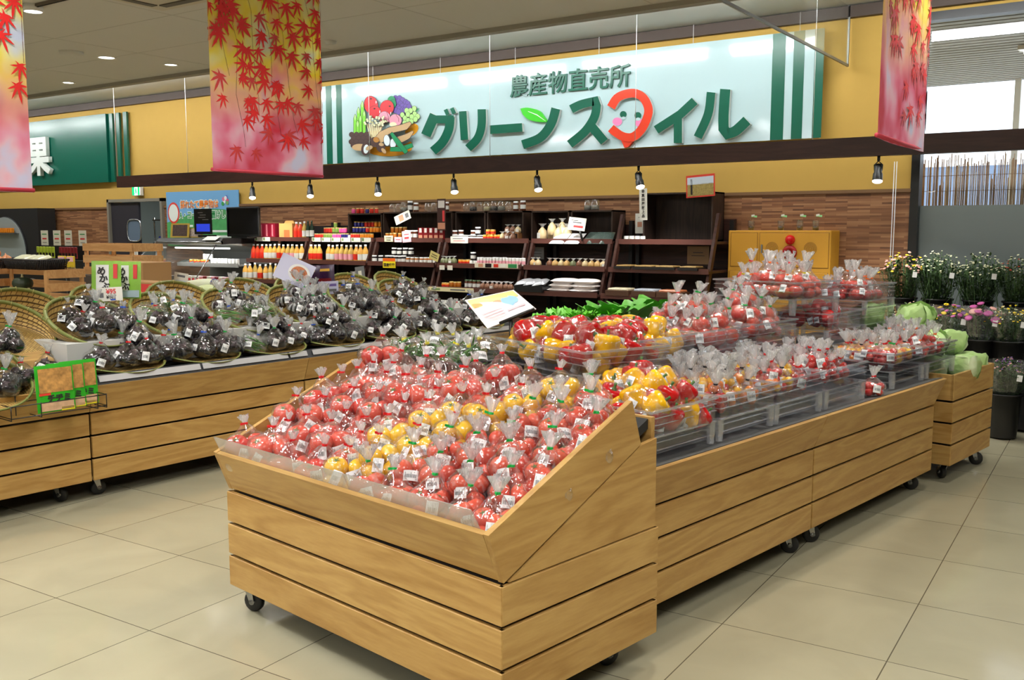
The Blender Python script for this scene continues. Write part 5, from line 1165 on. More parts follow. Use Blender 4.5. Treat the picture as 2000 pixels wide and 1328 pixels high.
for k_, c_ in (('tan', (196, 160, 100)), ('green speckled', (110, 116, 80)), ('beige', (206, 184, 140)), ('brown', (120, 80, 56))): baggie(k_, mat('bg_' + k_.replace(' ', '_'), c_, .4))
rowof(['beige', 'brown', 'brown'], -6.05 + .12, -5.72, S0, 8.50, 'on the top shelf by the tiny wooden stand'); 
r = root('tiny_jar_stand', (-5.82, 8.60, S0), 'tiny wooden stand holding jars inside the open box', 'stand'); Geo().box((0, 0, .07), (.2, .1, .008)).obj('board', 'ash_edge', r)
for s in (-1, 1): Geo().box((s * .094, 0, .033), (.01, .1, .066)).obj('leg', 'ash_edge', r)
rowof(['brown', 'brown', 'beige'], -5.92, -5.72, S0 + .075, 8.60, 'on the tiny wooden stand')
rowof(['green speckled'] * 4 + [None] + ['orangelab'] * 3 + ['white'] * 2, -6.62, -6.12, S1, 8.36, 'at the left of the middle shelf'); rowof(['dark'], -6.22, -6.14, S1 + .05, 8.37, 'stacked on small white jars')
rowof(['spice'] * 15, -6.12, -5.50, S1, 8.36, 'in the long row of the middle shelf')
card('picture_strip', -5.82, 8.28, 1.105, .56, .05, mat('strip_cream', (226, 216, 196), .5), 'strip of small food pictures under the long spice jar row', (0, 0, 0), ((-.2, .025, .06, .035, 'food_tan'), (-.1, .025, .08, .04, 'j_dark'), (.0, .025, .06, .035, 'j_red'), (.09, .025, .07, .035, 'card_white'), (.21, .025, .11, .04, mat('pg', (40, 130, 70), .5))), 'picture strip')
card('notice', -5.60, 8.75, 1.19, .16, .13, mat('notice_grey', (150, 150, 146), .6), 'grey notice hanging below the top shelf near the tan bags', (0, 0, 0), ((0, .09, .1, .004, INK), (0, .06, .1, .004, INK), (0, .03, .1, .004, INK)), 'notice')
for i in range(2): card('price_card', -6.55 + i * .11, 8.285, 1.07, .07, .05, 'card_white', 'small white price tag under the green speckled bags', cat='price card')['group'] = 'tags under the green speckled bags'
rowof(['orangelab', 'orangelab', 'amber', 'amber', 'amber', None, 'tall', 'tall', 'tall', 'tall'], -6.50, -5.98, S2, 8.22, 'on the lower shelf over the long price strip')
rowof(['brown'] * 7, -5.98, -5.56, S2, 8.22, 'at the right of the lower shelf')
card('price_strip', -6.32, 8.135, .845, .62, .045, CR_, 'long cream price strip on the lower shelf edge', (0, 0, 0), ((-.2, .022, .12, .02, 'card_green'), (.1, .022, .2, .015, TXT)), 'price strip')
# unit 5
for i, (x, z) in enumerate(((-5.42, 0), (-5.32, 0), (-5.22, .0), (-5.14, .0), (-5.30, .05), (-5.2, .055))):
    put(PR['beige'], (x, 8.56 + .04 * (i % 2), S0 + z), U(0, 6), (1.5, 1.4, 1.9), 'clear bag of snacks on the top shelf, left of the white flat packs', 'clear snack bags left of the white packs')
def pillow(name, x, y, z, w_, d, h, m, rot, lab, grp=None):
    g = Geo(); n = 8; vs = []
    for sgn in (1, -1):
        for j in range(n + 1):
            for i in range(n + 1):
                u, v = 2 * i / n - 1, 2 * j / n - 1; e = max(0, (1 - u ** 4) * (1 - v ** 4)) ** .5; vs.append((u * w_ / 2, v * d / 2, h / 2 * (1 + sgn * e)))
    N2 = (n + 1) ** 2; fs = [(j * (n + 1) + i, j * (n + 1) + i + 1, (j + 1) * (n + 1) + i + 1, (j + 1) * (n + 1) + i) for j in range(n) for i in range(n)]
    fs += [tuple(N2 + k for k in reversed(f)) for f in fs]; g.add(vs, fs, 0, None, True); o = g.obj(name, m, None, (x, y, z), rot); return tag(o, lab, 'bag' if 'bag' in name else 'pack', grp)
mat('pack_white', (236, 228, 226), .35); mat('pack_dgreen', (70, 84, 78), .3, noise_amt=.8, noise_scale=60)
for i, x in enumerate((-5.16, -4.98)): pillow('flat_pack', x, 8.50, S0 + .004, .17, .20, .03, 'pack_white', (.55, 0, 0), 'flat white pack on the top shelf, %s of the handwritten price sign' % ('farther left' if i == 0 else 'just left'))
for i, x in enumerate((-4.80, -4.71, -4.62)): pillow('printed_bag', x, 8.52, S0 + .005, .13, .18, .05, 'pack_dgreen', (.7, 0, .2 * i - .2), 'dark green printed bag on the top shelf right of the price sign', 'dark green printed bags')
card('price_sign', -4.93, 8.42, 1.50, .20, .13, 'card_white', 'white handwritten price sign clipped on the top shelf', (-.15, .1, 0), ((-.03, .1, .08, .006, INK), (.0, .08, .1, .012, TXT), (.02, .04, .11, .022, REDT)), 'price sign')
tag(Geo().tube([(-4.86, 8.43, 1.40), (-4.89, 8.43, 1.50)], .012, 8).obj('sign_clip', 'spot_black'), 'black clip stand holding the white price sign', 'clip')
rowof(['can_b', 'can_b'], -5.02, -4.84, 1.707, 8.74, 'on top of the box above the price sign')
rowof(['tan', 'beige', None, 'brown', 'tan', 'beige', 'tan', 'green speckled', 'brown', 'beige', 'tan', 'tan', 'beige'], -5.46, -4.55, S1, 8.38, 'on the middle shelf above the white rice bags')
for i, (x, z) in enumerate(((-4.98, 0), (-4.72, 0), (-4.96, .045), (-4.71, .045), (-4.94, .09), (-4.70, .09))): pillow('rice_bag', x, 8.25, S2 + z, .26, .2, .055, 'pack_white', (0, 0, U(-.1, .1)), 'white pillow-like bag in the %s layer, %s stack' % (['bottom', 'middle', 'top'][i // 2], ['left', 'right'][i % 2]))
r = root('black_tray', (-5.30, 8.2, S2), 'black tray of silvery bags left of the white pillow-like bags', 'tray'); Geo().box((0, 0, .03), (.34, .2, .06)).obj('tray_body', 'spot_black', r)
for i in range(3): pillow('silver_bag', -5.40 + i * .1, 8.2, S2 + .062, .14, .18, .06, mat('silver', (170, 172, 176), .3, .3), (.2, -.15, .1 * i), 'silvery bag lying in the black tray', 'silvery bags in the black tray')
# unit 6
rowof(['white'] * 4, -4.44, -4.20, S0, 8.52, 'left of the tall two-part box')
card('notice', -4.36, 8.78, 1.47, .17, .20, 'card_white', 'white notice with two small photos left of the tall box', (0, 0, 0), ((-.035, .09, .05, .05, 'food_tan'), (.035, .09, .04, .04, TXT), (0, .16, .1, .006, TXT)), 'notice')
r = card('name_board', -4.265, 8.60, 1.60, .085, .31, 'card_white', 'upright white name board with black brush writing', (0, -.03, 0), (), 'board')
for i, ch in enumerate('幸真田屋献上品'): text('lettering', ch, .034, (-.017, -.003, .27 - i * .04), (PI / 2, 0, 0), INK, r, .0004, .0008)
r = card('framed_photo', -3.66, 8.58, 1.815, .29, .21, mat('frame_red', (206, 56, 40), .5), 'red-bordered field photo clipped on the tall box', (-.05, -.06, 0), ((0, .155, .265, .07, mat('sky_pale', (190, 200, 210), .6)), (0, .07, .265, .115, mat('field', (150, 130, 70), .7, noise_amt=.6, noise_scale=60)), (-.09, .1, .02, .15, INK)), 'photo')
for i, (x, w_) in enumerate(((-4.32, .18), (-4.10, .22), (-3.88, .22), (-3.64, .2))):
    r = root('food_tray', (x, 8.36, S1), 'shallow tray of dried goods below the tall box, %s' % ['leftmost', 'second from left', 'third from left', 'rightmost'][i], 'tray')
    Geo().box((0, 0, .012), (w_, .2, .024)).obj('tray_body', 'shelf_black', r); Geo().box((0, 0, .028), (w_ - .03, .17, .02), bev=.008).obj('contents', mat('dried', (150, 120, 66), .7, noise_amt=.5, noise_scale=90), r)
card('notice', -3.66, 8.55, 1.18, .22, .17, mat('board_brown', (110, 84, 54), .6), 'brown board with faint writing at the right end of the middle shelf', (0, 0, 0), ((0, .11, .1, .008, INK), (0, .08, .13, .006, INK)), 'notice')
for i, x in enumerate((-4.30, -4.02, -3.76)):
    r = root('basket_tray', (x, 8.22, S2), 'low brown basket of small packets, %s on the lower shelf of the last unit' % ['left', 'middle', 'right'][i], 'basket')
    Geo().box((0, 0, .025), (.25, .2, .05)).obj('basket_body', mat('bask_brown', (84, 54, 36), .6, noise_amt=.4, noise_scale=120), r); Geo().box((0, 0, .055), (.22, .17, .03), bev=.01).obj('contents', mat('packets%d' % i, [(190, 180, 150), (150, 156, 166), (176, 104, 66)][i], .4, noise_amt=.7, noise_scale=70), r)
# fire alarm cabinet
mat('cab_yellow', (206, 150, 44), .5); mat('alarm_red', (170, 22, 28), .3)
r = root('fire_cabinet', (-2.94, 8.84, 0), 'yellow-brown fire hydrant cabinet with a red lamp and red alarm button', 'cabinet')
Geo().box((0, 0, .78), (.96, .28, 1.44), bev=.006).obj('body', 'cab_yellow', r)
def pnl(nm, x0, x1, z0, z1):
    g = Geo(); g.box(((x0 + x1) / 2, -.1425, (z0 + z1) / 2), (x1 - x0, .005, z1 - z0), 0, bev=.002); return g.obj(nm, 'cab_yellow', r)
Geo().box((-.325, -.1405, 1.32), (.262, .002, .32)).box((.145, -.1405, 1.32), (.642, .002, .32)).box((0, -.1405, .66), (.93, .002, .92)).obj('joint_line', mat('joint', (110, 70, 20), .6), r)
pnl('door', -.452, -.198, 1.164, 1.476); pnl('door', -.172, .462, 1.164, 1.476); pnl('door', -.46, .46, .205, 1.118)
Geo().box((-.15, -.15, 1.33), (.016, .012, .08), bev=.003).obj('handle', 'steel', r)
for x in (-.055, .30):
    g = Geo()
    for q in range(1, 7): g.tube([(x + q * .0095 * math.cos(t * PI / 12), -.1455, 1.335 + q * .0095 * math.sin(t * PI / 12)) for t in range(24)], .0016, 4, 0, None, True, True)
    g.obj('speaker_grille', 'joint', r)
M = Matrix.Rotation(PI / 2, 4, 'X')
Geo().lathe([(.044, 0), (.044, .02), (.034, .045), (.018, .058), (.001, .062)], 20, 0, Matrix.Translation((.115, -.145, 1.415)) @ M).obj('red_lamp', mat('lamp_red', (190, 16, 22), .12, emit=.12), r)
Geo().lathe([(.066, 0), (.066, .018), (.055, .03), (.03, .032), (.028, .02), (.001, .02)], 24, 0, Matrix.Translation((.115, -.145, 1.30)) @ M).obj('alarm_button', 'alarm_red', r)
Geo().lathe([(.001, .022), (.018, .022), (.018, .02)], 12, 0, Matrix.Translation((.115, -.145, 1.30)) @ M).obj('button_centre', 'spot_black', r)
for i, px in enumerate((1467, 1525, 1562, 1593)):
    x = atY(px, 445, 8.78).x; r = root('plant_tumbler', (x, 8.78, 1.5), 'small potted plant in a clear cup on the cabinet, %s' % ordn(i + 1, 4), 'plant')
    Geo().lathe([(.001, 0), (.026, 0), (.032, .045), (.032, .09)], 14).obj('cup', gj, r); Geo().lathe([(.001, .002), (.025, .002), (.029, .035), (.001, .04)], 12).obj('soil', 'j_dark', r)
    g = Geo()
    for q in range(26):
        a = U(0, 6.3); h = U(.05, .125); rr_ = U(.004, .03); c = Vector((rr_ * math.cos(a), rr_ * math.sin(a), h)); d = Vector((math.cos(a), math.sin(a), U(-.3, .6))).normalized() * .016; s_ = d.cross(Vector((0, 0, 1))).normalized() * .006
        g.add([c, c + d * .5 + s_, c + d, c + d * .5 - s_], [(0, 1, 2, 3)])
    g.obj('leaves', mat('small_leaf', (62, 96, 52), .5), r)
    Geo().box((.01, -.01, .135), (.055, .002, .018), 0, Matrix.Rotation(.15, 4, 'Y')).obj('plant_tag', mat('tag_green', (150, 220, 150), .5), r); Geo().box((.04, -.011, .135), (.03, .002, .016), 0, Matrix.Rotation(-.15, 4, 'Y')).obj('plant_tag', 'card_white', r)
# ------------------------------------------------------------------ left end of the back wall
# doorway with a stock room behind it
mat('door_dark', (48, 46, 54), .35); mat('frame_grey', (128, 122, 110), .5)
r = tag(Geo().box((-13.68, 8.97, .99), (.045, .1, 1.98)).box((-12.35, 8.97, .99), (.045, .1, 1.98)).box((-13.015, 8.97, 1.955), (1.375, .1, .045)).obj('trim_7', 'frame_grey'), kind='structure')
r = root('door_1', (-13.66, 8.98, 0), None, None); r['kind'] = 'structure'
Geo().box((.36, 0, .965), (.70, .035, 1.92)).obj('door_leaf', 'door_dark', r)
g = Geo(); c = atY(262, 450, 8.95); pts = []
for k in range(24):
    a = 2 * PI * k / 24; ex = 4; q = (abs(math.cos(a)) ** ex + abs(math.sin(a)) ** ex) ** (-1 / ex); pts.append((c.x + 13.66 + .17 * math.cos(a) * q, -.03, c.z + .165 * math.sin(a) * q))
g.tube(pts, .012, 6, 0, None, True, True); g.obj('porthole_rim', 'steel', r); Geo().prism([(p[0], -.022, p[2]) for p in pts], (0, .003, 0)).obj('porthole_glass', mat('porthole', (96, 112, 130), .1), r)
card('notice', -13.06, 8.94, 1.02, .16, .24, 'card_white', 'white notice with a red heading on the dark door', (0, 0, 0), ((0, .21, .13, .03, REDT), (-.02, .1, .02, .12, TXT), (.03, .11, .015, .1, TXT)), 'notice')
struct('stock_room_wall', Geo().box((-13.0, 10.9, 1.2), (3.2, .06, 2.4)).box((-14.6, 10, 1.2), (.06, 1.8, 2.4)).box((-11.4, 10, 1.2), (.06, 1.8, 2.4)).box((-13, 10, 2.43), (3.2, 1.8, .06)), mat('stock_wall', (150, 160, 158), .8))
lamp('AREA', 'stock_room_beam', (-12.9, 9.9, 2.35), 14, (.95, 1, 1), shape='SQUARE', size=.8)
r = root('wire_rack', (-12.72, 9.5, 0), 'metal wire rack seen through the open part of the dark doorway', 'rack')
for x in (-.4, .4):
    for y in (-.15, .15): Geo().tube([(x, y, 0), (x, y, 1.7)], .012, 6).obj('post', 'steel', r)
for z in (.4, .9, 1.30, 1.66): Geo().box((0, 0, z), (.84, .34, .02)).obj('rack_shelf', 'steel', r)
r = root('white_jug', (-12.78, 9.42, 1.67), 'white plastic jug on the rack behind the doorway', 'jug'); Geo().lathe([(.001, 0), (.09, 0), (.1, .03), (.1, .15), (.04, .2), (.04, .24), (.001, .24)], 16).obj('jug_body', 'white_paint', r)
Geo().tube([(.04, 0, .2), (.11, 0, .2), (.11, 0, .1)], .012, 6).obj('handle', 'white_paint', r)
tag(Geo().box((-12.78, 9.45, 1.36), (.4, .28, .1), bev=.01).obj('blue_bin', mat('binblue', (36, 54, 150), .4)), 'blue plastic bin on the rack behind the doorway', 'bin')
tag(Geo().box((-12.7, 9.5, 1.02), (.6, .3, .22), bev=.01).obj('carton', 'card_white'), 'white carton on the rack behind the doorway', 'box')
# exit sign
p = atY(263.5, 373, 8.9); r = root('exit_sign', (p.x, 8.93, p.z), 'lit green emergency exit sign above the dark doorway', 'sign')
Geo().box((0, .02, 0), (.20, .06, .14), bev=.006).obj('housing', 'white_paint', r); Geo().box((0, -.0125, 0), (.19, .004, .125)).obj('lit_face', mat('exit_white', (225, 255, 240), .4, emit=1.6), r)
g = Geo(); g.box((-.065, -.0155, 0), (.055, .002, .125)).box((.07, -.0155, 0), (.045, .002, .125)); g.lathe([(.012, 0), (.001, .001)], 10, 0, Matrix.Translation((.0, -.016, .04)) @ Matrix.Rotation(PI / 2, 4, 'X')); g.prism([(-.018, -.0155, .025), (.015, -.0155, .03), (.02, -.0155, -.01), (.03, -.0155, -.045), (.018, -.0155, -.05), (.004, -.0155, -.015), (-.02, -.0155, -.05), (-.03, -.0155, -.045), (-.008, -.0155, -.005)], (0, -.002, 0)); g.obj('pictogram', mat('exit_green', (0, 190, 110), .4, emit=1.0), r)
# green shop sign at far left
r = root('green_sign', (0, 0, 0), 'dark green shop sign with a large white character on the far left', 'sign')
Geo().box((-16.8, 8.93, 2.765), (6.4, .05, 1.04)).obj('board', mat('board_green', (10, 92, 74), .25), r)
for a, b in ((-13.575, -13.475), (-13.385, -13.30), (-13.205, -13.115)): Geo().box(((a + b) / 2, 8.95, 2.765), (b - a, .03, 1.04)).obj('stripe', 'board_green', r)
text('white_character', '果', .66, (-15.74, 8.86, 2.47), (PI / 2, 0, 0), mat('char_white', (226, 232, 226), .4), r, .03, .022)
# poster
r = root('wall_poster', (-11.45, 8.955, 1.665), 'blue and green farm poster with orange and green writing', 'poster')
g = Geo(); g.box((0, 0, 0), (1.60, .012, .79)); g.obj('sheet', mat('poster_sky', (112, 168, 214), .5), r)
g = Geo(); g.prism([(-.8, -.0075, -.395), (.8, -.0075, -.395), (.8, -.0075, .02), (.5, -.0075, .13), (.2, -.0075, .14), (-.3, -.0075, .06), (-.8, -.0075, -.05)], (0, -.001, 0)); g.obj('green_field', mat('poster_green', (76, 158, 92), .5, noise_amt=.4, noise_scale=12), r)
WH = 'char_white'; OT = mat('poster_orange', (236, 128, 30), .5); GT = mat('poster_text_green', (20, 140, 70), .5)
for dz, off, mm in ((0, .017, WH), (-.002, .003, OT)): text('headline', '採れたて農産物は', .118, (-.47, -.011 + dz, .165), (PI / 2, 0, 0), mm, r, .0004, off * .7, sx=.9)
for dz, off, mm in ((0, .017, WH), (-.002, .003, GT)): text('headline', 'A・コープがお届けします', .118, (-.5, -.011 + dz, .015), (PI / 2, 0, 0), mm, r, .0004, off * .7, sx=.9)
g = Geo(); g.lathe([(.135, 0), (.001, .001)], 24, 0, Matrix.Translation((-.635, -.010, .09)) @ Matrix.Rotation(PI / 2, 4, 'X') @ Matrix.Scale(1.15, 4, (0, 1, 0))); g.lathe([(.11, 0), (.001, .001)], 24, 1, Matrix.Translation((-.635, -.0115, .09)) @ Matrix.Rotation(PI / 2, 4, 'X') @ Matrix.Scale(1.15, 4, (0, 1, 0))); g.obj('round_badge', [mat('badge_red', (220, 60, 44), .5), WH], r)
for k in range(3):
    g = Geo(); g.box((0 if k else -.45, -.0105, -.1 - k * .075), (1.3 if k else .5, .002, .03)); g.obj('small_print', WH, r)
for k in range(7): g = Geo(); g.lathe([(.03, 0), (.001, .001)], 10, 0, Matrix.Translation((.52 + .05 * math.cos(k), -.0105 - k * .0004, .25 + .045 * math.sin(k * 1.7))) @ Matrix.Rotation(PI / 2, 4, 'X')); g.obj('flower_print', mat('pf%d' % k, [(220, 80, 120), (90, 90, 190), (240, 240, 250), (60, 160, 80), (220, 120, 150), (240, 240, 240), (120, 170, 90)][k], .5), r)
# refrigerated case
mat('case_grey', (150, 152, 148), .4); mat('case_black', (26, 26, 28), .55); mat('case_white', (206, 208, 204), .35)
FX0, FX1 = -11.1, -9.80
r = root('refrigerated_case', (FX0, 7.9, 0), 'long grey refrigerated display case under the farm poster', 'refrigerated case')
W_ = FX1 - FX0
Geo().box((W_ / 2, .5, .28), (W_, 1.0, .56)).obj('base', 'case_white', r); Geo().box((W_ / 2, .93, .97), (W_, .1, .85)).obj('back_panel', 'case_grey', r)
Geo().prism([(0, .03, 1.36), (0, .07, 1.40), (0, .98, 1.40), (0, .98, 1.34), (0, .4, 1.34), (0, .06, 1.325)], (W_, 0, 0)).obj('canopy', 'case_black', r)
Geo().tube([(0, .045, 1.345), (W_, .045, 1.345)], .022, 10).obj('canopy_rail', 'steel', r)
pr = [(0, .1, 1.33), (0, .95, 1.33), (0, .95, .95), (0, .9, 1.1), (0, .75, 1.22), (0, .5, 1.29)]
Geo().prism(pr, (W_, 0, 0)).obj('hood_liner', 'case_grey', r)
for z, y0 in ((1.05, .30), (.80, .16)):
    g = Geo(); g.box((W_ / 2 + .03, (y0 + .9) / 2, z), (W_ - .08, .9 - y0, .02)); g.box((W_ / 2 + .03, y0, z), (W_ - .08, .02, .05)); g.obj('shelf', 'case_grey', r)
Geo().box((W_ / 2, .06, .60), (W_, .1, .16)).obj('front_edge', 'case_white', r)
Geo().tube([(-.02, .04, 1.34), (-.03, -.5, .95)], .007, 6).obj('night_cover_arm', 'steel', r); Geo().tube([(W_ - .1, .04, 1.32), (W_ - .02, -.42, .82)], .007, 6).obj('night_cover_arm', 'steel', r)
pts = [(0, .04, 1.33)] + [(0, .1 + .75 * (1 - math.cos(a)), 1.33 - .0 - .75 * math.sin(a)) for a in (0.1, .4, .7, 1.0, 1.3)]
Geo().prism([(-.012, .04, 1.33), (-.012, .95, 1.33), (-.012, .95, .56), (-.012, .0, .56), (-.012, -.02, .75), (-.012, .0, 1.1)], (.012, 0, 0)).obj('end_glass', gj, r)
lamp('AREA', 'case_fill_beam', (FX0 + W_ / 2, 8.15, 1.255), 5, (1, 1, 1), shape='RECTANGLE', size=1.1, size_y=.05)  # lamp, with the tube below, added to brighten the dark case interior
Geo().tube([(.1, .25, 1.27), (W_ - .1, .25, 1.27)], .012, 8).obj('case_fill_tube', mat('case_glow', (255, 255, 255), .5, emit=1.2), r)
jar('tub', 'j_label', 'j_lid_white', None, .075, .026, 'white_carton'); CW['tub'] = 'upright'
rowof(['tub'] * 8, -10.42, -9.86, 1.06, 8.26, 'in the right half of the upper cold shelf'); rowof(['orangelab'] * 5, -10.85, -10.46, 1.06, 8.26, 'in the middle of the upper cold shelf'); rowof(['tub'] * 3, -10.62, -10.42, 1.115, 8.3, 'stacked on the orange row of the cold shelf')
for i in range(14):
    c_ = ['pk_red', 'card_white', 'l_pink'][i % 3 if i > 4 else 1]
    tag(Geo().box((0, 0, .045), (.075, .06, .09), 0, bev=.004).box((0, -.031, .045), (.05, .002, .03), 1).obj('milk_carton', [c_, REDT], None, (-10.86 + i * .078, 8.16, .812)), 'small %s carton on the lower cold shelf' % {'pk_red': 'dark red', 'card_white': 'white', 'l_pink': 'pink'}[c_], 'carton', 'cartons on the lower cold shelf, ' + c_)
for i in range(6): pillow('dark_packet', -11.0 + i * .11, 8.28, 1.065, .12, .12, .03, mat('pkt_dark', (70, 74, 70), .3, noise_amt=.8, noise_scale=50), (.3, 0, U(-.4, .4)), 'dark flat packet at the left of the upper cold shelf', 'dark packets on the cold shelf')
# things on the case
card('menu_board', -10.42, 8.16, 1.45, .36, .33, 'spot_black', 'black upright board with chalk writing and a blue screen', (0, 0, 0), ((-.05, .28, .1, .008, TXT), (.0, .25, .12, .008, TXT), (-.02, .22, .14, .008, TXT), (.05, .19, .12, .008, TXT), (0, .085, .27, .10, mat('screen_blue', (40, 60, 190), .3, emit=.8))), 'board')
tag(Geo().box((-10.42, 8.22, 1.427), (.2, .14, .03)).obj('board_foot', 'spot_black'), 'black base under the chalk board', 'base')
r = root('television', (-9.82, 8.32, 1.40), 'black flat television beside the blue screen board', 'television'); Geo().box((0, 0, .21), (.62, .04, .38), bev=.008).obj('screen_casing', 'spot_black', r); Geo().box((0, -.0215, .215), (.57, .002, .32)).obj('screen', mat('tv_glass', (14, 14, 16), .08), r); Geo().box((0, 0, .01), (.3, .16, .02)).obj('foot', 'spot_black', r)
for i, (px0, px1, y0, y1) in enumerate(((335, 366, 436, 466), (364, 393, 445, 466))):
    a = atY(px0, y1, 8.2 - i * .0 + i * .05); b = atY(px1, y0, 8.2 + i * .05)
    card('photo_frame', (a.x + b.x) / 2, a.y, 1.405, b.x - a.x, b.z - 1.405, mat('frame_gold', (206, 176, 80), .4), 'yellow photo frame on the cold case, %s' % ['the larger left one', 'half hidden behind the larger one'][i], (-.12, 0, .1), ((0, (b.z - 1.405) / 2, (b.x - a.x) * .78, (b.z - 1.405) * .8, mat('photo%d' % i, [(96, 80, 76), (190, 176, 170)][i], .4, noise_amt=.9, noise_scale=40)),), 'picture frame')
card('price_card', -9.98, 7.93, 1.39, .26, .002, 'card_white', 'white card lying on the rim of the cold case', (0, 0, 0), (), 'card')
pillow('white_card', -10.0, 7.95, 1.40, .26, .1, .004, 'card_white', (.5, 0, 0), 'pale sheet leaning on the black rim of the cold case')
# black case at far left with a clear round end
bx_ = atY(73, 404, 8.62).x; r = root('black_display_case', (bx_ - 1.72, 8.02, 0), 'tall black display case with a clear curved end at the far left', 'display case')
Geo().box((.86, .75, .93), (1.7, .30, 1.86)).obj('casing', 'case_black', r)
g = Geo(); pts = [(1.28 + .0, .29, 1.21 - .3)]
pts = [(.35, .595, .9)] + [(.72 + .62 * math.cos(a), .595, 1.10 + .62 * math.sin(a)) for a in [i * PI / 16 for i in range(0, 11)]] + [(.35, .595, 1.6)]
g.prism(pts, (0, -.02, 0)); g.obj('curved_end', mat('pale_glass', (150, 160, 160), .15), r)
g = Geo(); g.tube(pts[1:-1], .012, 6); g.obj('end_rim', 'case_black', r)
tag(Geo().box((bx_ - .9, 8.56, 1.45), (.7, .12, .014)).obj('case_shelf_board', 'steel'), 'narrow shelf under the orange cups', 'shelf')
for i in range(7): tag(Geo().box((0, 0, .04), (.055, .05, .08), bev=.004).obj('orange_cup', 'j_orange', None, (bx_ - 1.1 + i * .07, 8.55, 1.46)), 'orange cup behind the curved clear end of the black case', 'cup', 'orange cups in the black case')

# ------------------------------------------------------------------ left middle ground
wood('pine', (222, 178, 122), (188, 138, 84), 'X', .6); wood('pine_z', (222, 178, 122), (188, 138, 84), 'Z', .6)
def slat_crate(name, x0, x1, y0, y1, z0, z1, lab, n=3, open_front=False):
    r = root(name, (x0, y0, z0), lab, 'crate'); w_, d, h = x1 - x0, y1 - y0, z1 - z0; sh = h / n * .72
    for k in range(n):
        z = sh / 2 + k * (h - sh) / (n - 1)
        for yy in ((.006, d - .006) if not open_front else (d - .006,)): Geo().box((w_ / 2, yy, z), (w_, .012, sh)).obj('slat', 'pine', r)
        for xx in (.006, w_ - .006): Geo().box((xx, d / 2, z), (.012, d - .03, sh)).obj('slat', 'pine', r)
    for xx in (.03, w_ - .03):
        for yy in ((.022, d - .022)): Geo().box((xx, yy, h / 2), (.05, .018, h)).obj('corner_post', 'pine_z', r)
    Geo().box((w_ / 2, d / 2, .006), (w_ - .03, d - .03, .012)).obj('floor_board', 'pine', r)
    return r
a = atY(161, 480, 5.6); b = atY(257, 480, 5.6)
slat_crate('wooden_crate', a.x, b.x, 5.6, 5.95, 1.06, 1.37, 'upright slatted pine crate behind the green noodle packets')
tag(Geo().box(((a.x + b.x) / 2, 5.78, .53), (1.1, .5, 1.05)).obj('display_plinth', 'riser'), 'grey plinth under the pine crate and cardboard boxes', 'plinth')
# pumpkin stand
slat_crate('wooden_crate', -9.95, -8.62, 4.95, 5.35, .80, 1.13, 'long slatted pine crate stand holding dark green pumpkins', 3, True)
tag(Geo().box((-9.23, 5.1, .40), (1.45, .5, .80)).obj('pine_plinth', 'pine'), 'pine base below the pumpkin crate', 'plinth')
tag(Geo().box((-9.25, 5.05, .795), (1.44, .62, .016)).obj('crate_board', 'pine'), 'pine board the pumpkins stand on', 'board')
skin('pumpkin_green', (54, 66, 44), (40, 52, 36), .5); mat('pumpkin_stem', (176, 160, 110), .7)
g_ = Geo(); g_.lathe([(max(.001, math.sin(PI * k / 10) ** .8), -math.cos(PI * k / 10) * .72 - (.06 if k > 8 else 0)) for k in range(11)], 40, 0, fn=lambda a, z, k: 1 + .03 * abs(math.cos(5 * a)))
pm = mesh_of(g_, 'pumpkin', ['pumpkin_green'])
pk0 = root('pumpkin', (0, 0, -5), 'pumpkin', 'pumpkin'); child('rind', pm, pk0, (0, 0, .072), (0, 0, 0), .1); Geo().lathe([(.02, .135), (.012, .15), (.013, .17), (.001, .17)], 8).obj('stem', 'pumpkin_stem', pk0); Geo().box((.035, -.05, .138), (.055, .035, .002), 0, Matrix.Rotation(.3, 4, 'X')).obj('price_label', 'label_white', pk0); freeze(pk0)
for i, (px, py) in enumerate(((22, 574), (57, 574), (34, 548))):
    p = atY(px, py, 4.92); put(pk0, (p.x, 4.92 + (.0 if i < 2 else .05), .803 + (0 if i < 2 else .125)), i * 1.1, .92, 'dark green pumpkin, %s of the three at the left edge' % ['lower left', 'lower right', 'top one'][i])
# black trays with onions and vegetables on the crate
wk = mat('black_wicker', (30, 24, 26), .5, noise_amt=.5, noise_scale=140)
def wicker(name, w_, d, h, lab, loc, rot, cat='basket'):
    r = root(name, loc, lab, cat, None, rot); g = Geo(); n = 5
    for k in range(n):
        z0, z1 = h * k / n, h * (k + .86) / n; e0 = .03 * (1 - k / n)
        for sx, sy, a, b in ((0, -1, w_, 0), (0, 1, w_, 0), (-1, 0, 0, d), (1, 0, 0, d)):
            if a: g.box((0, sy * (d / 2 - e0), (z0 + z1) / 2), (w_ - 2 * e0, .012, z1 - z0))
            else: g.box((sx * (w_ / 2 - e0), 0, (z0 + z1) / 2), (.012, d - 2 * e0, z1 - z0))
    for k in range(22): x = -w_ / 2 + .02 + (w_ - .04) * k / 21; g.tube([(x * .93, -d / 2 + .022, 0), (x, -d / 2 - .006, h)], .005, 5)
    for k in range(14): y = -d / 2 + .02 + (d - .04) * k / 13; g.tube([(w_ / 2 - .022, y, 0), (w_ / 2 + .006, y, h)], .005, 5)
    g.box((0, 0, .006), (w_ - .06, d - .06, .012)); g.obj('wicker_body', wk, r)
    Geo().tube([(-w_ / 2, -d / 2, h), (w_ / 2, -d / 2, h), (w_ / 2, d / 2, h), (-w_ / 2, d / 2, h)], .011, 6, 0, None, True, True).obj('rim', wk, r)
    return r
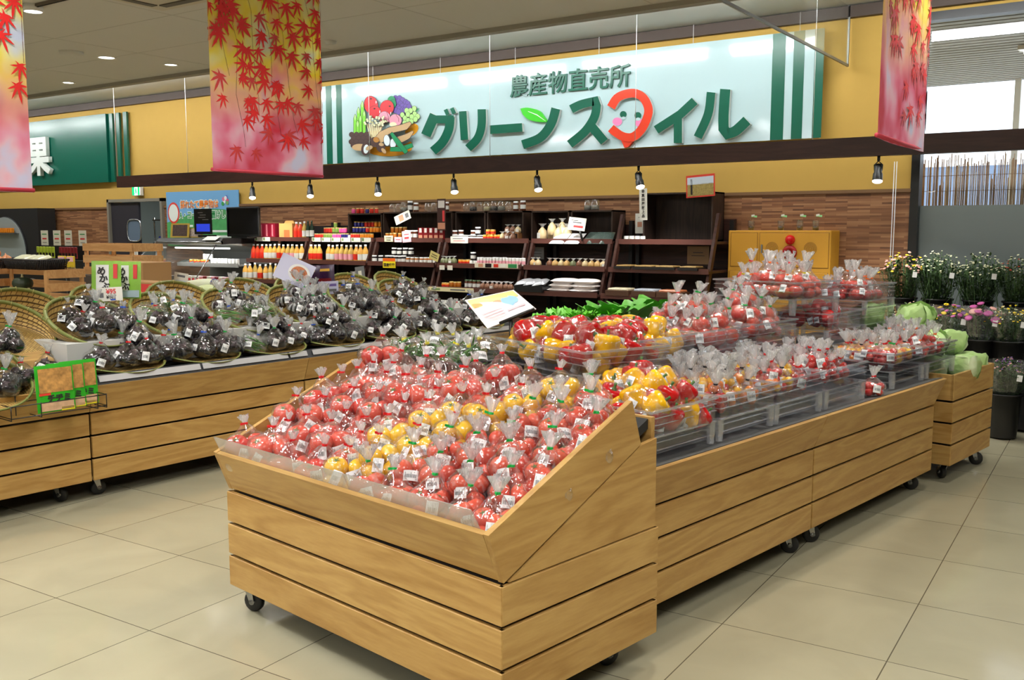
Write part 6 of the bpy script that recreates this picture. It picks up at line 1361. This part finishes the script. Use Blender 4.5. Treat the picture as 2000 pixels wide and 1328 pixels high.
wicker('wicker_tray', .62, .30, .09, 'black wicker tray of onions at the left edge', (-9.62, 5.05, 1.132), 0); wicker('wicker_tray', .62, .30, .09, 'black wicker tray of wrapped pale vegetables beside the onions', (-8.95, 5.05, 1.132), 0)
skin('onion_skin', (214, 140, 88), (190, 110, 62), .3)
om = mesh_of(Geo().lathe([(.001, -.85), (.4, -.8), (.85, -.5), (1, 0), (.8, .5), (.4, .8), (.12, 1.0), (.08, 1.25), (.001, 1.25)], 16), 'onion', ['onion_skin'])
for i, (dx, dy, dz) in enumerate(((-.2, -.06, .05), (-.06, -.06, .05), (.08, -.06, .05), (.2, -.04, .05), (-.1, .05, .05), (.05, .05, .06), (-.02, -.02, .125))):
    o = bpy.data.objects.new('onion', om); COL.objects.link(o); o.location = (-9.62 + dx, 5.05 + dy, 1.15 + dz); o.scale = (.052,) * 3; o.rotation_euler = (U(-.3, .3), U(-.3, .3), 0); tag(o, 'brown onion heaped in the black tray at the left edge', 'onion', 'onions in the black tray')
for i in range(4): pillow('wrapped_vegetable', -9.12 + i * .12, 5.03, 1.19, .15, .16, .07, mat('pale_veg', (222, 222, 190), .3, noise_amt=.2, noise_scale=40), (.3, 0, U(-.5, .5)), 'pale vegetables in clear wrap beside the onions', 'wrapped pale vegetables')
# hanging goods in front of the wall at far left
for i, (px, py, c_, nm) in enumerate(((262, 395, 0, ''),)): pass
for i, px in enumerate((88, 112, 134, 162)):
    p = atY(px, 480, 7.2); card('price_sign', p.x, 7.2, 1.30, .17, .20, 'card_white', 'upright white price sign over the hanging packets, %s' % ordn(i + 1, 4), (0, 0, 0), ((0, .15, .11, .012, 'poster_text_green'), (0, .09, .1, .02, REDT), (0, .04, .1, .008, TXT)), 'price sign')
for i in range(12):
    px = 78 + i * 6 + (8 if i > 5 else 0); p = atY(px, 480, 7.15); m_ = mat('pk_lime', (170, 190, 50), .4) if i < 6 else mat('pk_maroon', (130, 26, 34), .4)
    r = root('hanging_packet', (p.x, 7.12, 1.13), '%s hanging packet on the rack below the price signs' % ('lime green' if i < 6 else 'dark red'), 'packet', 'lime packets' if i < 6 else 'dark red packets'); Geo().box((0, 0, .08), (.06, .012, .15), bev=.005).obj('packet_body', m_, r); Geo().box((0, -.007, .05), (.045, .002, .05)).obj('window', 'j_dark', r)
tag(Geo().box((atY(112, 500, 7.2).x, 7.25, .56), (1.5, .3, 1.10)).box((atY(125, 500, 7.2).x, 7.25, 1.2), (1.0, .02, .2)).obj('goods_rack', 'case_black'), 'black rack carrying the hanging packets', 'rack')
for i in range(2):
    p = atY(122 + i * 17, 520, 5.9); r = root('yellow_pouch', (p.x, 5.9, 1.06), 'yellow food pouch in the wire holder, %s one' % ['left', 'right'][i], 'pouch'); Geo().box((0, 0, .08), (.14, .02, .17), bev=.006).obj('pouch_body', mat('pouch_y', (220, 190, 50), .3, noise_amt=.4, noise_scale=30), r); Geo().box((0, -.011, .13), (.12, .002, .05)).obj('print_band', PK_, r)
g = Geo()
for z in (1.04, 1.10): g.tube([(-8.75, 5.84, z), (-8.35, 5.84, z)], .004, 5)
for k in range(6): g.tube([(-8.75 + k * .08, 5.84, 1.03), (-8.75 + k * .08, 5.84, 1.11)], .003, 5)
g.tube([(-8.55, 5.86, 0), (-8.55, 5.86, 1.04)], .008, 6)
g = g.obj('wire_holder', 'black_frame'); p = atY(130, 520, 5.9); g.location = (p.x + 8.55, .03, 0); tag(g, 'black wire holder carrying the yellow pouches', 'rack')
# cardboard boxes, daikon radishes behind the left run
def at_s(px, py, z): return atZ(px, py, z)
p = atY(268, 560, 5.35); r = root('cardboard_box', (p.x, 5.35, 1.0), 'brown cardboard box printed with dark grapes', 'box'); Geo().box((0, 0, .10), (.62, .3, .23), bev=.004).obj('carton', mat('cardboard', (170, 130, 82), .7), r)
g = Geo()
for q in range(16): g.lathe([(.019, 0), (.001, .004)], 8, 0, Matrix.Translation((.10 + (q % 5) * .03 - (q // 5) * .004, -.1505, .12 - (q // 5) * .028)) @ Matrix.Rotation(PI / 2, 4, 'X'))
g.obj('grape_print', mat('grape_ink', (50, 44, 46), .6), r)
p = atY(330, 575, 5.0); r = root('cardboard_box', (p.x - .25, 5.0, .98), 'red and brown cardboard box with a white character behind the green beans', 'box'); Geo().box((0, 0, .04), (.78, .22, .10), bev=.004).obj('carton', 'cardboard', r); Geo().box((.05, -.1115, .04), (.3, .002, .07)).obj('red_print', REDT, r); text('lettering', '桃', .08, (.27, -.112, .01), (PI / 2, 0, 0), REDT, r, .0005, .001)
tag(Geo().box((-6.9, 5.2, .5), (1.6, .6, .97)).obj('display_table', 'riser_white', None, (0, 0, 0)), 'white table behind the left run carrying boxes and radishes', 'table')
skin('daikon_white', (232, 234, 220), (206, 222, 150), .3)
def daikon(px0, py0, px1, py1, Y, lab):
    a, b = atY(px0, py0, Y), atY(px1, py1, Y); r = root('daikon_radish', a, lab, 'radish'); d = b - a; n = 9
    Geo().tube([d * (k / n) + Vector((0, 0, .012 * math.sin(PI * k / n))) for k in range(n + 1)], [.006, .018, .026, .032, .036, .038, .038, .037, .034, .02], 12).obj('root', 'daikon_white', r)
    Geo().tube([d * .92, d * .94], .041, 12).obj('blue_band', mat('band_blue', (50, 60, 120), .5), r)
    g = Geo()
    for q in range(9): v = (d.normalized() + Vector((U(-.5, .5), U(-.5, .5), U(-.3, .5)))).normalized() * .05; g.tube([d, d + v], [.006, .003], 5)
    g.obj('leaf_stub', 'bean_green', r)
daikon(344, 561, 425, 553, 5.15, 'long white daikon radish lying behind the beans, upper one'); daikon(375, 569, 428, 566, 5.05, 'white daikon radish lying below the longest one'); daikon(455, 571, 490, 571, 5.1, 'short visible end of a daikon radish near the juice bottles')
card('handwritten_sign', atY(352, 560, 5.6).x, 5.6, atY(352, 560, 5.6).z, .14, .13, 'card_white', 'white sign with brush writing behind the daikon radishes', (0, .15, .4), ((0, .1, .08, .02, TXT), (0, .05, .1, .015, mat('txt_blue', (150, 180, 210), .6))), 'sign')
q = atY(352, 560, 5.6); tag(Geo().tube([(q.x, 5.61, .98), (q.x, 5.605, q.z + .08)], .005, 6).obj('metal_rod', 'steel'), 'thin rod under the white sign behind the radishes', 'rod')
tag(Geo().tube([(-7.28, 7.71, .3), (-7.28, 7.71, .9)], .006, 6).box((-7.28, 7.71, .15), (.3, .3, .3)).obj('card_stem', 'steel'), 'stem under the pale card behind the far baskets', 'stem')
# noodle packets on a stand in the left run, with price card
r0 = Lp(.62, -.55, 0)
def packet(name, loc, w_, h, m, lab, rot, prints=(), cat='packet', th=.02):
    r = root(name, loc, lab, cat, None, rot); g = Geo(); n = 6; vs = []
    for sgn in (1, -1):
        for j in range(n + 1):
            for i in range(n + 1):
                u, v = 2 * i / n - 1, 2 * j / n - 1; e = max(0, (1 - u ** 4) * (1 - v ** 6)) ** .5; vs.append((u * w_ / 2, -sgn * e * th / 2, (v + 1) * h / 2))
    N2 = (n + 1) ** 2; fs = [(j * (n + 1) + i, j * (n + 1) + i + 1, (j + 1) * (n + 1) + i + 1, (j + 1) * (n + 1) + i) for j in range(n) for i in range(n)]
    fs += [tuple(N2 + k for k in reversed(f)) for f in fs]; g.add(vs, fs, 0, None, True); g.obj('packet_body', m, r)
    for (x, z, pw, ph, mm) in prints: Geo().box((x, -th / 2 - .001, z), (pw, .001, ph)).obj('print', mm, r)
    return r
LG = mat('noodle_green', (140, 190, 70), .3, noise_amt=.25, noise_scale=20); WHT = MATS['white_paint']
for i, px in enumerate((208, 247)):
    p = atPl(px, 583, Lp(0, -.62, 0), LN)
    r = packet('seaweed_packet', p, .185, .235, LG, 'green packet with black brush writing, %s of the two above the baskets' % ['left', 'right'][i], (-.1, 0, .6), ((-.02, .13, .08, .16, WHT), (.06, .17, .026, .09, REDT), (0, .03, .17, .045, mat('silver_band', (170, 190, 200), .3))))
    [text('lettering', ch, .055, (-.055 + .012 * k, -.0135, .155 - .048 * k), (PI / 2, .12, 0), INK, r, .0004, .002) for k, ch in enumerate('めかぶ')]
p = atPl(215, 587, Lp(0, -.58, 0), LN); r = root('price_card', p, 'white price card reading 95 below the green seaweed packets', 'price card', None, (-.1, -.06, .6)); Geo().box((0, 0, .04), (.16, .003, .085)).obj('sheet', 'card_white', r)
text('lettering', '¥95', .04, (-.02, -.003, .043), (PI / 2, 0, 0), REDT, r, .0004, .001); text('lettering', '¥102', .028, (-.02, -.003, .012), (PI / 2, 0, 0), INK, r, .0004, .001); Geo().box((-.05, -.0025, .035), (.025, .001, .03)).obj('print', TXT, r)
q = atPl(237, 640, Lp(0, -.58, 0), LN); tag(Geo().tube([q, atPl(235, 585, Lp(0, -.6, 0), LN)], .004, 6).obj('card_stem', 'wire'), 'thin stem holding up the seaweed packets', 'stem')
# food picture card and dark packets on stems in the left run
r = root('picture_card', atPl(575, 530, Lp(0, -.62, 0), LN), 'tilted card with a plate of stir-fry, above the striped bags', 'card', None, (-.2, .42, .5)); Geo().box((0, 0, 0), (.27, .003, .19)).obj('sheet', mat('card_lilac', (206, 206, 232), .4), r)
M_ = Matrix.Rotation(PI / 2, 4, 'X'); Geo().lathe([(.085, 0), (.001, .002)], 24, 0, Matrix.Translation((.04, -.004, .0)) @ M_ @ Matrix.Scale(.8, 4, (0, 1, 0))).obj('plate_print', 'white_paint', r); Geo().lathe([(.064, 0), (.001, .002)], 20, 0, Matrix.Translation((.04, -.006, 0)) @ M_ @ Matrix.Scale(.8, 4, (0, 1, 0))).obj('food_print', mat('stirfry', (206, 110, 60), .4, noise_amt=.9, noise_scale=70), r)
for i, px in enumerate((600, 636)):
    p = atPl(px, 560, Lp(0, -.70, 0), LN); packet('sauce_packet', p + Vector((0, 0, -.02)), .15, .19, mat('pk_violet', (56, 26, 60), .25, noise_amt=.8, noise_scale=35), 'dark purple sauce packet on a stem, %s one' % ['left', 'right'][i], (-.1, .15 - .2 * i, .5), ((0, .06, .1, .05, 'pk_red'), (0, .15, .08, .02, mat('gold_print', (220, 170, 60), .4))))
p = atPl(640, 562, Lp(0, -.62, 0), LN); r = root('price_card', p, 'lilac price card under the dark purple sauce packets', 'price card', None, (-.1, -.05, .5)); Geo().box((0, 0, 0), (.17, .003, .10)).obj('sheet', 'card_lilac', r); Geo().box((.02, -.0022, .02), (.1, .001, .02)).obj('print', mat('txt_violet', (110, 90, 160), .5), r); Geo().box((.02, -.0022, -.02), (.1, .001, .02)).obj('print', TXT, r)
q = atPl(640, 600, Lp(0, -.62, 0), LN); tag(Geo().tube([Vector((q.x, q.y, .86)), p], .004, 6).obj('card_stem', 'spot_black'), 'black stem under the lilac price card', 'stem')
# wire rack with green pancake-mix packets on the front of the left stand
PG = mat('mix_green', (50, 176, 40), .3)
yc = -.30
r = root('wire_rack', Lp(0, .06, 0), 'black wire rack with green mix packets hooked on the left stand', 'rack', None, -LIS_A)
def wr(pts): Geo().tube(pts, .0028, 5).obj('wire', 'black_frame', r)
for z in (.56, .62): wr([(.0, -.50, z), (.13, -.50, z), (.13, .0, z), (.0, .0, z)])
for y in (-.50, -.35, -.05, .0): wr([(.13, y, .55), (.13, y, .625)]); wr([(.0, y, .55), (.13, y, .55)])
wr([(0, -.5, .62), (0, 0, .62)]); wr([(.0, -.42, .55), (.0, -.42, .66)])
for i, (y, x) in enumerate(((-.255, .10), (-.175, .06), (-.09, .03))):
    r = packet('mix_packet', Lp(y, .06 + x, .562), .20, .245, PG, 'green savoury pancake mix packet in the wire rack, %s' % ['front one', 'middle one', 'rear one'][i], (-.08, 0, PI / 2 - LIS_A), ((0, .165, .175, .125, mat('mix_food', (196, 140, 80), .4, noise_amt=1.0, noise_scale=38)), (0, .03, .175, .045, mat('mix_plate', (214, 176, 140), .4, noise_amt=.4, noise_scale=30)), (-.06, .095, .06, .012, 'badge_red'), (.055, .012, .07, .018, YE_)))
    text('lettering', 'チヂミ', .042, (-.05, -.0125, .056), (PI / 2, 0, 0), 'ink', r, .0006, .002)
card('price_card', *Lp(-.60, .03, .70), .15, .085, mat('card_mint', (206, 226, 210), .5), 'tilted white price card reading 298 at the left edge', (-.3, -.25, PI / 2 - LIS_A - .3), ((-.05, .02, .025, .025, 'card_green'), (.01, .065, .07, .008, INK), (.01, .035, .08, .018, TXT)), 'price card')
# ------------------------------------------------------------------ cabbages, lettuces, green beans, price card on the island
random.seed(31)
def cabbage_mat():
    m, nt, b = newmat('cabbage_leaf'); N = nt.nodes.new; L = nt.links.new
    tc = N('ShaderNodeTexCoord'); w_ = N('ShaderNodeTexWave'); w_.wave_type = 'RINGS'; w_.rings_direction = 'Z'; w_.inputs['Scale'].default_value = 1.2; w_.inputs['Distortion'].default_value = 9; w_.inputs['Detail'].default_value = 3; L(tc.outputs['Object'], w_.inputs['Vector'])
    n = N('ShaderNodeTexNoise'); n.inputs['Scale'].default_value = 5; L(tc.outputs['Object'], n.inputs['Vector'])
    mx = N('ShaderNodeMix'); mx.data_type = 'RGBA'; mx.inputs[6].default_value = lin((190, 216, 150)); mx.inputs[7].default_value = lin((156, 196, 112)); L(n.outputs[0], mx.inputs[0])
    m2 = N('ShaderNodeMix'); m2.data_type = 'RGBA'; m2.inputs[7].default_value = lin((222, 234, 196)); L(mx.outputs[2], m2.inputs[6])
    q = N('ShaderNodeMath'); q.operation = 'POWER'; q.inputs[1].default_value = 6; L(w_.outputs['Fac'], q.inputs[0]); L(q.outputs[0], m2.inputs[0]); L(m2.outputs[2], b.inputs['Base Color'])
    bp = N('ShaderNodeBump'); bp.inputs['Strength'].default_value = .5; bp.inputs['Distance'].default_value = .05; L(w_.outputs['Fac'], bp.inputs['Height']); L(bp.outputs[0], b.inputs['Normal'])
    b.inputs['Roughness'].default_value = .42
cabbage_mat()
def leaf_sheet(g, base, out, up, w_, l, ruff, fr, curl=.4, mi=0, n=7, m=6, cup=.3):
    """a curved leaf: base point, outward direction, ruffled rim"""
    side = out.cross(up).normalized(); vs = []
    for j in range(m + 1):
        t = j / m; wd = w_ * (.3 + .7 * min(1, t * 1.7)) * math.sqrt(max(.12, 1 - max(0, (t - .62) / .40) ** 2))
        c = base + up * (l * t * (1 - curl * t * .5)) + out * (l * curl * t * t + .2 * l * t)
        for i in range(n + 1):
            s_ = 2 * i / n - 1; e = abs(s_) ** 2 * t
            vs.append(c + side * (wd * s_) + out * (-cup * wd * s_ * s_ + ruff * e * math.sin(fr * (t * 6 + s_ * 4) + base.x * 50)) + up * (ruff * e * math.cos(fr * (t * 7 - s_ * 3))))
    g.add(vs, [(j * (n + 1) + i, j * (n + 1) + i + 1, (j + 1) * (n + 1) + i + 1, (j + 1) * (n + 1) + i) for j in range(m) for i in range(n)], mi, None, True)
def make_cabbage(s):
    random.seed(s); r = root('cabbage', (0, 0, -5), 'cabbage', 'cabbage'); g = Geo(); n = 28; K = 16; vs = []
    for k in range(K + 1):
        t = PI * k / K
        for i in range(n):
            a = 2 * PI * i / n; v = Vector((math.sin(t) * math.cos(a), math.sin(t) * math.sin(a), math.cos(t) * .84)); q = noise.noise(v * 2.3 + Vector((s, 0, 0))) * .10 + abs(noise.noise(v * 4 + Vector((s, 3, 0)))) * .10
            vs.append(v * (1 + q) * .092)
    g.add(vs, [(k * n + i, (k + 1) * n + i, (k + 1) * n + (i + 1) % n, k * n + (i + 1) % n) for k in range(K) for i in range(n)], 0, None, True); g.obj('cabbage_head', 'cabbage_leaf', r)
    for q in range(4):
        g = Geo(); a = q * 1.6 + U(-.3, .3); out = Vector((math.cos(a), math.sin(a), -.1)).normalized(); up = Vector((math.cos(a) * .15, math.sin(a) * .15, 1)).normalized(); side = out.cross(up).normalized(); vs = []
        for j in range(8):
            th_ = -1.15 + 1.75 * j / 7
            for i in range(9):
                ph = -1.0 + 2.0 * i / 8; R_ = .098 + .012 * (abs(ph) ** 2) + (.014 * (j > 5)) + .004 * math.sin(i * 2.1 + j * 1.7 + q)
                wv = 1 - .35 * (j > 6)
                d = out * (math.cos(th_) * math.cos(ph * wv)) + side * (math.cos(th_) * math.sin(ph * wv)) + up * (math.sin(th_) * .86); vs.append(d * R_)
        g.add(vs, [(j * 9 + i, j * 9 + i + 1, (j + 1) * 9 + i + 1, (j + 1) * 9 + i) for j in range(7) for i in range(8)], 0, None, True); g.obj('outer_leaf', 'cabbage_leaf', r)
    return freeze(r)
CAB = [make_cabbage(s) for s in (1, 2, 3)]
cpos = [(.30, 4.10, .655, 'front left'), (.17, 4.30, .655, 'front middle'), (.20, 4.52, .655, 'front right'), (.42, 4.3, .66, 'second row left'), (.38, 4.52, .66, 'second row right'), (.62, 4.25, .66, 'third row left'), (.60, 4.48, .66, 'third row right'), (.84, 4.3, .66, 'rear'),
        (.34, 4.22, .80, 'upper near the crates'), (.30, 4.42, .79, 'upper near the flowers'), (.52, 4.38, .81, 'upper middle'), (.70, 4.36, .82, 'upper rear'), (.50, 4.28, .94, 'topmost left'), (.52, 4.46, .93, 'topmost right'), (.74, 4.2, .95, 'topmost rear'), (.42, 4.12, .82, 'upper front left')]
for i, (u, v, z, t) in enumerate(cpos):
    put(CAB[i % 3], I(u, v, z), (U(-.5, .5), U(-.5, .5), U(0, 6)), U(.98, 1.14), 'pale green cabbage in the far wooden stand, ' + t + ' of the heap', 'cabbages heaped in the far stand')
for i, (u, v, z) in enumerate(((.62, 4.28, .90), (.33, 4.33, .86))):
    tag(Geo().box((0, 0, 0), (.05, .02, .03)).obj('blue_tag', mat('band_blue', (50, 60, 120), .5), None, I(u, v, z)), 'small dark blue tag on the %s cabbages' % ['rear', 'front'][i], 'tag')
# leafy greens
mat('lettuce', (96, 184, 36), .45, noise_amt=.25, noise_scale=30); mat('romaine', (84, 160, 50), .42, noise_amt=.25, noise_scale=18)
def greens(frill, s):
    random.seed(s); r = root('lettuce' if frill else 'leafy_greens', (0, 0, -5), 'x', 'lettuce'); 
    g = Geo()
    for q in range(17 if frill else 10):
        a = q * 2.4; tl = U(.2, .9) if frill else U(.05, .5); out = Vector((math.cos(a), math.sin(a), 0)); up = (Vector((0, 0, 1)) + out * tl).normalized()
        leaf_sheet(g, out * .02, out, up, U(.055, .07) if frill else U(.045, .06), U(.12, .17) if frill else U(.14, .19), (.022 if frill else .005), (3.4 if frill else .8), .3, n=12 if frill else 7, m=10 if frill else 6)
    g.obj('leaves', 'lettuce' if frill else 'romaine', r); 
    return freeze(r)
LET = [greens(True, 4), greens(True, 5)]; ROM = [greens(False, 6), greens(False, 7)]
tag(Geo().box((-1.18, 2.25, .80), (.34, 1.1, .29)).obj('display_riser', 'riser', None, ISL_P, (0, 0, -ISL_A)), 'grey riser under the lettuces behind the pepper crates', 'riser')
for i, (px, py) in enumerate(((1108, 607), (1135, 600), (1162, 607), (1120, 615), (1150, 617))):
    p = onU(px, py, 1.22 + .08 * (i < 3)); p.z = .965; put(LET[i % 2], p, U(0, 6), U(.95, 1.1), 'frilly bright green lettuce, %s of the clump behind the peppers' % ['back left', 'back middle', 'back right', 'front left', 'front right'][i])
for i, (px, py) in enumerate(((1185, 600), (1215, 600), (1245, 600), (1280, 600), (1312, 602))):
    p = onU(px, py, 1.25); p.z = .965 + .012 * (i == 0); put(ROM[i % 2], p, U(0, 6), U(.95, 1.1), 'smooth-leaved greens right of the lettuce, %s' % ordn(i + 1, 5), None, 'leafy greens')
# green bean basket
bx = I(1.33, 1.07, .80)
wicker('wicker_basket', .56, .40, .13, 'black wicker basket of green bean bags left of the big pepper crate', I(1.36, 1.10, .80), -ISL_A - .10)
tag(Geo().box((-1.2, 1.24, .715), (.36, .8, .13)).obj('display_riser', 'riser', None, ISL_P, (0, 0, -ISL_A)), 'grey riser under the black wicker basket', 'riser')
for i, (u, v, z, a) in enumerate(((1.56, .97, .92, 1.2), (1.40, .98, .915, .4), (1.27, .99, .92, -.3), (1.15, .99, .92, .9), (1.50, 1.12, .94, .2), (1.34, 1.12, .95, 1.4), (1.2, 1.13, .94, .5))):
    put(BEND[i % 2], I(u, v, z - .045), (-.35, U(-.2, .2), a), 1.15, 'bag of dark green beans, %s in the black basket' % ['front left', 'front centre left', 'front centre right', 'front right', 'back left', 'back middle', 'back right'][i])
# price card stand
r = root('price_card_stand', (0, 0, 0), 'large tilted price card with a yellow and pink picture behind the peppers', 'price card')
def onVp(px, py, v): return atPl(px, py, ISL_P + EB * v, EB)
A_, B_, C_, D_ = onVp(908, 586, 1.36), onVp(1003, 566, 1.50), onVp(1047, 603, 1.36), onVp(952, 641, 1.22)
nn = (B_ - A_).cross(D_ - A_).normalized()
if nn.y > 0: nn = -nn
g = Geo(); g.prism([A_, B_, C_, D_], nn * -.004); g.obj('card_sheet', mat('card_pale', (244, 238, 240), .3), r)
def onc(u, v): return A_ * (1 - u) * (1 - v) + B_ * u * (1 - v) + C_ * u * v + D_ * (1 - u) * v
ART = Art(lambda x, y: onc(x, y) + nn * .0006); ART.nrm = nn; ART.step = .0003
ART.poly([(.03, .03), (.97, .03), (.97, .30), (.03, .34)], mat('cp_yellow', (250, 236, 130), .4)); ART.poly([(.05, .2), (.3, .16), (.3, .3), (.05, .34)], mat('cp_orange', (244, 150, 60), .4)); ART.poly([(.33, .14), (.5, .13), (.5, .26), (.33, .28)], mat('cp_gold', (250, 200, 40), .4))
ART.ell(.52, .42, .14, .16, mat('cp_salmon', (246, 150, 110), .4)); ART.ell(.75, .38, .16, .18, mat('cp_blue', (140, 190, 230), .4)); ART.ell(.68, .52, .10, .10, 'cp_blue')
for k, y in enumerate((.58, .66, .74, .82)): ART.poly([(.08, y), (.5, y), (.5, y + .025), (.08, y + .025)], mat('cp_pink', (240, 180, 190), .4))
ART.poly([(.55, .70), (.92, .68), (.92, .74), (.55, .76)], 'cp_pink'); ART.obj('picture_print', r)
Geo().tube([onc(.5, .97), onc(.5, .97) + Vector((0, 0, -.10)), Vector((onc(.5, .97).x, onc(.5, .97).y, .83))], .009, 8).obj('stand_pole', 'spot_black', r)
Geo().tube([onc(.25, 1.0), onc(.98, .98)], .008, 8).obj('card_clip', 'gift_red' if False else 'spot_black', r)

# ------------------------------------------------------------------ flower display by the window
mat('bucket_black', (26, 26, 28), .45); mat('stem_green', (60, 92, 44), .5); mat('fol_a', (70, 96, 50), .55); mat('fol_b', (48, 72, 40), .55)
FLW = dict(white=(232, 232, 196), yellow=(240, 206, 40), pink=(226, 170, 160), magenta=(190, 84, 150), purple=(128, 84, 150), red=(220, 90, 70)); 
for k_, c_ in FLW.items(): mat('fl_' + k_, c_, .5)
wrapf = film('flower_wrap', .03, .06, (.96, .97, .97), .1, .8, 30, .15)
def bouquet(x, y, zt, hb, hf, rad, cols, lab, nfl=60, big=.011, dark=False, tall=False, rb=.115):
    r = root('flower_bucket', (x, y, zt - hb), lab, 'flowers')
    Geo().lathe([(.001, 0), (rb * .8, 0), (rb * .82, .01), (rb, hb), (rb + .012, hb), (rb + .012, hb + .012), (rb, hb + .012), (rb * .95, hb - .01)], 22).obj('bucket', 'bucket_black', r)
    st, fo, bl = Geo(), Geo(), Geo(); mats = ['fl_' + c for c in cols]
    for q in range(nfl):
        a = U(0, 2 * PI); rr_ = rad * math.sqrt(R()); h = hf * (1 - .35 * (rr_ / rad) ** 2) * U(.78, 1.03); c = Vector((rr_ * math.cos(a), rr_ * math.sin(a), hb + h)); b_ = Vector((c.x * .35, c.y * .35, hb - .05))
        mid = (b_ + c) / 2 + Vector((c.x * .12, c.y * .12, 0)); st.tube([b_, mid, c], .0018, 4)
        for w_ in range(13):
            t = U(.2, .97); p = b_.lerp(c, t) + Vector((U(-.02, .02), U(-.02, .02), U(-.01, .01))); d = Vector((U(-1, 1), U(-1, 1), U(-.2, .9))).normalized() * U(.026, .05); s_ = d.cross(Vector((0, 0, 1))).normalized() * U(.006, .012)
            fo.add([p, p + d * .5 + s_, p + d, p + d * .5 - s_], [(0, 1, 2, 3)], w_ % 2)
        m_ = random.randrange(len(mats)); s_ = big * U(.75, 1.2); ax = Vector((c.x * 2 + U(-.3, .3), c.y * 2 + U(-.3, .3) - .3, 1)).normalized(); M = Matrix.Translation(c) @ ax.to_track_quat('Z', 'Y').to_matrix().to_4x4()
        bl.lathe([(.001, s_ * .25), (s_ * .55, s_ * .3), (s_, s_ * .15), (s_ * .8, -s_ * .1), (.001, -s_ * .2)], 8, m_, M, fn=lambda a_, z, k: 1 + .25 * math.cos(8 * a_) * 0 + (.18 if int(a_ * 8 / PI) % 2 else 0))
    st.obj('stems', 'stem_green', r); fo.obj('foliage', ['fol_a', 'fol_b'], r); bl.obj('blossoms', mats, r)
    if tall:
        g = Geo()
        for q in range(16):
            a = U(0, 6.3); p = Vector((.5 * rad * math.cos(a), .5 * rad * math.sin(a) - .02, hb + hf * .6)); g.tube([p, p + Vector((U(-.06, .06), -.06, -.18)), p + Vector((U(-.1, .1), -.10, -.36))], .002, 4)
        g.obj('trailing_stems', 'stem_green', r)
    if dark: Geo().lathe([(rb * .7, hb * .9), (rb * 1.05, hb + .06), (rad * 1.05, hb + hf * .9)], 22, fn=lambda a, z, k: 1 + .05 * math.sin(7 * a) * k).obj('clear_wrap', wrapf, r)
    Geo().box((rad * .4, -rad * .8, hb + hf * .55), (.035, .002, .045), 0, Matrix.Rotation(.1, 4, 'Y')).obj('price_label', 'label_white', r)
    return r
ft = [(1762, ['yellow', 'pink'], 'yellow and pink flowers in a black bucket beside the window frame', 70, .014), (1832, ['white'], 'tall white daisies in a black bucket, left of the three on the top tier', 100, .009), (1912, ['white'], 'tall white daisies in a black bucket, middle of the top tier', 100, .009), (1992, ['white', 'white', 'red'], 'tall white daisies in a black bucket at the right edge of the picture', 90, .009)]
for px, c_, lab, n_, b_ in ft: p = atY(px, 560, 8.5); bouquet(p.x, 8.5, .93, .26, .40, .20, c_, lab, n_, b_, tall=px in (1832, 1912))
for px, c_, lab, n_, b_ in ((1790, ['pink', 'white'], 'small pale pink flowers in the middle tier by the cabbages', 70, .009), (1858, ['magenta', 'purple', 'yellow'], 'wrapped magenta flowers in the middle tier, left one', 34, .020), (1918, ['magenta', 'pink'], 'wrapped large pink chrysanthemums in the middle tier', 16, .034), (1972, ['yellow', 'yellow', 'white'], 'wrapped yellow flowers in a wide black bucket, middle tier', 90, .010)):
    p = atY(px, 620, 8.08); bouquet(p.x, 8.08, .66, .26, .28, .17, c_, lab, n_, b_, dark=True)
for px, c_, lab, n_, b_ in ((1962, ['purple', 'pink'], 'small purple flowers in a tall black bucket on the floor', 100, .008), (2040, ['purple', 'white'], 'purple flowers in a black bucket cut by the right edge', 70, .008)):
    p = atY(px, 760, 7.66); bouquet(p.x, 7.66, .32, .31, .27, .15, c_, lab, n_, b_, dark=True)
for z, y, n_ in ((.39, 8.09, 'middle'), (.64, 8.5, 'top')):
    tag(Geo().box((-.6, y, z / 2 + .01), (2.5, .30, z - .02)).obj('flower_step', 'bucket_black'), 'black step carrying the %s tier of flower buckets' % n_, 'step')
# ------------------------------------------------------------------ small lettering fitted to its real width, lettering turned into meshes
bpy.context.view_layer.update()
tx, p0, p1 = SMALLTXT
wd = max(c[0] for c in tx.bound_box); sc = (p1.x - p0.x) / wd; tx.scale = (sc, sc, 1)
bpy.context.view_layer.update()
dg = bpy.context.evaluated_depsgraph_get()
for o in [o for o in SC.objects if o.type == 'FONT']:
    me = bpy.data.meshes.new_from_object(o.evaluated_get(dg)); n = bpy.data.objects.new(o.name + '_mesh', me); COL.objects.link(n)
    n.parent = o.parent; n.location = o.location; n.rotation_euler = o.rotation_euler; n.scale = o.scale
    nm = o.name.split('.')[0]; bpy.data.objects.remove(o); n.name = nm
for o in [o for o in SC.objects if o.parent is None and o.location.z < -4 and o.type == 'EMPTY']:      # unused patterns
    for c in list(o.children): bpy.data.objects.remove(c)
    bpy.data.objects.remove(o)
